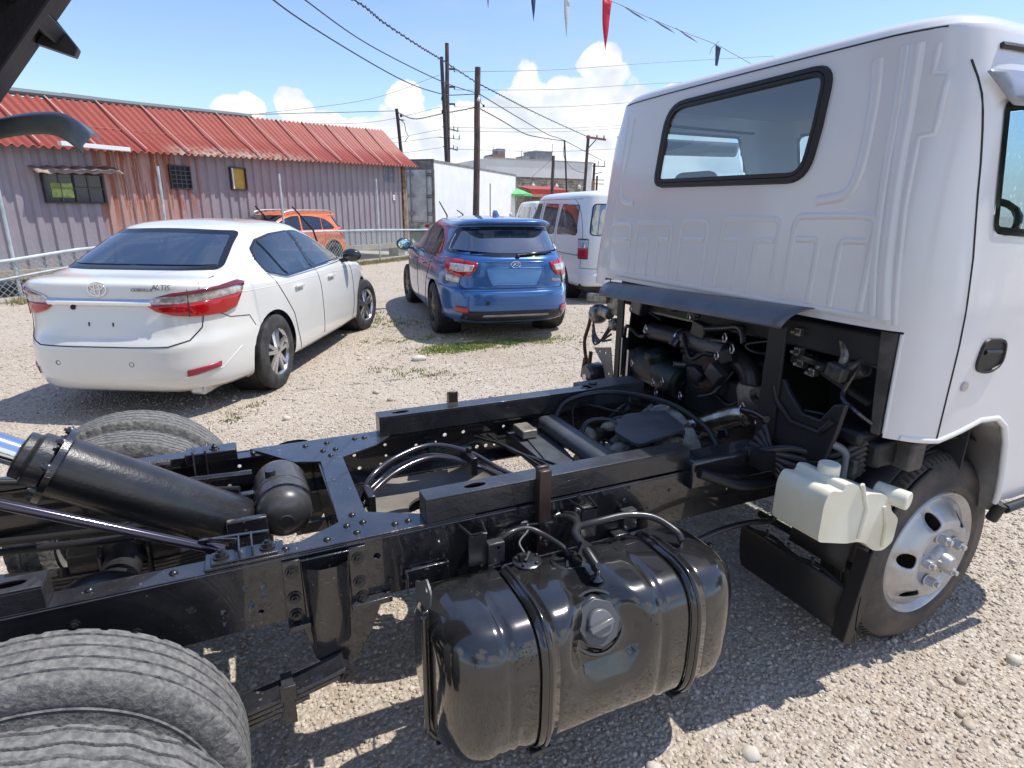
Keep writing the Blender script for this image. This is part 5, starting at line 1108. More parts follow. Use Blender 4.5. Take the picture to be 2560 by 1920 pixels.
for k_ in range(58):   # pipes, clamps and small housings round the engine
    if k_ < 34: x, y, z = rg2.uniform(2.16, 2.34), rg2.uniform(-.66, .60), rg2.uniform(.70, 1.16)
    else: x, y, z = rg2.uniform(1.66, 2.2), rg2.uniform(-.30, .30), rg2.uniform(.62, .74)
    mt_ = rg2.choice(mets); m = MB(); ty = rg2.random()
    if ty < .5:
        p = Vector((x, y, z)); P = [p]
        for _ in range(3): p = p+Vector((rg2.uniform(-.04, .06), rg2.uniform(-.12, .12), rg2.uniform(-.09, .06))); P.append(p)
        m.tube(spline(P, 6), rg2.choice((.006, .009, .013)), 8); m.build('engine_pipe', mt_, T, 60)
    elif ty < .8:
        s_ = rg2.uniform(.018, .045); M_ = Matrix.Translation((x, y, z)) @ Matrix.Rotation(rg2.uniform(-.6, .6), 4, 'X'); m.box(-s_*.6, s_*.6, -s_, s_, -s_*.8, s_*.8, M_); m.build('engine_housing', mt_, T, 30, .006, 2)
    else:
        d_ = Vector((rg2.uniform(-1, .2), rg2.uniform(-1, 1), rg2.uniform(-.3, .3))).normalized()*rg2.uniform(.03, .07); m.cyl((x, y, z), Vector((x, y, z))+d_, rg2.uniform(.012, .03), n=14); m.build('engine_fitting', mt_, T, 35, .003)
for k_ in range(14):
    y, z = rg2.uniform(-.62, .55), rg2.uniform(.72, 1.15); m = MB(); m.tube([(2.17+.025*math.cos(t)*.3, y+.017*math.cos(t), z+.017*math.sin(t)) for t in np.linspace(0, 6.283, 14)[:-1]], .003, 5, True); m.build('hose_ring', steel, T, 60)
# rear cab panels and brackets under the cab
m = MB(); k = 12; v = []
for i in range(k+1):
    t = i/k; yl, yr = .74-.05*t, -.47+.05*t; x = 2.205-.10*math.sin(t*1.4); z0, z1 = 1.215-.06*t*t, 1.262-.07*t*t; n_ = 20
    for j in range(n_+1): u = j/n_; v.append((x, yl+(yr-yl)*u, z0+(z1-z0)*u))
m.add(v, [(i*21+j, i*21+j+1, (i+1)*21+j+1, (i+1)*21+j) for i in range(k) for j in range(20)]); o = m.build('heat_deflector', mat('deflector_grey', (.11, .125, .15), .36, c2=(.075, .085, .105), vs=6, coat=.2), T, 60); md = o.modifiers.new('s', 'SOLIDIFY'); md.thickness = .003
m = MB(); m.beam((2.23, .66, 1.212), (2.23, -.50, 1.262), .03, .035); o = m.build('cab_sill_bracket', mat('brown_grime', (.07, .045, .035), .7, c2=(.02, .02, .02), vs=10), T, 30, .004)
m = MB(); m.cyl((2.3, .568, 1.09), (2.3, -.198, 1.105), .008, n=8); m.build('conduit', mat('tan_conduit', (.28, .26, .23), .5), T, 60)
for (y0, y1, z0, z1, x) in ((.60, .66, .66, 1.16, 2.2), (-.44, -.36, .74, 1.20, 2.12)):
    m = MB(); m.plate([(y0, z0), (y1, z0-.02), (y1, z1), (y0+.01, z1)], [], 0, .012, YZ(x)); m.build('upright_panel', blkdark, T, 30, .004)
m = MB(); m.plate([(-.38, .75), (-.395, 1.0), (-.44, 1.02), (-.47, .98), (-.53, .925), (-.60, .925), (-.64, .99), (-.68, 1.0), (-.665, .90), (-.64, .80), (-.52, .74)], [], 0, .02, YZ(2.13)); m.box(2.135, 2.24, -.65, -.38, .76, .77); o = m.build('air_guard', mat('moulded_black', (.013, .014, .017), .38, bump=.08, bs=60), T, 40, .008, 3)
m = MB(); m.tube([(2.125, -.41, .99), (2.125, -.43, .94), (2.125, -.50, .885), (2.125, -.61, .885), (2.125, -.65, .94)], .010, 8); m.build('moulded_lip', blkdark, o, 60)
# hydraulic valve cluster
vm = mat('pale_valve_metal', (.36, .35, .31), .38, .7, c2=(.14, .13, .11), vs=25)
m = MB(); m.tube(spline([(2.3, -.42, 1.145), (2.3, -.50, 1.165), (2.29, -.54, 1.12), (2.28, -.545, 1.075), (2.28, -.58, 1.07), (2.28, -.62, 1.09)], 6), [.018]*18+[.026]*6+[.03]*7, 12); m.cyl((2.3, -.37, 1.108), (2.3, -.47, 1.13), .014, n=10); m.cyl((2.28, -.56, 1.06), (2.24, -.57, 1.05), .02, n=10); m.build('valve_body', vm, T, 60)
for (y, z) in ((-.37, 1.09), (-.39, 1.05), (-.36, 1.16), (-.48, 1.06), (-.44, 1.03)):
    m = MB(); m.box(2.26, 2.29, y-.014, y+.012, z-.016, z+.014); m.cyl((2.26, y, z), (2.235, y, z), .008, n=8); m.build('connector', vm, T, 30, .003)
m = MB(); m.beam((2.24, -.50, 1.05), (2.24, -.68, .99), .02, .015); m.beam((2.26, -.40, 1.075), (2.26, -.55, 1.06), .02, .02); m.tube(spline([(2.25, -.62, 1.1), (2.22, -.60, 1.0), (2.2, -.66, .97), (2.24, -.70, .93)], 5), .008, 6); m.build('bracket_arm', blk, T, 30)
m = MB(); m.plate([(-.672, 1.225), (-.728, 1.225), (-.728, .90), (-.70, .90), (-.69, 1.0)], [], 0, .01, YZ(2.24)); m.build('pillar_inner_panel', mat('grimy_grey', (.12, .11, .10), .6, c2=(.05, .045, .04), vs=8), T, 30, .003)
# left-hand pump bracket with rusty hooks
tg = mat('tan_grey_bracket', (.27, .25, .22), .5, c2=(.19, .17, .15), vs=4)
m = MB(); m.plate([(.86, .845), (.70, .88), (.655, .69), (.72, .675), (.76, .765)], [circle(.80, .835, .007), circle(.745, .84, .007), circle(.705, .735, .007)], 0, .006, YZ(2.2)); m.build('side_bracket', tg, T, 30, .002)
m = MB(); m.beam((2.2, .93, 1.115), (2.2, .74, 1.125), .035, .04); m.ball((2.22, .86, 1.03), .055, 12, 8); m.cyl((2.2, .80, 1.06), (2.2, .72, 1.05), .03, n=12); m.ball((2.22, .70, 1.0), .035, 10, 6); m.box(2.2, 2.24, .66, .76, 1.05, 1.15); m.build('steering_column_castings', vm, T, 35, .004)
m = MB(); m.tube(spline([(2.2, .90, 1.06), (2.2, .915, .97), (2.2, .955, .87), (2.2, .945, .80), (2.2, .93, .77)], 5), .010, 8); m.cyl((2.2, .935, .765), (2.2, .955, .655), .016, n=10); m.tube([(2.2, .885, .815), (2.2, .895, .735)], .011, 8); m.build('rusty_hook', rust, T, 60)
m = MB(); m.lathe([(0, 0), (.05, .0), (.06, .02), (.06, .09), (.05, .10), (0, .10)], (2.14, .83, .70), (1, 0, .1), 18); m.ball((2.2, .78, .64), .06, 12, 8); m.build('pump_motor', blk2, T, 50); m = MB(); m.cyl((2.13, .80, .69), (2.13, .86, .60), .009, n=8); m.cyl((2.15, .85, .70), (2.15, .82, .63), .018, n=8); m.build('pump_fitting', steel, T, 50)
for k_ in range(4): m = MB(); m.tube(spline([(2.2, .88, 1.0-.03*k_), (2.19, .84, .93-.02*k_), (2.19, .78, .90), (2.2, .70, .92+.03*k_)], 5), .006, 6); m.build('engine_hose', hose, T, 60)
m = MB(); m.box(1.83, 2.15, .33, .45, .70, .80); m.cyl((1.9, .39, .80), (1.9, .39, .81), .02, n=12); m.build('battery_shelf', mat('blue_grey_black', (.035, .04, .05), .35), T, 30, .01)
m = MB(); m.plate([(2.26, .62), (3.0, .62), (3.0, 1.15), (2.3, 1.19)], [], 0, .01, XZ(.66)); m.build('far_side_panel', blkdark, T, 30)
m = MB(); m.box(2.2, 2.24, .6, .62, .68, .95); m.box(2.2, 2.24, .54, .555, .66, .90); m.build('bright_stays', steel, T, 30)
# dark duct over the near rail
m = MB(); m.box(1.78, 2.26, -.43, -.33, .66, .765); m.build('duct_cover', blk, T, 40, .012, 3)
m = MB(); m.tube(spline([(1.78, -.46, .74), (1.95, -.50, .68), (2.15, -.48, .66), (2.3, -.52, .70)], 6), .017, 10); m.box(2.02, 2.10, -.50, -.44, .72, .78); m.build('air_duct', blkdark, T, 60)
for k_ in range(6):
    m = MB(); m.tube(spline([(2.02+.02*k_, -.40, .74+.02*k_), (2.1, -.52, .80-.025*k_), (2.18, -.62, .80-.03*k_), (2.24, -.70, .87-.018*k_)], 6), .013, 8); m.build('radiator_hose', hose, T, 60)
m = MB(); m.tube(spline([(2.14, -.64, .86), (2.20, -.66, .82), (2.20, -.665, .74), (2.19, -.66, .70)], 6), .013, 8); m.build('filler_hose', mat('grey_hose', (.16, .17, .18), .4), T, 60)
m = MB(); m.box(2.24, 2.42, -.74, -.56, .785, .87); m.box(2.20, 2.34, -.70, -.60, .85, .90); m.build('step_bracket', blkdark, T, 30, .015)
m = MB(); m.box(2.33, 2.40, -.79, -.72, .78, .88); m.build('mounting_foot', mat('grimy_grey', (.12, .11, .10), .6), T, 30, .01)
# washer bottle
m = MB(); fnw = lambda a, b_, w: (a, -.795+w, b_)
m.plate(rpoly([(1.945, .63), (1.945, .76), (1.965, .795), (2.0, .785), (2.02, .78), (2.026, .805), (2.075, .795), (2.13, .745), (2.15, .748), (2.225, .73), (2.262, .70), (2.272, .665), (2.322, .625), (2.318, .54), (2.275, .518), (2.225, .53), (2.165, .575), (2.135, .585), (2.08, .592)], .018, 3), [], 0, .17, fnw)
o = m.build('washer_bottle', milky, T, 50, .026, 4)
m = MB(); m.cyl((2.262, -.74, .715), (2.285, -.835, .712), .030, n=22); m.build('bottle_cap', mat('cap_plastic', (.70, .69, .58), .35), o, 40, .004)
m = MB(); m.cyl((2.06, -.71, .78), (2.06, -.71, .83), .032, n=18); m.build('bottle_neck', milky, o, 40, .004)
m = MB(); m.tube([(2.13, -.797, .60), (2.14, -.799, .70), (2.10, -.797, .79)], .006, 8); m.tube([(2.26, -.797, .54), (2.255, -.799, .62), (2.23, -.797, .69)], .006, 8); m.build('mould_lines', milky, o, 60)
m = MB(); m.tube(spline([(1.70, -.50, .50), (1.86, -.50, .53), (2.0, -.50, .53), (2.10, -.50, .515), (2.13, -.50, .56), (2.13, -.48, .62)], 6), .010, 8, flat=1); m.build('stabiliser_arm', bolt_m, T, 60)
# front mudguard flap
m = MB(); v = []; 
FC = (2.656, .377)
def fsheet(a0, a1, r, y0, y1, k, thick, name, mt):
    m = MB(); v = []
    for i in range(k+1):
        a = R(a0+(a1-a0)*i/k); rr_ = r(i/k) if callable(r) else r
        for y in (y0, y1): v.append((FC[0]+rr_*math.cos(a), y, FC[1]+rr_*math.sin(a)))
    m.add(v, [(2*i, 2*i+1, 2*i+3, 2*i+2) for i in range(k)]); o = m.build(name, mt, T, 60); md = o.modifiers.new('s', 'SOLIDIFY'); md.thickness = thick; return o
o = fsheet(206, 181, lambda t: .47-.02*t, -.80, -.29, 10, .006, 'mud_flap', blkdark)
m = MB(); m.plate([(2.16, .20), (2.20, .18), (2.24, .30), (2.25, .50), (2.215, .52)], [], 0, .05, XZ(-.80)); m.build('flap_side', blkdark, o, 30, .004)
m = MB(); m.tube([(2.205, y, .375-.01*math.sin((y+.8)*30)) for y in np.linspace(-.78, -.30, 20)], .008, 6); m.tube([(2.28, y, .40) for y in (-.78, -.3)], .014, 6); m.build('flap_edging', blkdark, o, 60)
for y in (-.42, -.52, -.62): m = MB(); m.cyl((2.20, y, .385), (2.19, y, .41), .006, n=6); m.build('clip', blk2, o, 60)
fsheet(176, 40, .44, -.72, -.50, 22, .006, 'inner_wing', blkdark)
m = MB(); k = 20; v = []
for i in range(k+1):
    a = R(180-(180-112)*i/k); c_, s_ = math.cos(a), math.sin(a)
    for r_ in (.385, .408): v.append((FC[0]+r_*c_, -.757, FC[1]+r_*s_))
m.add(v, [(2*i, 2*i+1, 2*i+3, 2*i+2) for i in range(k)]); o = m.build('wing_edge', blkdark, T, 60); md = o.modifiers.new('s', 'SOLIDIFY'); md.thickness = .012
m = MB(); m.cyl((2.656, -.5, .377), (2.656, .5, .377), .05, n=14); m.build('front_axle', blk2, T)

# ------------------------------------------------------------------ cab
CR = [(2.23, 0.57, 0.86, 0.57, 3.6, 0.57, 10, 6), (2.23, 0.57, 0.86, 0.57, 3.6, 0.57, 10, 6), (2.215, 0.62, 0.8672, 0.62, 3.66, 0.62, 10, 6), (2.208, 0.9, 0.8724, 0.9, 3.68, 0.9, 10, 6), (2.202, 1.19, 0.8775, 1.19, 3.68, 1.19, 10, 6), (2.202, 1.232, 0.8775, 1.232, 3.68, 1.23, 10, 6), (2.2, 1.3, 0.8775, 1.3, 3.67, 1.3, 10, 6),
      (2.212, 1.62, 0.8611, 1.62, 3.58, 1.62, 10, 6), (2.228, 1.85, 0.8582, 1.85, 3.48, 1.86, 10, 6), (2.236, 1.96, 0.8337, 1.955, 3.42, 1.97, 10, 6), (2.242, 2.055, 0.8124, 2.04, 3.38, 2.05, 10, 6), (2.242, 2.055, 0.8124, 2.04, 3.38, 2.05, 10, 6),
      (2.26, 2.082, 0.7797, 2.07, 3.34, 2.08, 9, 6), (2.3, 2.098, 0.7214, 2.09, 3.26, 2.1, 8, 5), (2.43, 2.11, 0.5304, 2.106, 3.1, 2.11, 7, 4), (2.63, 2.118, 0.1591, 2.116, 2.9, 2.116, 5, 4)]
B = Body(CR, 6, 150, 6, lambda x, y, z: (x, y+.052+(y/.87*.085*min(1, (2.05-z)/.85) if y > 0 and z < 2.05 else 0), z))
arch = [(1.9, .3), (1.9, .905), (2.30, .895), (2.40, .887), (2.50, .905), (2.60, .928), (2.70, .922), (2.76, .885), (2.80, .82), (2.835, .70), (2.87, .55), (2.88, .3)]
ins = [inpoly(v[0], v[2], arch) for v in B.v]
for kf, q in enumerate(B.f):
    c = B.cen(q)
    if all(ins[i] for i in q): B.cut.add(kf)
    elif c[2] < 1.232 and c[0] < 2.24 and -.738 < c[1] < .80: B.cut.add(kf)
    elif c[1] > 0 and c[2] < 1.19 and c[0] < 2.6: B.cut.add(kf)
kept = set(i for kf, q in enumerate(B.f) if kf not in B.cut for i in q)
for i in kept:
    if ins[i]:
        v = B.v[i]; best = None
        for a, b_ in zip(arch, arch[1:]):
            a, b_ = Vector(a), Vector(b_); p = Vector((v[0], v[2])); t = max(0, min(1, (p-a).dot(b_-a)/(b_-a).length_squared)); c = a+(b_-a)*t
            if best is None or (p-c).length < best[0]: best = ((p-c).length, c)
        B.v[i] = (best[1].x, v[1], best[1].y)
cabp = cabw
rwp = rpoly([(.448, 1.672), (.425, 2.004), (-.368, 2.015), (-.362, 1.83), (-.345, 1.668)], [.05, .11, .07, .0, .14], 6)
g_ = B.window('rear_window', rwp, 'rear', glass, T, .022)
B.line('window_rubber', inset(rwp, .004), 'rear', rubtrim, g_, .0125, .004, closed=True)
B.line('window_rubber', inset(rwp, .020), 'rear', rubtrim, g_, .010, .006, closed=True)
B.window('windscreen', rpoly([(-.76, 1.36), (-.68, 2.0), (.76, 2.0), (.84, 1.36)], .08), 'front', glass, T, .03)
for vw in ('right', 'left'):
    sgn = -1 if vw == 'right' else 1
    B.window('side_window', rpoly([(2.435, 1.515), (2.37, 1.86 if sgn < 0 else 1.975), (3.12, 1.88 if sgn < 0 else 1.98), (3.44, 1.46)], .03), vw, glass, T, .022)
    o = B.drape('window_visor', rpoly([(2.30, 1.925), (2.37, 1.845), (3.15, 1.865), (3.15, 1.935)], .02), vw, mat('smoked_visor', (.26, .28, .32), .15, coat=.5), T, .018, .05, thick=.003)
    B.line('drip_rail', [(2.36, 1.995), (2.6, 1.995), (3.2, 1.99)], vw, mat('dark_drip', (.04, .035, .035), .5), T, .009, .004)
    dp = [(2.30, 1.93), (2.335, 1.7), (2.37, 1.45), (2.385, 1.2), (2.39, .885), (2.9, .6), (3.45, .6), (3.45, 1.45), (3.2, 1.93)]
    dr = B.carve('door', lambda x, y, z, p=dp, q=sgn: y*q > .5 and inpoly(x, z, p), cabp, T)
    B.line('door_gap', [(2.29, 1.96), (2.335, 1.7), (2.37, 1.45), (2.385, 1.2), (2.39, .892)], vw, seam, dr, .0032)
    if sgn < 0:
        hp = rpoly([(2.485, 1.115), (2.50, 1.205), (2.615, 1.195), (2.625, 1.12), (2.56, 1.095)], .03, 5)
        B.drape('handle_recess', hp, vw, blkdark, dr, .003, .03); B.line('handle', [(2.515, 1.165), (2.60, 1.16)], vw, blkdark, dr, .009, .002); B.line('handle_rim', hp, vw, rubtrim, dr, .006, .003, closed=True)
        m = MB(); p = B.ray(2.455, 1.062, *VIEWS[vw], 0); m.cyl(p, p+Vector((0, -.006, 0)), .015, n=16); m.build('key_hole', steel, dr, 40)
        m = MB(); m.v = []; k = 0
        for a, z in [q for q in arch[1:-1] if q[0] > 2.35]:
            y = B.ray(a, max(z, .6), *VIEWS[vw], 0).y
            m.v += [(a, y+.004, z+.002), (a+(.02 if a > 2.7 else 0), y+.03, z-.025), (a+(.03 if a > 2.7 else 0), -.56, z-.04)]; k += 1
        m.f = [(i*3+j, i*3+j+1, (i+1)*3+j+1, (i+1)*3+j) for i in range(k-1) for j in range(2)]
        o = m.build('wheel_arch_lip', mat('arch_grey', (.30, .30, .30), .6, c2=(.20, .19, .18), vs=5), T, 60); md = o.modifiers.new('s', 'SOLIDIFY'); md.thickness = .004
        m = MB(); m.tube([(2.885, -.83, .555), (3.3, -.835, .565)], .018, 6); m.cyl((2.88, -.82, .57), (2.88, -.80, .50), .02, n=8); m.build('sill_rubber', blkdark, T, 60)
# pressed ribs in the rear panel
def rib(pts, closed=False, r=.0085, off=-.0045): B.line('pressed_rib', pts, 'rear', cabp, T, r*2.2, -(r*2.2-(r+off)*1.0), .03, closed, 16)
D_ = lambda y, z: (y, z)
cols_ = [(.765, .715), (.655, .61), (.555, .475), (.395, .32), (.235, .165), (.085, .0), (-.075, -.16), (-.245, -.33), (-.42, -.50), (-.60, -.66)]
for a, b_ in ((.775, .60), (.55, .30), (.24, .08), (.0, -.27), (-.33, -.615)):
    zt = 1.50+.045*(.775-(a+b_)/2); zb = 1.275
    rib(rpoly([(a, zb), (a, zt), (b_, zt+.005), (b_, zb)], [0, .035, .035, 0], 4))
    w_ = (a-b_)
    if w_ < .2: rib([(a-.015, zt-.075), (b_+.015, zt-.072)])
    else:
        rib(rpoly([(a-.018, zt-.075), (a-w_*.36, zt-.073), (a-w_*.36, zb)], [0, .02, 0], 4)); rib(rpoly([(b_+.018, zt-.07), (b_+w_*.36, zt-.072), (b_+w_*.36, zb)], [0, .02, 0], 4))
rib([(.78, 1.262), (-.70, 1.262)], r=.010, off=-.006)
rib(spline([(-.51, 2.0), (-.525, 1.9), (-.53, 1.75), (-.52, 1.66), (-.49, 1.62), (-.40, 1.605)], 5), r=.013, off=-.007); rib(spline([(.68, 1.98), (.70, 1.8), (.72, 1.66), (.68, 1.61), (.60, 1.60)], 5), r=.012, off=-.007)
rib(spline([(-.615, 2.02), (-.63, 1.85), (-.642, 1.65), (-.66, 1.45), (-.688, 1.26)], 5), r=.016, off=-.009); rib(spline([(-.585, 2.02), (-.60, 1.85), (-.61, 1.65), (-.628, 1.45), (-.66, 1.25)], 5), r=.010, off=-.006)
rib([(-.668, 2.01), (-.672, 1.935), (-.708, 1.93), (-.712, 1.78), (-.675, 1.775), (-.68, 1.6), (-.70, 1.4), (-.72, 1.25)], r=.007, off=-.004)
rib([(.73, 2.0), (.742, 1.8), (.755, 1.5), (.765, 1.25)], r=.005, off=-.0025)
B.line('roof_gap', [(.76, 2.048), (.4, 2.053), (0, 2.055), (-.55, 2.054), (-.68, 2.05)], 'rear', seam, T, .0026, .0)
for y in (-.44, -.2, .06, .3, .54):
    m = MB(); m.tube([(x, y*(1 if x > 2.3 else .995), 2.0+z) for x, z in ((2.26, .058), (2.29, .069), (2.36, .077), (2.5, .083), (3.1, .086))], [.03, .055, .06, .06, .03], 10, flat=.28); m.build('roof_rib', cabp, T, 60)
B.line('body_hem', [(2.27, .905), (2.40, .889), (2.50, .907), (2.60, .930), (2.70, .924), (2.76, .887), (2.80, .822), (2.835, .702), (2.868, .56)], 'right', cabp, T, .011, -.004, .03, False, 8)
m = MB(); m.tube([B.ray(-.742, z, *VIEWS['rear'], -.002) for z in np.linspace(.91, 1.225, 8)], .006, 8); m.build('pillar_hem', cabp, T, 60)
B.rest('cab_body', cabp, T)
# cab interior
m = MB(); m.box(2.28, 3.45, -.70, .78, 1.10, 1.20); m.box(3.15, 3.42, -.70, .76, 1.20, 1.42); m.box(2.245, 2.255, -.70, .76, 1.24, 1.60); m.build('cab_floor_lining', inner, T, 30, .01)
m = MB(); m.box(2.28, 3.25, -.62, .72, 2.03, 2.045); m.build('roof_lining', mat('roof_lining', (.32, .33, .36), .8), T, 30, .01)
m = MB(); m.plate(rect(-.74, .60, .74, 1.1), [], 0, .01, YZ(2.72)); m.build('light_stop_plate', inner, T, 30)  # added dark back plate, stops light coming through the engine bay
for y in (.42, -.36):
    m = MB(); m.box(2.36, 2.50, y-.24, y+.24, 1.30, 1.62); m.box(2.45, 2.95, y-.24, y+.24, 1.22, 1.36); o = m.build('cab_seat', seatm, T, 40, .05, 4)
    m = MB(); m.box(2.37, 2.46, y-.12, y+.12, 1.62, 1.74); m.build('headrest', seatm, o, 40, .04, 4)
steering(T, 3.05, -.36, 1.50, .20, .9)

# ------------------------------------------------------------------ wheels
def tyre_mesh(w, R_, groove, nA=260, zig=True, notch=True):
    """tread with real grooves: groove = list of positions across the width (0..1)"""
    us = [i/110 for i in range(111)]; m = MB(); v = []
    for i in range(nA):
        a = 2*math.pi*i/nA; ca, sa = math.cos(a), math.sin(a)
        for u in us:
            s_ = u*1.0; y = u*w; e = min(u, 1-u); r = R_-.0-.035*max(0, (.10-e)/.10)**2.2-.002*(abs(u-.5)*2)**2
            if zig: ph = (i*26/nA) % 1; zz = (abs(ph-.5)*2-.5)*.045
            else: zz = .006*math.sin(i*.3)
            d = 0
            for g in groove:
                q = abs(u-(g+zz)); d = max(d, .015*max(0, 1-(q/.017)**2))
            if notch and e < .12:
                ph = (i*44/nA) % 1
                if ph < .16: d = max(d, .010*min(1, (.12-e)/.05))
            v.append(((r-d)*ca, y, (r-d)*sa))
    k = len(us); m.add(v, [(i*k+j, ((i+1) % nA)*k+j, ((i+1) % nA)*k+j+1, i*k+j+1) for i in range(nA) for j in range(k-1)])
    for y0, sg in ((0, 1), (w, -1)):
        m.lathe([(R_-.035, y0), (R_-.045, y0-sg*.002), (R_-.055, y0-sg*.001), (R_-.058, y0-sg*.004), (R_-.064, y0-sg*.003), (R_-.075, y0-sg*.008), (R_-.10, y0-sg*.010), (R_-.103, y0-sg*.0125), (R_-.109, y0-sg*.012), (R_-.13, y0-sg*.006), (R_-.155, y0+sg*.006), (R_-.158, y0+sg*.02)], (0, 0, 0), (0, 1, 0), 96)
    return m
def steel_rim(parent, w, R_, face, side, holes=True):
    """dished steel disc; face = y of the disc centre, side = outward direction"""
    rr = R_-.150; m = MB()
    m.lathe([(rr-.012, -w), (rr+.006, -w), (rr+.008, -w+.004), (rr-.01, -w+.02), (rr-.03, -w*.6), (rr-.03, -w*.45), (rr-.015, -.03), (rr-.010, -.018), (rr+.002, -.010), (rr+.010, -.004), (rr+.012, .004), (rr+.004, .006), (rr-.004, .0), (rr-.014, -.012)], (0, 0, 0), (0, side, 0), 64)
    o = m.build('rim', silver, parent, 45); return o
TY = tyre_mesh(.17, .377, (.16, .34, .5, .66, .84), zig=True).build('tyre', rub, None, 50); TY2 = tyre_mesh(.17, .377, (.2, .4, .6, .8), zig=False).build('tyre', rub, None, 50)
bpy.data.objects.remove(TY.copy() if False else bpy.data.objects.new('x', None))
used_ = set()
def rear_wheel(y0, ty, side):
    w_ = bpy.data.objects.new('rear_wheel', None); col.objects.link(w_); w_.parent = T; w_.location = (0, y0, .377)
    if ty.name in used_: t = ty.copy(); col.objects.link(t)
    else: t = ty; used_.add(ty.name)
    t.parent = w_; t.rotation_euler = (0, rnd.uniform(0, 6), 0)
    m = MB(); m.lathe([(.222, .0), (.21, .02), (.19, .08), (.21, .15), (.222, .17)], (0, 0, 0), (0, 1, 0), 40); m.lathe([(.06, .08+.04*side), (.12, .08+.05*side), (.19, .08)], (0, 0, 0), (0, 1, 0), 30); m.build('rim', silver, w_, 45)
rear_wheel(-.688, TY2, -1); rear_wheel(-.945, TY, -1); rear_wheel(.525, TY, 1); rear_wheel(.775, TY2, 1)
for y in (-.50, .42): m = MB(); m.lathe([(.0, 0), (.17, 0), (.175, .02), (.175, .09), (.12, .10)], (0, y, .377), (0, 1, 0), 30); m.build('brake_drum', blk2, T, 40)
# front wheels
def front_wheel(y, side):
    w_ = bpy.data.objects.new('front_wheel', None); col.objects.link(w_); w_.parent = T; w_.location = (2.656, y, .377)
    m = MB(); R_ = .377
    m.lathe([(.236, -.008), (.245, .004), (.26, .012), (.27, .0125), (.272, .011), (.31, .010), (.33, .004), (.345, -.004), (.352, -.012), (.364, -.022), (.372, -.034), (R_-.001, -.045), (R_-.001, -.052), (R_-.008, -.055), (R_-.008, -.06), (R_, -.063), (R_, -.09), (R_-.008, -.093), (R_-.008, -.098), (R_, -.10), (R_-.001, -.13), (.364, -.155), (.33, -.175), (.27, -.178), (.236, -.165)], (0, 0, 0), (0, side, 0), 80); m.build('tyre', mat('front_tyre_rubber', (.045, .042, .042), .7, c2=(.12, .095, .08), vs=5, vd=6, bump=.3, bs=60), w_, 40)
    m = MB()
    for i in range(90):
        a = 2*math.pi*i/90; c_, s_ = math.cos(a), math.sin(a); m.beam((.372*c_, side*-.033, .372*s_), (.358*c_, side*-.016, .358*s_), .008, .006, (c_, 0, s_))
    o = m.build('tread_teeth', rub2, w_, 0); o['kind'] = 'stuff'
    # disc with hand holes
    hs = [(.165*math.cos(a), .165*math.sin(a)) for a in [R(90+60*i+22) for i in range(6)]]
    def fd(a, b_, w):
        r = math.hypot(a, b_); h = -.012+.0 if r > .205 else (-.012+(.205-r)*1.0 if r > .15 else (.043 if r > .125 else .043-(.125-r)*.0))
        if r <= .15: h = .043
        h = min(h, .043)
        if r < .118: h = .043-.012*min(1, (.118-r)/.012)
        return (a, side*(h-w), b_)
    outline = circle(0, 0, .218, 64)
    holes_ = [circle(cx, cy, .026, 16, .028) for cx, cy in hs]
    ex = [(r*math.cos(t), r*math.sin(t)) for r in (.21, .205, .19, .178, .152, .14, .126, .119, .112, .106, .09, .07, .05) for t in np.linspace(0, 6.283, 57)[:-1] if all(math.hypot(r*math.cos(t)-cx, r*math.sin(t)-cy) > .036 for cx, cy in hs)]
    V, F = cdt(outline, holes_, ex); m = MB(); n_ = len(V); m.v = [fd(a, b_, 0) for a, b_ in V]; m.f = F
    o = m.build('wheel_disc', silver, w_, 60); md = o.modifiers.new('s', 'SOLIDIFY'); md.thickness = .006
    m = MB(); m.lathe([(.218, -.012), (.226, -.006), (.232, .004), (.240, .008), (.244, .002), (.238, -.010), (.224, -.03), (.214, -.05), (.2, -.10), (.22, -.165)], (0, 0, 0), (0, side, 0), 64); m.build('rim', silver, w_, 50)
    m = MB(); m.lathe([(.0, .088), (.024, .086), (.030, .076), (.034, .055), (.044, .050), (.05, .040), (.052, .028)], (0, 0, 0), (0, side, 0), 28); m.build('hub_cap', silver, w_, 50)
    for i in range(5):
        a = R(72*i+30); m = MB(); p = Vector((.088*math.cos(a), side*.033, .088*math.sin(a))); m.cyl(p, p+Vector((0, side*.006, 0)), .022, n=14); m.cyl(p+Vector((0, side*.006, 0)), p+Vector((0, side*.034, 0)), .0175, .0165, n=6); m.cyl(p+Vector((0, side*.034, 0)), p+Vector((0, side*.046, 0)), .0095, n=10); m.build('wheel_nut', mat('nut_silver', (.62, .62, .63), .3, .8), w_, 40, .0015)
    m = MB(); m.cyl((0, side*-.10, 0), (0, side*-.03, 0), .19, n=24); m.build('brake_drum', mat('drum_brown', (.05, .03, .025), .8), w_, 40)
front_wheel(-.735, -1); front_wheel(.735, 1)

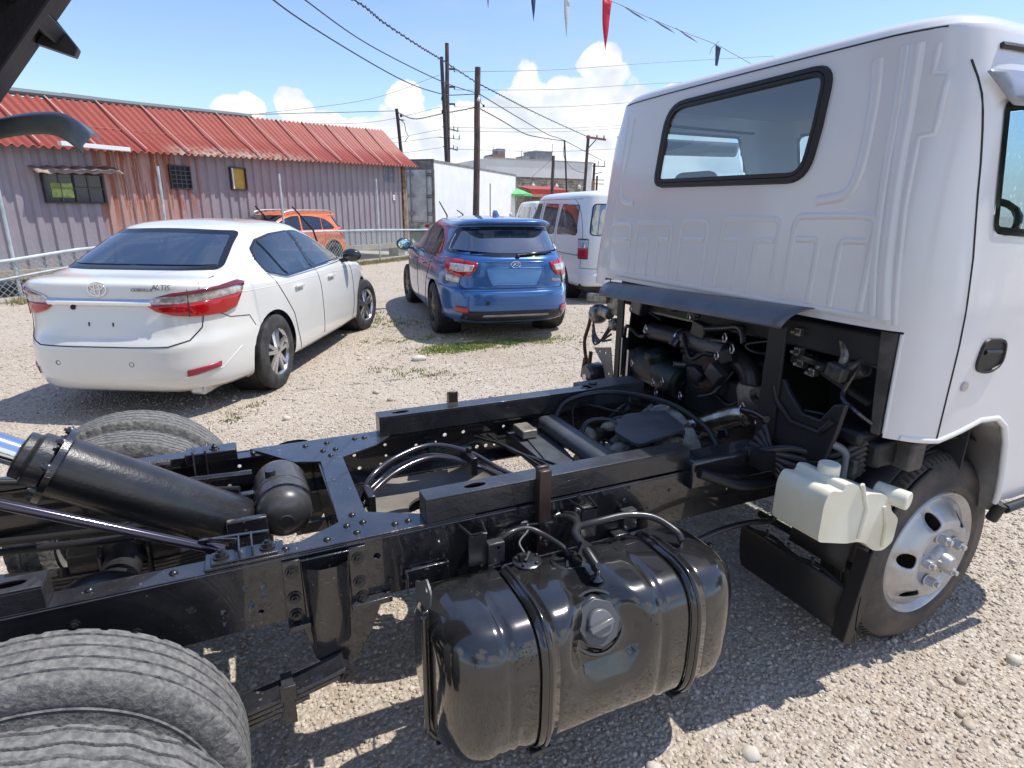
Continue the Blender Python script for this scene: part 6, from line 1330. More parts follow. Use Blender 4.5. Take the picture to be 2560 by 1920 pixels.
# ------------------------------------------------------------------ fuel tank
tx0, tx1 = .805, 1.705; ty0, ty1 = -.792, -.425; tz0, tz1 = .200, .616
def tsec(x):
    """rounded rectangle section, pulled in at the ends"""
    e = min(x-tx0, tx1-x); q = max(0, 1-e/.095); s_ = .075*(1-math.sqrt(max(0, 1-q*q)))
    return s_
m = MB(); xs = sorted(set([tx0+.125*(1-math.cos(i*math.pi/24)) for i in range(13)]+[tx1-.125*(1-math.cos(i*math.pi/16)) for i in range(9)]+list(np.linspace(tx0+.13, tx1-.13, 60)))); N_ = 96; v = []
cy, cz = (ty0+ty1)/2, (tz0+tz1)/2; hy, hz = (ty1-ty0)/2, (tz1-tz0)/2
def tank_pt(x, a, extra=0.):
    e = min(x-tx0, tx1-x); q = max(0, 1-e/.125); sy = .115*(1-math.sqrt(max(0, 1-q*q))); q = max(0, 1-e/.085); sz = .075*(1-math.sqrt(max(0, 1-q*q)))
    n_ = 3.3; c_, si = math.cos(a), math.sin(a)
    y = (hy-(sy if c_ < 0 else sy*.3)+extra)*math.copysign(abs(c_)**(2/n_), c_); z = (hz-sz+extra)*math.copysign(abs(si)**(2/n_), si)
    return Vector((x, cy+y, cz+z))
def tdisp(x, a, p):
    d = 0
    for g in (.955, 1.40):   # pressed grooves over the top and down the face
        d -= .006*math.exp(-((x-g)/.009)**2)
    for g in (1.055, 1.513): d -= .012*max(0, 1-(abs(x-g)/.022)**4)
    # filler bowl: flattened patch sloping up to the cap
    u = (x-1.235)/.115; w_ = (p.z-.510)/.115
    rr_ = math.hypot(u, w_)
    if p.y < -.62 and rr_ < 1.15: d -= .040*(lambda t: t*t*(3-2*t))(max(0, min(1, (1.15-rr_)/.5)))*min(1, max(0, (p.z-.40)/.05))
    if p.z > .58 and abs(x-1.19) < .13 and -.60 < p.y < -.47: d -= .004
    if p.z < .36 and p.y < -.7:
        for g in (.93, .985): d -= .006*math.exp(-((x-g)/.012)**2)*min(1, (.36-p.z)/.03)
    return d
for x in xs:
    for i in range(N_):
        a = 2*math.pi*i/N_; p = tank_pt(x, a); q = (p-Vector((x, cy, cz))); 
        v.append(p+q.normalized()*tdisp(x, a, p))
k = len(xs); f = [(j*N_+i, j*N_+(i+1) % N_, (j+1)*N_+(i+1) % N_, (j+1)*N_+i) for j in range(k-1) for i in range(N_)]+[tuple(range(N_)), tuple(range((k-1)*N_, k*N_))[::-1]]
m.add(v, f); tank = m.build('fuel_tank', tankm, T, 70)
F_ = rpoly([(tx0-.012, tz1-.01), (tx0-.012, tz0-.012), (tx1+.012, tz0-.012), (tx1+.012, tz1-.03), (tx1-.004, tz1-.03), (tx1-.004, tz0+.006), (tx0+.006, tz0+.006), (tx0+.006, tz1-.01)], [0, .085, .085, 0, 0, .07, .07, 0], 7)
m = MB(); m.plate(F_, [], 0, .008, XZ(-.60)); m.build('seam_flange', tankm, tank, 60, .003)
m = MB(); m.tube(spline([(a, -.604, b_) for a, b_ in rpoly([(tx0-.010, tz1-.02), (tx0-.010, tz0-.010), (tx1+.010, tz0-.010), (tx1+.010, tz1-.04)], [0, .08, .08, 0], 7)], 2), .008, 7); m.build('seam_bead', tankm, tank, 60)
# end plate ear
m = MB(); m.plate(rpoly([(-.50, .625), (-.455, .60), (-.47, .50), (-.585, .60), (-.60, .655), (-.565, .675)], .012, 3), [circle(-.565, .645, .009)], 0, .005, YZ(.815)); m.build('tank_ear', mat('grey_flange', (.16, .16, .16), .4, coat=.2), tank, 30)
for g in (1.055, 1.513):
    m = MB(); ang = [math.pi*.42+i*(math.pi*1.62-math.pi*.42)/40 for i in range(41)]; P = [tank_pt(g, a, .004) for a in ang]; v = []
    for p in P: v += [(g-.024, p.y, p.z), (g+.024, p.y, p.z)]
    m.add(v, [(2*i, 2*i+1, 2*i+3, 2*i+2) for i in range(40)]); o = m.build('tank_strap', tankm, tank, 60); md = o.modifiers.new('s', 'SOLIDIFY'); md.thickness = .006; md.offset = 0
    m = MB(); m.tube([p+Vector((0, 0, 0)) for p in [tank_pt(g, a, .009) for a in ang]], .006, 6, flat=1); m.build('strap_rib', tankm, o, 60)
    m = MB(); m.box(g-.03, g+.02, -.47, -.44, .60, .665); m.cyl((g, -.44, .65), (g, -.47, .65), .008, n=8); m.cyl((g, -.72, .19), (g, -.72, .26), .012, n=8); m.box(g-.03, g+.03, -.76, -.66, .20, .215); m.build('strap_bolt', blk2, o, 30, .003)
    m = MB(); m.box(g-.03, g+.03, -.74, -.392, .196, .224); m.box(g-.03, g+.03, -.43, -.395, .21, .56); m.build('tank_bracket', blk, T, 30, .004)
# filler neck and cap
cc = Vector((1.222, -.722, .532)); cdn = Vector((-.05, -.86, .5)).normalized()
m = MB(); m.lathe([(.085, -.03), (.078, -.005), (.066, .012), (.058, .016)], cc, cdn, 8); m.build('filler_collar', tankm, tank, 30, .004)
m = MB(); m.cyl(cc+cdn*.006, cc+cdn*.026, .062, n=8); capb = m.build('filler_cap', mat('cap_dark_grey', (.06, .062, .068), .35, coat=.2), tank, 30, .003)
X_, Y_, _z = ortho(cdn); m = MB(); m.lathe([(.034, .026), (.036, .030), (.034, .040), (.0, .042)], cc, cdn, 24); m.beam(cc+cdn*.047-X_*.030-Y_*.004, cc+cdn*.047+X_*.040+Y_*.012, .015, .016, cdn); m.build('cap_handle', mat('cap_grey', (.12, .12, .125), .35, coat=.3), capb, 30, .003)
m = MB(); m.tube([cc+cdn*.004+(X_*math.cos(t)+Y_*math.sin(t))*.079 for t in np.linspace(0, 6.283, 33)[:-1]], .006, 6, True); m.build('collar_ring', tankm, tank, 60)
# sender unit, lock ring, pipes
m = MB(); m.lathe([(.042, 0), (.042, .006), (.036, .010), (.0, .011)], (1.125, -.512, .609), (0, 0, 1), 30); o = m.build('sender_unit', blk, tank, 40)
for i in range(5): a = R(72*i+10); q = MB(); q.ball((1.125+.033*math.cos(a), -.512+.033*math.sin(a), .621), .0055, 8, 5); q.build('screw', bolt_m, o, 60)
m = MB(); m.cyl((1.115, -.52, .62), (1.135, -.505, .635), .008, n=8); m.box(1.10, 1.12, -.52, -.505, .62, .64); m.tube(spline([(1.12, -.50, .635), (1.12, -.47, .65), (1.16, -.44, .66), (1.17, -.42, .67)], 5), .004, 6); m.build('sender_plug', blkdark, o, 40)
m = MB(); m.lathe([(.050, 0), (.050, .005), (.040, .008), (.040, .002), (.030, .002), (.0, .003)], (1.234, -.555, .608), (0, 0, 1), 30)
for i in range(5): a = R(72*i+20); m.beam((1.234+.012*math.cos(a), -.555+.012*math.sin(a), .617), (1.234+.042*math.cos(a), -.555+.042*math.sin(a), .615), .008, .008)
m.build('lock_ring', blkdark, tank, 40)
m = MB(); m.lathe([(.020, 0), (.012, .008), (.007, .012), (.007, .03), (.0, .031)], (1.265, -.655, .608), (0, 0, 1), 18); m.build('breather_stub', tankm, tank, 50)
m = MB(); m.lathe([(.016, 0), (.010, .008), (.006, .012), (.006, .03), (.0, .031)], (1.575, -.63, .605), (0, 0, 1), 18); m.build('breather_stub', tankm, tank, 50)
for pts, r in (([(1.03, -.42, .55), (1.055, -.435, .635), (1.10, -.44, .668), (1.16, -.43, .665), (1.20, -.45, .65), (1.235, -.52, .635), (1.24, -.55, .622)], .0085), ([(1.285, -.41, .66), (1.30, -.45, .675), (1.30, -.49, .675), (1.27, -.53, .672), (1.262, -.60, .665), (1.265, -.65, .645)], .014), ([(1.29, -.49, .670), (1.36, -.51, .685), (1.45, -.52, .69), (1.53, -.55, .68), (1.57, -.61, .655), (1.575, -.63, .635)], .0105), ([(1.31, -.40, .665), (1.32, -.44, .678), (1.31, -.48, .675)], .009)):
    m = MB(); m.tube(spline(pts, 7), r, 10); m.build('fuel_hose', hose, tank, 60)
m = MB(); m.cyl((1.255, -.59, .65), (1.268, -.59, .68), .018, n=10); m.cyl((1.262, -.645, .635), (1.266, -.66, .65), .011, n=10); m.tube([(1.25, -.43, .665), (1.16, -.40, .66), (1.11, -.40, .65)], .005, 6); m.build('hose_clip', bolt_m, tank, 40)
# small droplets on the paint
m = MB()
for _ in range(46):
    g = rnd.choice(((1.0, 1.02), (1.36, 1.0), (.985, 1.1))); a = math.pi*1.0-rnd.uniform(.35, .75); p = tank_pt(g[0]+rnd.uniform(-.03, .03), a, .001); m.ball(p, rnd.uniform(.001, .0022), 6, 4)
o = m.build('water_drops', mat('droplet', (.02, .02, .022), .05, coat=1), tank, 60); o['kind'] = 'stuff'

# ------------------------------------------------------------------ raised load body (pivots at the rear, floor at 53 degrees)
th = R(53); HX, HZ = -.998, .80
def bp_(u, w, y): return (HX+u*math.cos(th)-w*math.sin(th), y, HZ+u*math.sin(th)+w*math.cos(th))
BM = Matrix(((math.cos(th), 0, -math.sin(th), HX), (0, 1, 0, 0), (math.sin(th), 0, math.cos(th), HZ), (0, 0, 0, 1)))
bodyp = mat('bed_black', (.012, .010, .014), .5, bump=.2, bs=50)
m = MB(); m.box(-.3, 2.9, -.84, .84, .0, .05, BM); lb = m.build('load_body', bodyp, T, 30, .004)
m = MB(); m.box(-.3, 2.9, .80, .84, .05, .40, BM); m.build('side_board', bodyp, lb, 30); m = MB(); m.box(-.3, 2.9, -.84, -.80, .05, .40, BM); m.build('side_board', bodyp, lb, 30)
m = MB(); m.box(2.86, 2.9, -.80, .80, .05, .8, BM); m.build('head_board', bodyp, lb, 30)
for y in (-.39, .33): m = MB(); m.box(-.2, 2.8, y, y+.06, -.10, 0, BM); m.build('bed_beam', bodyp, lb, 30, .004)
for u in np.arange(.1, 2.8, .38): m = MB(); m.box(u, u+.05, -.82, .82, -.05, 0, BM); m.build('bed_cross_bearer', bodyp, lb, 30, .004)
m = MB(); m.plate([(.02, 2.145), (-.045, 2.065), (.058, 2.035), (.072, 2.062)], [], 0, .05, XZ(.78)); m.build('locking_lug', mat('lug_black', (.05, .048, .05), .4, coat=.2), lb, 30, .004)
mg = [(-.75, 1.50), (-.55, 1.66), (-.42, 1.75), (-.183, 1.83), (-.041, 1.86), (.02, 1.842), (.062, 1.795), (.058, 1.772), (-.02, 1.752), (-.10, 1.742), (-.20, 1.725), (-.45, 1.66), (-.7, 1.45)]
m = MB(); v = []
cl_ = [(-.9, 1.35), (-.7, 1.55), (-.45, 1.72), (-.183, 1.828), (-.041, 1.858), (.02, 1.842), (.063, 1.795)]
S_ = spline([(a, 0, b_) for a, b_ in cl_], 5)
for p in S_:
    for y, dz in ((.72, -.075), (.725, -.06), (.735, -.04), (.755, -.015), (.79, .0), (.98, .0)): v.append((p.x-(.0 if dz > -.04 else .02), y, p.z+dz))
m.add(v, [(i*6+j, i*6+j+1, (i+1)*6+j+1, (i+1)*6+j) for i in range(len(S_)-1) for j in range(5)]); o = m.build('wheel_mudguard', mat('guard_grey', (.17, .17, .145), .4, coat=.3, c2=(.08, .08, .07), vs=6), lb, 60); md = o.modifiers.new('s', 'SOLIDIFY'); md.thickness = .004
# ------------------------------------------------------------------ white box body behind the fence
CX = Vector((8.072, 22.265, 0)); SD = Vector((7.194, 7.562, 0)).normalized(); BN = Vector((-SD.y, SD.x, 0))
bx = root('box_trailer', 'white box trailer with double rear doors standing behind the fence', 'trailer')
bx.matrix_world = Matrix(((SD.x, BN.x, 0, CX.x), (SD.y, BN.y, 0, CX.y), (0, 0, 1, 0), (0, 0, 0, 1)))   # x along the side, y across the rear
bw = mat('box_white', (.80, .80, .80), .45, c2=(.74, .74, .74), vs=1.5, rvar=.1); btr = mat('box_trim', (.25, .24, .23), .55, c2=(.15, .14, .13), vs=4)
m = MB(); m.box(.04, 10.4, .0, 2.40, .98, 3.34); m.build('box_body', bw, bx, 30, .01)
m = MB(); m.box(0, 10.44, -.02, .05, 3.32, 3.42); m.box(0, 10.44, 2.36, 2.44, 3.32, 3.42); m.box(0, .08, .0, 2.4, 3.06, 3.40); m.box(-.01, .06, -.02, .09, .98, 3.06); m.box(-.01, .06, 2.32, 2.42, .98, 3.06); m.box(10.38, 10.46, -.02, .06, .98, 3.4); m.build('edge_trim', btr, bx, 30, .008)
m = MB(); m.box(-.01, .10, 0, 2.4, 3.40, 3.44); m.build('top_seal', mat('seal_dark', (.03, .04, .045), .5), bx, 30)
for y0 in (.10, 1.22):
    m = MB(); m.box(-.03, .03, y0, y0+1.09, 1.06, 3.03); d = m.build('door', mat('box_door', (.62, .66, .67), .5, c2=(.44, .47, .48), vs=2), bx, 30, .006)
    for yy in (y0+.18, y0+.92):
        m = MB(); m.cyl((-.07, yy, .98), (-.07, yy, 3.10), .022, n=8); m.build('lock_rod', mat('lock_rod', (.16, .17, .18), .45, .3), d, 60)
    for z in (1.25, 1.95, 2.78):
        m = MB(); m.box(-.06, -.03, y0-.03 if y0 < 1 else y0+.9, y0+.22 if y0 < 1 else y0+1.12, z, z+.05); m.box(-.06, -.03, y0-.03 if y0 < 1 else y0+.9, y0+.22 if y0 < 1 else y0+1.12, z+.09, z+.13); m.build('hinge', btr, d, 30)
        m = MB(); yc = 1.04 if y0 < 1 else 1.42; m.box(-.09, -.03, yc-.16, yc+.16, z+.02, z+.14); m.build('latch', mat('latch_grey', (.30, .31, .32), .5, .3), d, 30)
m = MB(); m.box(-.04, .2, 0, 2.4, .70, .98); m.build('rear_sill', mat('sill_white', (.5, .5, .49), .6, c2=(.2, .2, .2), vs=6), bx, 30, .01)
for y in (.25, 2.0): m = MB(); m.box(-.06, -.03, y, y+.16, .80, .9); m.build('tail_lamp', redl, bx, 30)
m = MB(); m.box(0, 10.4, .5, .62, .5, .95); m.box(0, 10.4, 1.8, 1.92, .5, .95); m.build('chassis_beam', blkdark, bx, 30)
for x in (1.4, 2.7):
    for y in (.05, 1.95): m = MB(); m.lathe([(.2, 0), (.26, .02), (.44, .02), (.48, .06), (.48, .30), (.44, .34), (.2, .34)], (x, y, .48), (0, 1, 0), 28); m.build('wheel', rub2, bx, 40)
for y in (.3, 2.1): m = MB(); m.box(9.2, 9.3, y-.05, y+.05, 0, .95); m.build('landing_leg', blkdark, bx, 30)

# ------------------------------------------------------------------ far buildings
def bld(name, label, parts_, cat='building'):
    r_ = root(name, label, cat)
    for pn, mt, args in parts_:
        m = MB(); m.box(*args); m.build(pn, mt, r_, 30)
    return r_
fw1 = mat('pale_render', (.72, .71, .69), .8, c2=(.66, .65, .63), vs=.5); fgy = mat('grey_box', (.24, .25, .27), .7, c2=(.20, .19, .19), vs=2); fbr = mat('red_brown_box', (.26, .13, .09), .8, c2=(.20, .12, .09), vs=2)
r_ = bld('warehouse', 'large pale grey warehouse with roof units standing far behind the trailer', [
    ('wall', fw1, (20.9, 31.6, 48, 62, 0, 5.72)), ('parapet', mat('parapet_grey', (.36, .36, .37), .7), (20.85, 31.65, 47.94, 48.1, 5.70, 5.80)), ('roof_unit', fbr, (22.0, 23.05, 49, 51, 5.8, 6.15)), ('roof_unit', fgy, (22.55, 23.25, 49.2, 50.5, 5.8, 6.66)), ('roof_unit', fgy, (21.5, 22.0, 49, 50, 5.8, 5.98)),
    ('roof_unit', fgy, (24.9, 25.6, 49, 50.5, 5.8, 6.12)), ('roof_unit', fgy, (26.4, 28.15, 49.5, 52, 5.8, 6.62)), ('roof_lid', mat('unit_lid', (.10, .16, .20), .6), (26.36, 28.19, 49.45, 52.05, 6.62, 6.69)), ('end_wall', fbr, (31.6, 32.3, 48.5, 60, 0, 4.2))])
for x, h_ in ((24.75, .5), (26.0, .35), (26.2, .3), (27.85, 1.3), (22.0, .75)): m = MB(); m.cyl((x, 49, 5.7), (x, 49, 6.0+h_), .03, n=6); m.build('roof_mast', fgy, r_, 60)
stn = bpy.data.materials.new('old_block_wall'); stn.use_nodes = True; n = NT(stn.node_tree); b = stn.node_tree.nodes['Principled BSDF']; oc = n.n('ShaderNodeTexCoord').outputs['Object']
br = n.n('ShaderNodeTexBrick', i_Scale=1.0); br.inputs['Color1'].default_value = (.48, .43, .34, 1); br.inputs['Color2'].default_value = (.36, .33, .27, 1); br.inputs['Mortar'].default_value = (.22, .20, .17, 1); br.inputs['Brick Width'].default_value = .42; br.inputs['Row Height'].default_value = .2; br.inputs['Mortar Size'].default_value = .02
mp = n.n('ShaderNodeMapping'); mp.inputs['Rotation'].default_value = (R(90), 0, 0); n.set(mp.inputs[0], oc); n.set(br.inputs['Vector'], mp)
c = n.mix(n.mr(n.noise(oc, 1.4, 6, .7), .45, .62, 0, .7), br.outputs[0], (.09, .085, .075)); n.set(b.inputs['Base Color'], c); b.inputs['Roughness'].default_value = .9
r_ = bld('block_wall', 'weathered stone block wall in front of the pale warehouse', [('wall', stn, (19.6, 26.0, 40, 40.3, 0, 3.72)), ('coping', mat('dark_coping', (.10, .09, .08), .9, c2=(.2, .18, .15), vs=3), (19.55, 26.05, 39.95, 40.35, 3.72, 3.86))], 'wall')
for x in (21.4, 23.4, 25.4): m = MB(); m.ball((x, 39.9, 3.25), .16, 10, 6); m.box(x-.04, x+.04, 39.85, 40, 3.2, 3.5); m.build('wall_light', mat('lamp_pale', (.6, .58, .52), .5), r_, 60)
for x in (19.7, 22.6, 25.5): m = MB(); m.box(x, x+.3, 39.9, 40.0, 0, 3.7); m.build('pier', stn, r_, 0)
r_ = root('market_stall', 'red roofed stall standing in front of the stone wall', 'stall', (17.3, 32, 0))
rd_ = mat('red_sheet', (.46, .06, .04), .6, c2=(.36, .05, .035), vs=2)
m = MB(); m.box(0, 2.65, 0, .05, 2.44, 2.72); m.build('fascia', rd_, r_, 30); m = MB(); m.add([(-.05, 0, 2.74), (2.7, 0, 2.74), (2.7, 2, 3.0), (-.05, 2, 3.0)], [(0, 1, 2, 3)]); m.build('roof', rd_, r_, 0)
m = MB(); m.box(-.1, 2.5, -.2, .0, 2.30, 2.44); m.build('awning', mat('pink_awning', (.60, .28, .22), .7), r_, 30)
for x in (.02, 1.3, 2.6): m = MB(); m.box(x, x+.08, .05, .13, 0, 2.44); m.build('post', btr, r_, 30)
m = MB(); m.box(0, 2.65, 1.9, 1.95, 0, 2.9); m.build('back_wall', stn, r_, 30)
r_ = root('parasol', 'green market parasol just right of the white trailer', 'parasol', (15.35, 30, 0))
m = MB(); v = [(0, 0, 2.72)]+[(1.0*math.cos(i*math.pi/4), 1.0*math.sin(i*math.pi/4), 2.36) for i in range(8)]+[(1.0*math.cos(i*math.pi/4), 1.0*math.sin(i*math.pi/4), 2.26) for i in range(8)]
m.add(v, [(0, 1+i, 1+(i+1) % 8) for i in range(8)]+[(1+i, 9+i, 9+(i+1) % 8, 1+(i+1) % 8) for i in range(8)]); m.build('canopy', mat('green_canvas', (.12, .42, .14), .7, c2=(.16, .5, .2), vs=3), r_, 0); m = MB(); m.cyl((0, 0, 0), (0, 0, 2.72), .025, n=8); m.build('pole', btr, r_, 60)

# ------------------------------------------------------------------ utility poles
pw = mat('pole_timber', (.115, .085, .075), .85, c2=(.065, .05, .045), vs=3, bump=.4, bs=30); pdk2 = mat('dark_pole', (.05, .045, .05), .8, c2=(.03, .028, .03), vs=4)
def pole(label, base, top, r0, r1, mt=pw, cat='utility pole', group='utility poles'):
    b_ = Vector(base); p = root('utility_pole', label, cat, b_, 0, group); t = Vector(top)-b_
    m = MB(); k = 8; m.tube([t*i/k+Vector((rnd.uniform(-.01, .01), 0, 0)) for i in range(k+1)], [r0+(r1-r0)*i/k for i in range(k+1)], 10); m.build('pole', mt, p, 40); return p
p = pole('thick brown timber pole with a white camera between the trailer and the blue car', (8.6, 19, 0), (8.70, 19, 6.19), .125, .098)
m = MB(); m.ball((.09, -.12, 5.17), .065, 10, 8); m.box(.08, .16, -.12, -.02, 5.22, 5.30); m.build('security_camera', mat('cam_white', (.75, .75, .75), .4), p, 60)
m = MB(); m.tube([(.13, 0, 5.25), (.20, 0, 5.32), (.22, 0, 5.08), (.30, 0, 5.02)], .012, 6); m.ball((.32, 0, 5.0), .045, 8, 6); m.box(.1, .17, -.03, .03, 5.55, 5.75); m.build('pole_fitting', pdk2, p, 60)
p = pole('tallest timber pole with three short side arms behind the trailer', (12.66, 34, 0), (12.757, 34, 10.57), .17, .11)
def arm(p, a, b_, w=.05, nm='crossarm', ins=True):
    m = MB(); o = p.location; m.beam(Vector(a)-o, Vector(b_)-o, w, w); m.build(nm, pdk2, p, 30)
    if ins:
        for t in (.72, .98): q = Vector(a).lerp(Vector(b_), t)-o; m = MB(); m.cyl(q+Vector((0, 0, .02)), q+Vector((0, 0, .22)), .04, .025, n=8); m.build('insulator', mat('insulator', (.2, .18, .18), .4), p, 60)
for z in (9.26, 8.32, 7.41):
    arm(p, (12.85, 34, z), (13.2, 34, z+.02), .09, 'side_arm', False)
    m = MB(); m.cyl((.52, 0, z-.12), (.52, 0, z-.02), .035, n=8); m.build('insulator', pdk2, p, 60)
arm(p, (12.34, 33.8, 6.13), (13.3, 33.8, 5.93)); arm(p, (12.34, 33.8, 5.05), (13.25, 33.8, 4.88)); arm(p, (12.0, 33.8, 5.55), (13.4, 33.8, 5.50), .03)
p = pole('slimmer leaning pole standing close to the left of the tallest one', (12.62, 33.5, 0), (12.26, 33.5, 9.72), .15, .10, pdk2)
for z, s_ in ((8.9, -1), (7.6, -1), (6.9, -1)): m = MB(); m.box(-.42, -.34, -.03, .03, z-.12, z+.08); m.build('bracket', pdk2, p, 30)
p = pole('short dark pole leaning beside the end of the red roof', (7.52, 24, 0), (7.12, 24, 5.43), .085, .065, pdk2)
m = MB(); m.tube([(-.35, 0, 5.1), (-.1, -.02, 4.9), (-.05, 0, 4.6), (.05, 0, 4.4), (-.1, 0, 4.2)], .015, 5); m.box(-.32, -.1, -.02, .02, 5.0, 5.04); m.ball((-.22, 0, 5.18), .06, 8, 6); m.build('pole_fitting', pdk2, p, 60)
p = pole('pole with a reddish crossarm near the left edge of the truck cab', (22.2, 34, 0), (22.44, 34, 6.25), .11, .10)
m = MB(); m.beam((.0, -.15, 6.13), (1.5, -.15, 6.04), .10, .12); m.build('crossarm', mat('reddish_timber', (.26, .08, .06), .8), p, 30); m = MB(); m.beam((.25, -.1, 5.5), (.75, -.12, 6.0), .05, .05); m.build('arm_brace', pdk2, p, 30)
for x in (.8, 1.35): m = MB(); m.cyl((x, -.15, 6.1), (x, -.15, 6.3), .05, .03, n=8); m.build('insulator', pdk2, p, 60)
pole('thin steel pole in front of the pale warehouse right half', (17.75, 28, 0), (17.27, 28, 5.15), .055, .045, pdk2)
pole('short brown pole in front of the middle of the stone wall', (17.68, 30, 0), (17.70, 30, 4.52), .11, .09)
p = pole('far steel pole with a forked crossarm just left of the cab', (33.0, 50, 0), (33.07, 50, 5.9), .14, .12, pdk2); m = MB(); m.beam((-1.2, 0, 5.6), (1.3, 0, 5.65), .08, .08); m.beam((1.25, 0, 5.6), (1.25, 0, 6.2), .05, .05, (0, 1, 0)); m.beam((.5, 0, 5.6), (.5, 0, 6.1), .05, .05, (0, 1, 0)); m.beam((-.0, 0, 4.9), (1.0, 0, 5.1), .06, .06); m.build('crossarm', pdk2, p, 30)
p = pole('farthest pole with two bars just left of the cab', (36.0, 54, 0), (36.0, 54, 5.0), .12, .1, pdk2); m = MB(); m.beam((-1, 0, 4.6), (.9, 0, 4.6), .07, .07); m.beam((-.9, 0, 4.2), (.9, 0, 4.2), .07, .07); m.build('crossarm', pdk2, p, 30)
m = MB(); m.cyl((0, 0, 0), (0, 0, 2.23), .014, n=8); o = m.build('marker_rod', pdk2, None, 60); o.location = (7.08, 14, 0); tag(o, 'thin dark rod standing in front of the white trailer side', 'rod')
# wires
wm_ = mat('black_cable', (.02, .02, .022), .5); wt_ = mat('thin_wire', (.10, .11, .13), .5)
def wire(label, pts, r, mt=wm_, twist=0.):
    P = spline(pts, 10); m = MB(); m.tube(P, r, 5)
    if twist:
        Q = [p+Vector((0, math.sin(i*1.9)*twist*.5, math.cos(i*1.9)*twist)) for i, p in enumerate(spline(pts, 26))]; m.tube(Q, r*.7, 5)
    o = m.build('overhead_wire', mt, None, 60); return tag(o, label, 'overhead wire', 'overhead wires')
wire('uppermost looped cable running down to the brown timber pole', [(1.2, 9, 5.2), (3.04, 11, 5.31), (3.96, 12.5, 5.4), (5.32, 14.5, 5.52), (6.43, 16, 5.6), (8.70, 19, 5.69)], .014, wm_, .035)
wire('middle smooth wire running down to the brown timber pole', [(1.0, 9, 5.2), (2.15, 11, 5.19), (3.96, 14, 5.28), (6.56, 16.5, 5.15), (8.70, 19, 5.37)], .014)
wire('lowest sagging wire running to the brown timber pole', [(.6, 8, 4.85), (1.51, 10, 4.84), (2.6, 12, 4.9), (4.39, 14.5, 4.87), (5.64, 16, 4.86), (6.88, 17.5, 4.99), (7.41, 18, 5.07), (8.70, 19, 5.36)], .015)
wire('twisted cable from the brown pole to the crossarm pole', [(8.75, 19, 5.68), (11.18, 22, 5.84), (13.62, 25, 6.0), (17.51, 29, 6.06), (22.35, 34, 6.18)], .018, wm_, .03)
wire('smooth wire from the brown pole past the thin steel pole', [(8.75, 19, 5.37), (11.46, 22, 5.26), (15.17, 26, 5.12), (17.27, 28, 5.12), (23.56, 34, 4.76)], .018)
wire('low sagging wire from the brown pole to the thin steel pole', [(8.7, 19, 4.93), (10.47, 21, 4.87), (12.61, 23.5, 4.79), (14.16, 25, 4.84), (17.27, 28, 5.1)], .018, wm_, .02)
wire('sagging wire between the short dark pole and the brown pole', [(7.13, 24, 5.3), (7.64, 23.2, 4.99), (8.19, 21.5, 5.0), (8.65, 19, 4.93)], .016, wm_, .02)
wire('wire crossing above the red roof to the short dark pole', [(-3, 17.5, 4.2), (.64, 20, 4.31), (3.53, 22, 4.77), (7.12, 24, 5.35)], .013)
wire('wire dropping from the thin steel pole behind the stone wall', [(17.27, 28, 5.1), (18.4, 30, 4.5), (20.2, 32, 4.0), (22.3, 34, 3.9)], .016)
for i, (z0, z1) in enumerate(((9.14, 10.93), (8.19, 9.65), (7.28, 8.54), (6.15, 7.13), (5.95, 6.95), (4.95, 5.6))):
    wire(('topmost', 'second', 'third', 'fourth', 'fifth', 'lowest')[i]+' thin wire running right from the tallest pole behind the cab', [(13.2 if i < 3 else 12.8, 34, z0), (20, 34, z0+(z1-z0)*.5-.12), (28, 34, z1+.2), (38, 34, z1+(z1-z0)*.9)], .017 if i < 3 else .014, wt_)
for i, (z0, z1, y1) in enumerate(((8.9, 5.6, 30), (7.2, 5.0, 28), (6.0, 4.3, 30), (5.6, 4.4, 26), (5.0, 3.8, 27))):
    wire(('topmost', 'second', 'third', 'fourth', 'lowest')[i]+' faint wire running left from the tallest pole over the roof', [(12.3, 34, z0), (8, 33, (z0+z1)/2-.1), (2, y1, z1)], .010, wt_)
wire('guy wire slanting down beside the stone wall pole', [(17.69, 30, 4.4), (16.2, 30, 3.2), (15.0, 30, 2.2)], .010, wt_)

# ------------------------------------------------------------------ bunting
st_ = spline([(1.2, 3.2, 3.75), (2.2, 3.2, 3.52), (2.9, 3.2, 3.42), (3.4, 3.2, 3.36), (3.72, 3.2, 3.325), (4.12, 3.2, 3.25), (4.55, 3.2, 3.18), (4.96, 3.2, 3.118), (5.27, 3.2, 3.04), (6.5, 3.2, 2.75), (9, 3.2, 2.5)], 8)
m = MB(); m.tube(st_, .0035, 5); m.tube([(4.93, 3.2, 3.12), (4.90, 3.21, 3.09), (4.87, 3.2, 3.03)], .003, 4); m.tube([(4.94, 3.2, 3.12), (4.96, 3.19, 3.15)], .003, 4); tag(m.build('bunting_string', mat('string_grey', (.3, .3, .32), .7), None, 60), 'thin string of bunting crossing above the truck cab', 'string')
def flag(x, z0, w_, h_, c, lab, tw=0., fold=0.):
    m = MB(); k = 8; v = []
    for i in range(k+1):
        t = i/k; ww = w_*(1-t); 
        for j in (-.5, 0, .5): v.append((x+ww*j*math.cos(tw)+fold*t*h_, 3.2+ww*j*math.sin(tw)+.012*math.sin(t*5+j*2), z0-h_*t))
    m.add(v, [(i*3+j, i*3+j+1, (i+1)*3+j+1, (i+1)*3+j) for i in range(k) for j in (0, 1)])
    o = m.build('pennant', mat('pennant_'+c[0], c[1], .6), None, 60); md = o.modifiers.new('s', 'SOLIDIFY'); md.thickness = .0015; tag(o, lab, 'flag', 'pennants on the bunting string')
flag(3.67, 3.335, .115, .40, ('red', (.62, .02, .05)), 'red triangular pennant hanging point down, the largest in view', 0, .0)
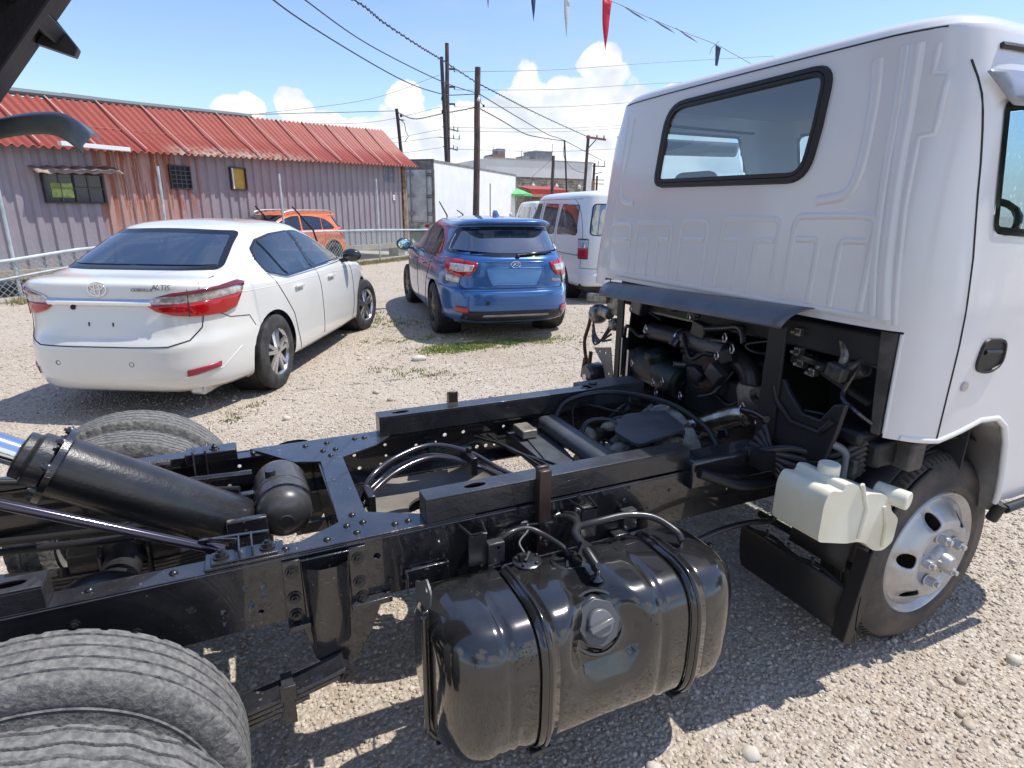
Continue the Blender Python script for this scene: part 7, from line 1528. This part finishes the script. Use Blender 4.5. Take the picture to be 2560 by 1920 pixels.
flag(3.27, 3.385, .10, .395, ('white', (.55, .58, .60)), 'pale grey triangular pennant hanging left of the red one', .3, .0)
flag(2.95, 3.42, .09, .345, ('navy', (.02, .05, .13)), 'dark navy pennant tip hanging from the top of the picture', .3)
flag(2.54, 3.45, .08, .335, ('tan', (.30, .27, .22)), 'tan pennant tip, the leftmost hanging at the top', .3)
for xs_, z_, dx, c_ in ((3.95, 3.28, .14, ('grey', (.22, .22, .26))), (4.27, 3.222, .15, ('grey', (.22, .22, .26))), (4.56, 3.175, .13, ('brown', (.20, .16, .17)))):
    m = MB(); m.add([(xs_-dx/2-.06, 3.2, z_+.03), (xs_+dx/2, 3.2, z_-.028), (xs_+dx/2+.10, 3.21, z_-.062), (xs_, 3.2, z_-.022)], [(0, 1, 2, 3)]); o = m.build('pennant', mat('pennant_'+c_[0], c_[1], .6), None, 0); md = o.modifiers.new('s', 'SOLIDIFY'); md.thickness = .004; tag(o, {3.95: 'grey pennant blown flat just right of the red one', 4.27: 'grey pennant blown flat midway along the string', 4.56: 'brownish pennant blown flat nearest the cab roof'}[xs_], 'flag', 'pennants on the bunting string')
m = MB(); m.plate([(4.935, 3.118), (5.005, 3.10), (4.985, 2.94), (4.955, 2.94)], [], 0, .003, XZ(3.2)); tag(m.build('pennant', mat('pennant_dark', (.03, .04, .07), .6), None, 0), 'folded dark pennant knotted on the string at the cab roof', 'flag', 'pennants on the bunting string')

# ------------------------------------------------------------------ trees behind the photographer (seen mirrored in glass and paint)
lfm = mat('tree_leaves', (.045, .10, .02), .6, c2=(.09, .16, .04), vs=1.2); tkm = mat('tree_bark', (.10, .07, .05), .9, c2=(.05, .04, .03), vs=5, bump=.5)
def tree(label, x, y, h_, r_, seed):
    rg_ = random.Random(seed); t = root('broadleaf_tree', label, 'tree', (x, y, 0), 0, 'trees on the near side of the lot')
    m = MB(); m.tube([(0, 0, -.1), (.1, .05, h_*.3), (.05, .1, h_*.55), (.0, .1, h_*.8)], [.22, .17, .12, .05], 10)
    for i in range(9):
        a = i*2.4; z = h_*(.32+.05*i); m.tube([(.08, .06, z), (r_*.4*math.cos(a), r_*.4*math.sin(a), z+h_*.10), (r_*.8*math.cos(a), r_*.8*math.sin(a), z+h_*.16)], [.08, .05, .02], 6)
    m.build('trunk', tkm, t, 60); m = MB()
    cl = [(rg_.gauss(0, .45)*r_, rg_.gauss(0, .45)*r_, h_*(.62+.17*rg_.gauss(0, 1)), rg_.uniform(.5, .9)) for _ in range(34)]
    for cx, cy, cz, cr in cl:
        for _ in range(130):
            d = Vector((rg_.gauss(0, 1), rg_.gauss(0, 1), rg_.gauss(0, .7))); d = d.normalized()*cr*rg_.uniform(.55, 1.1); c = Vector((cx, cy, cz))+d; s_ = rg_.uniform(.07, .13)
            u = Vector((rg_.gauss(0, 1), rg_.gauss(0, 1), rg_.gauss(0, 1))).normalized(); w2 = u.orthogonal().normalized(); b = len(m.v); m.v += [tuple(c-u*s_), tuple(c+w2*s_*.5), tuple(c+u*s_), tuple(c-w2*s_*.5)]; m.f.append((b, b+1, b+2, b+3))
    o = m.build('crown', lfm, t, 0)
tree('leafy tree mirrored in the cab side glass', 11, -6.6, 5.2, 2.0, 1); tree('second leafy tree mirrored in the cab side glass', 15.5, -7.5, 6.5, 2.6, 2); tree('third leafy tree beside the lot opposite the cars', -6, -12, 6, 2.4, 3)

# ------------------------------------------------------------------ pieces that are separate bodies become separate parts
def split_loose(o, name):
    me = o.data; n_ = len(me.vertices); par = list(range(n_))
    def find(a):
        while par[a] != a: par[a] = par[par[a]]; a = par[a]
        return a
    for ed in me.edges:
        a, b_ = find(ed.vertices[0]), find(ed.vertices[1])
        if a != b_: par[a] = b_
    g = {}
    for p in me.polygons: g.setdefault(find(p.vertices[0]), []).append(tuple(p.vertices))
    if len(g) < 2 or len(g) > 40: return
    sharp = True
    for fs in g.values():
        ids = sorted({i for f in fs for i in f}); mp_ = {a: i for i, a in enumerate(ids)}
        m2 = bpy.data.meshes.new(name); m2.from_pydata([tuple(me.vertices[i].co) for i in ids], [], [tuple(mp_[i] for i in f) for f in fs]); m2.update()
        for mt in me.materials: m2.materials.append(mt)
        m2.shade_smooth(); m2.set_sharp_from_angle(angle=R(35))
        c = o.copy(); c.data = m2; c.name = name; col.objects.link(c)
    bpy.data.objects.remove(o)
SPLIT = {'fitting': 'fitting', 'gear_selector_castings': 'gear_casting', 'hose_clamp': 'hose_clamp', 'air_tank_bracket': 'air_tank_bracket', 'strap_bolt': 'strap_fitting', 'steering_column_castings': 'linkage_casting', 'hinge_bracket': 'hinge_bracket', 'bright_stays': 'bright_stay', 'mould_lines': 'mould_line',
         'edge_trim': 'edge_trim', 'chassis_beam': 'chassis_beam', 'hinge': 'hinge_leaf', 'bolt_pair': 'bolt', 'tank_bracket': 'tank_bracket', 'turbo_housing': 'turbo_housing', 'cylinder_mount': 'cylinder_mount', 'pump_fitting': 'pump_fitting', 'rusty_hook': 'rusty_hook', 'hose_clip': 'hose_clip', 'flap_edging': 'flap_edging', 'u_bolts': 'u_bolt', 'pole_fitting': 'pole_fitting', 'crossarm': 'crossarm', 'cabin_lining': 'cabin_lining', 'cab_floor_lining': 'cab_floor_lining'}
for o in list(bpy.data.objects):
    if o.type == 'MESH' and o.name.split('.')[0] in SPLIT and not o.children: split_loose(o, SPLIT[o.name.split('.')[0]])
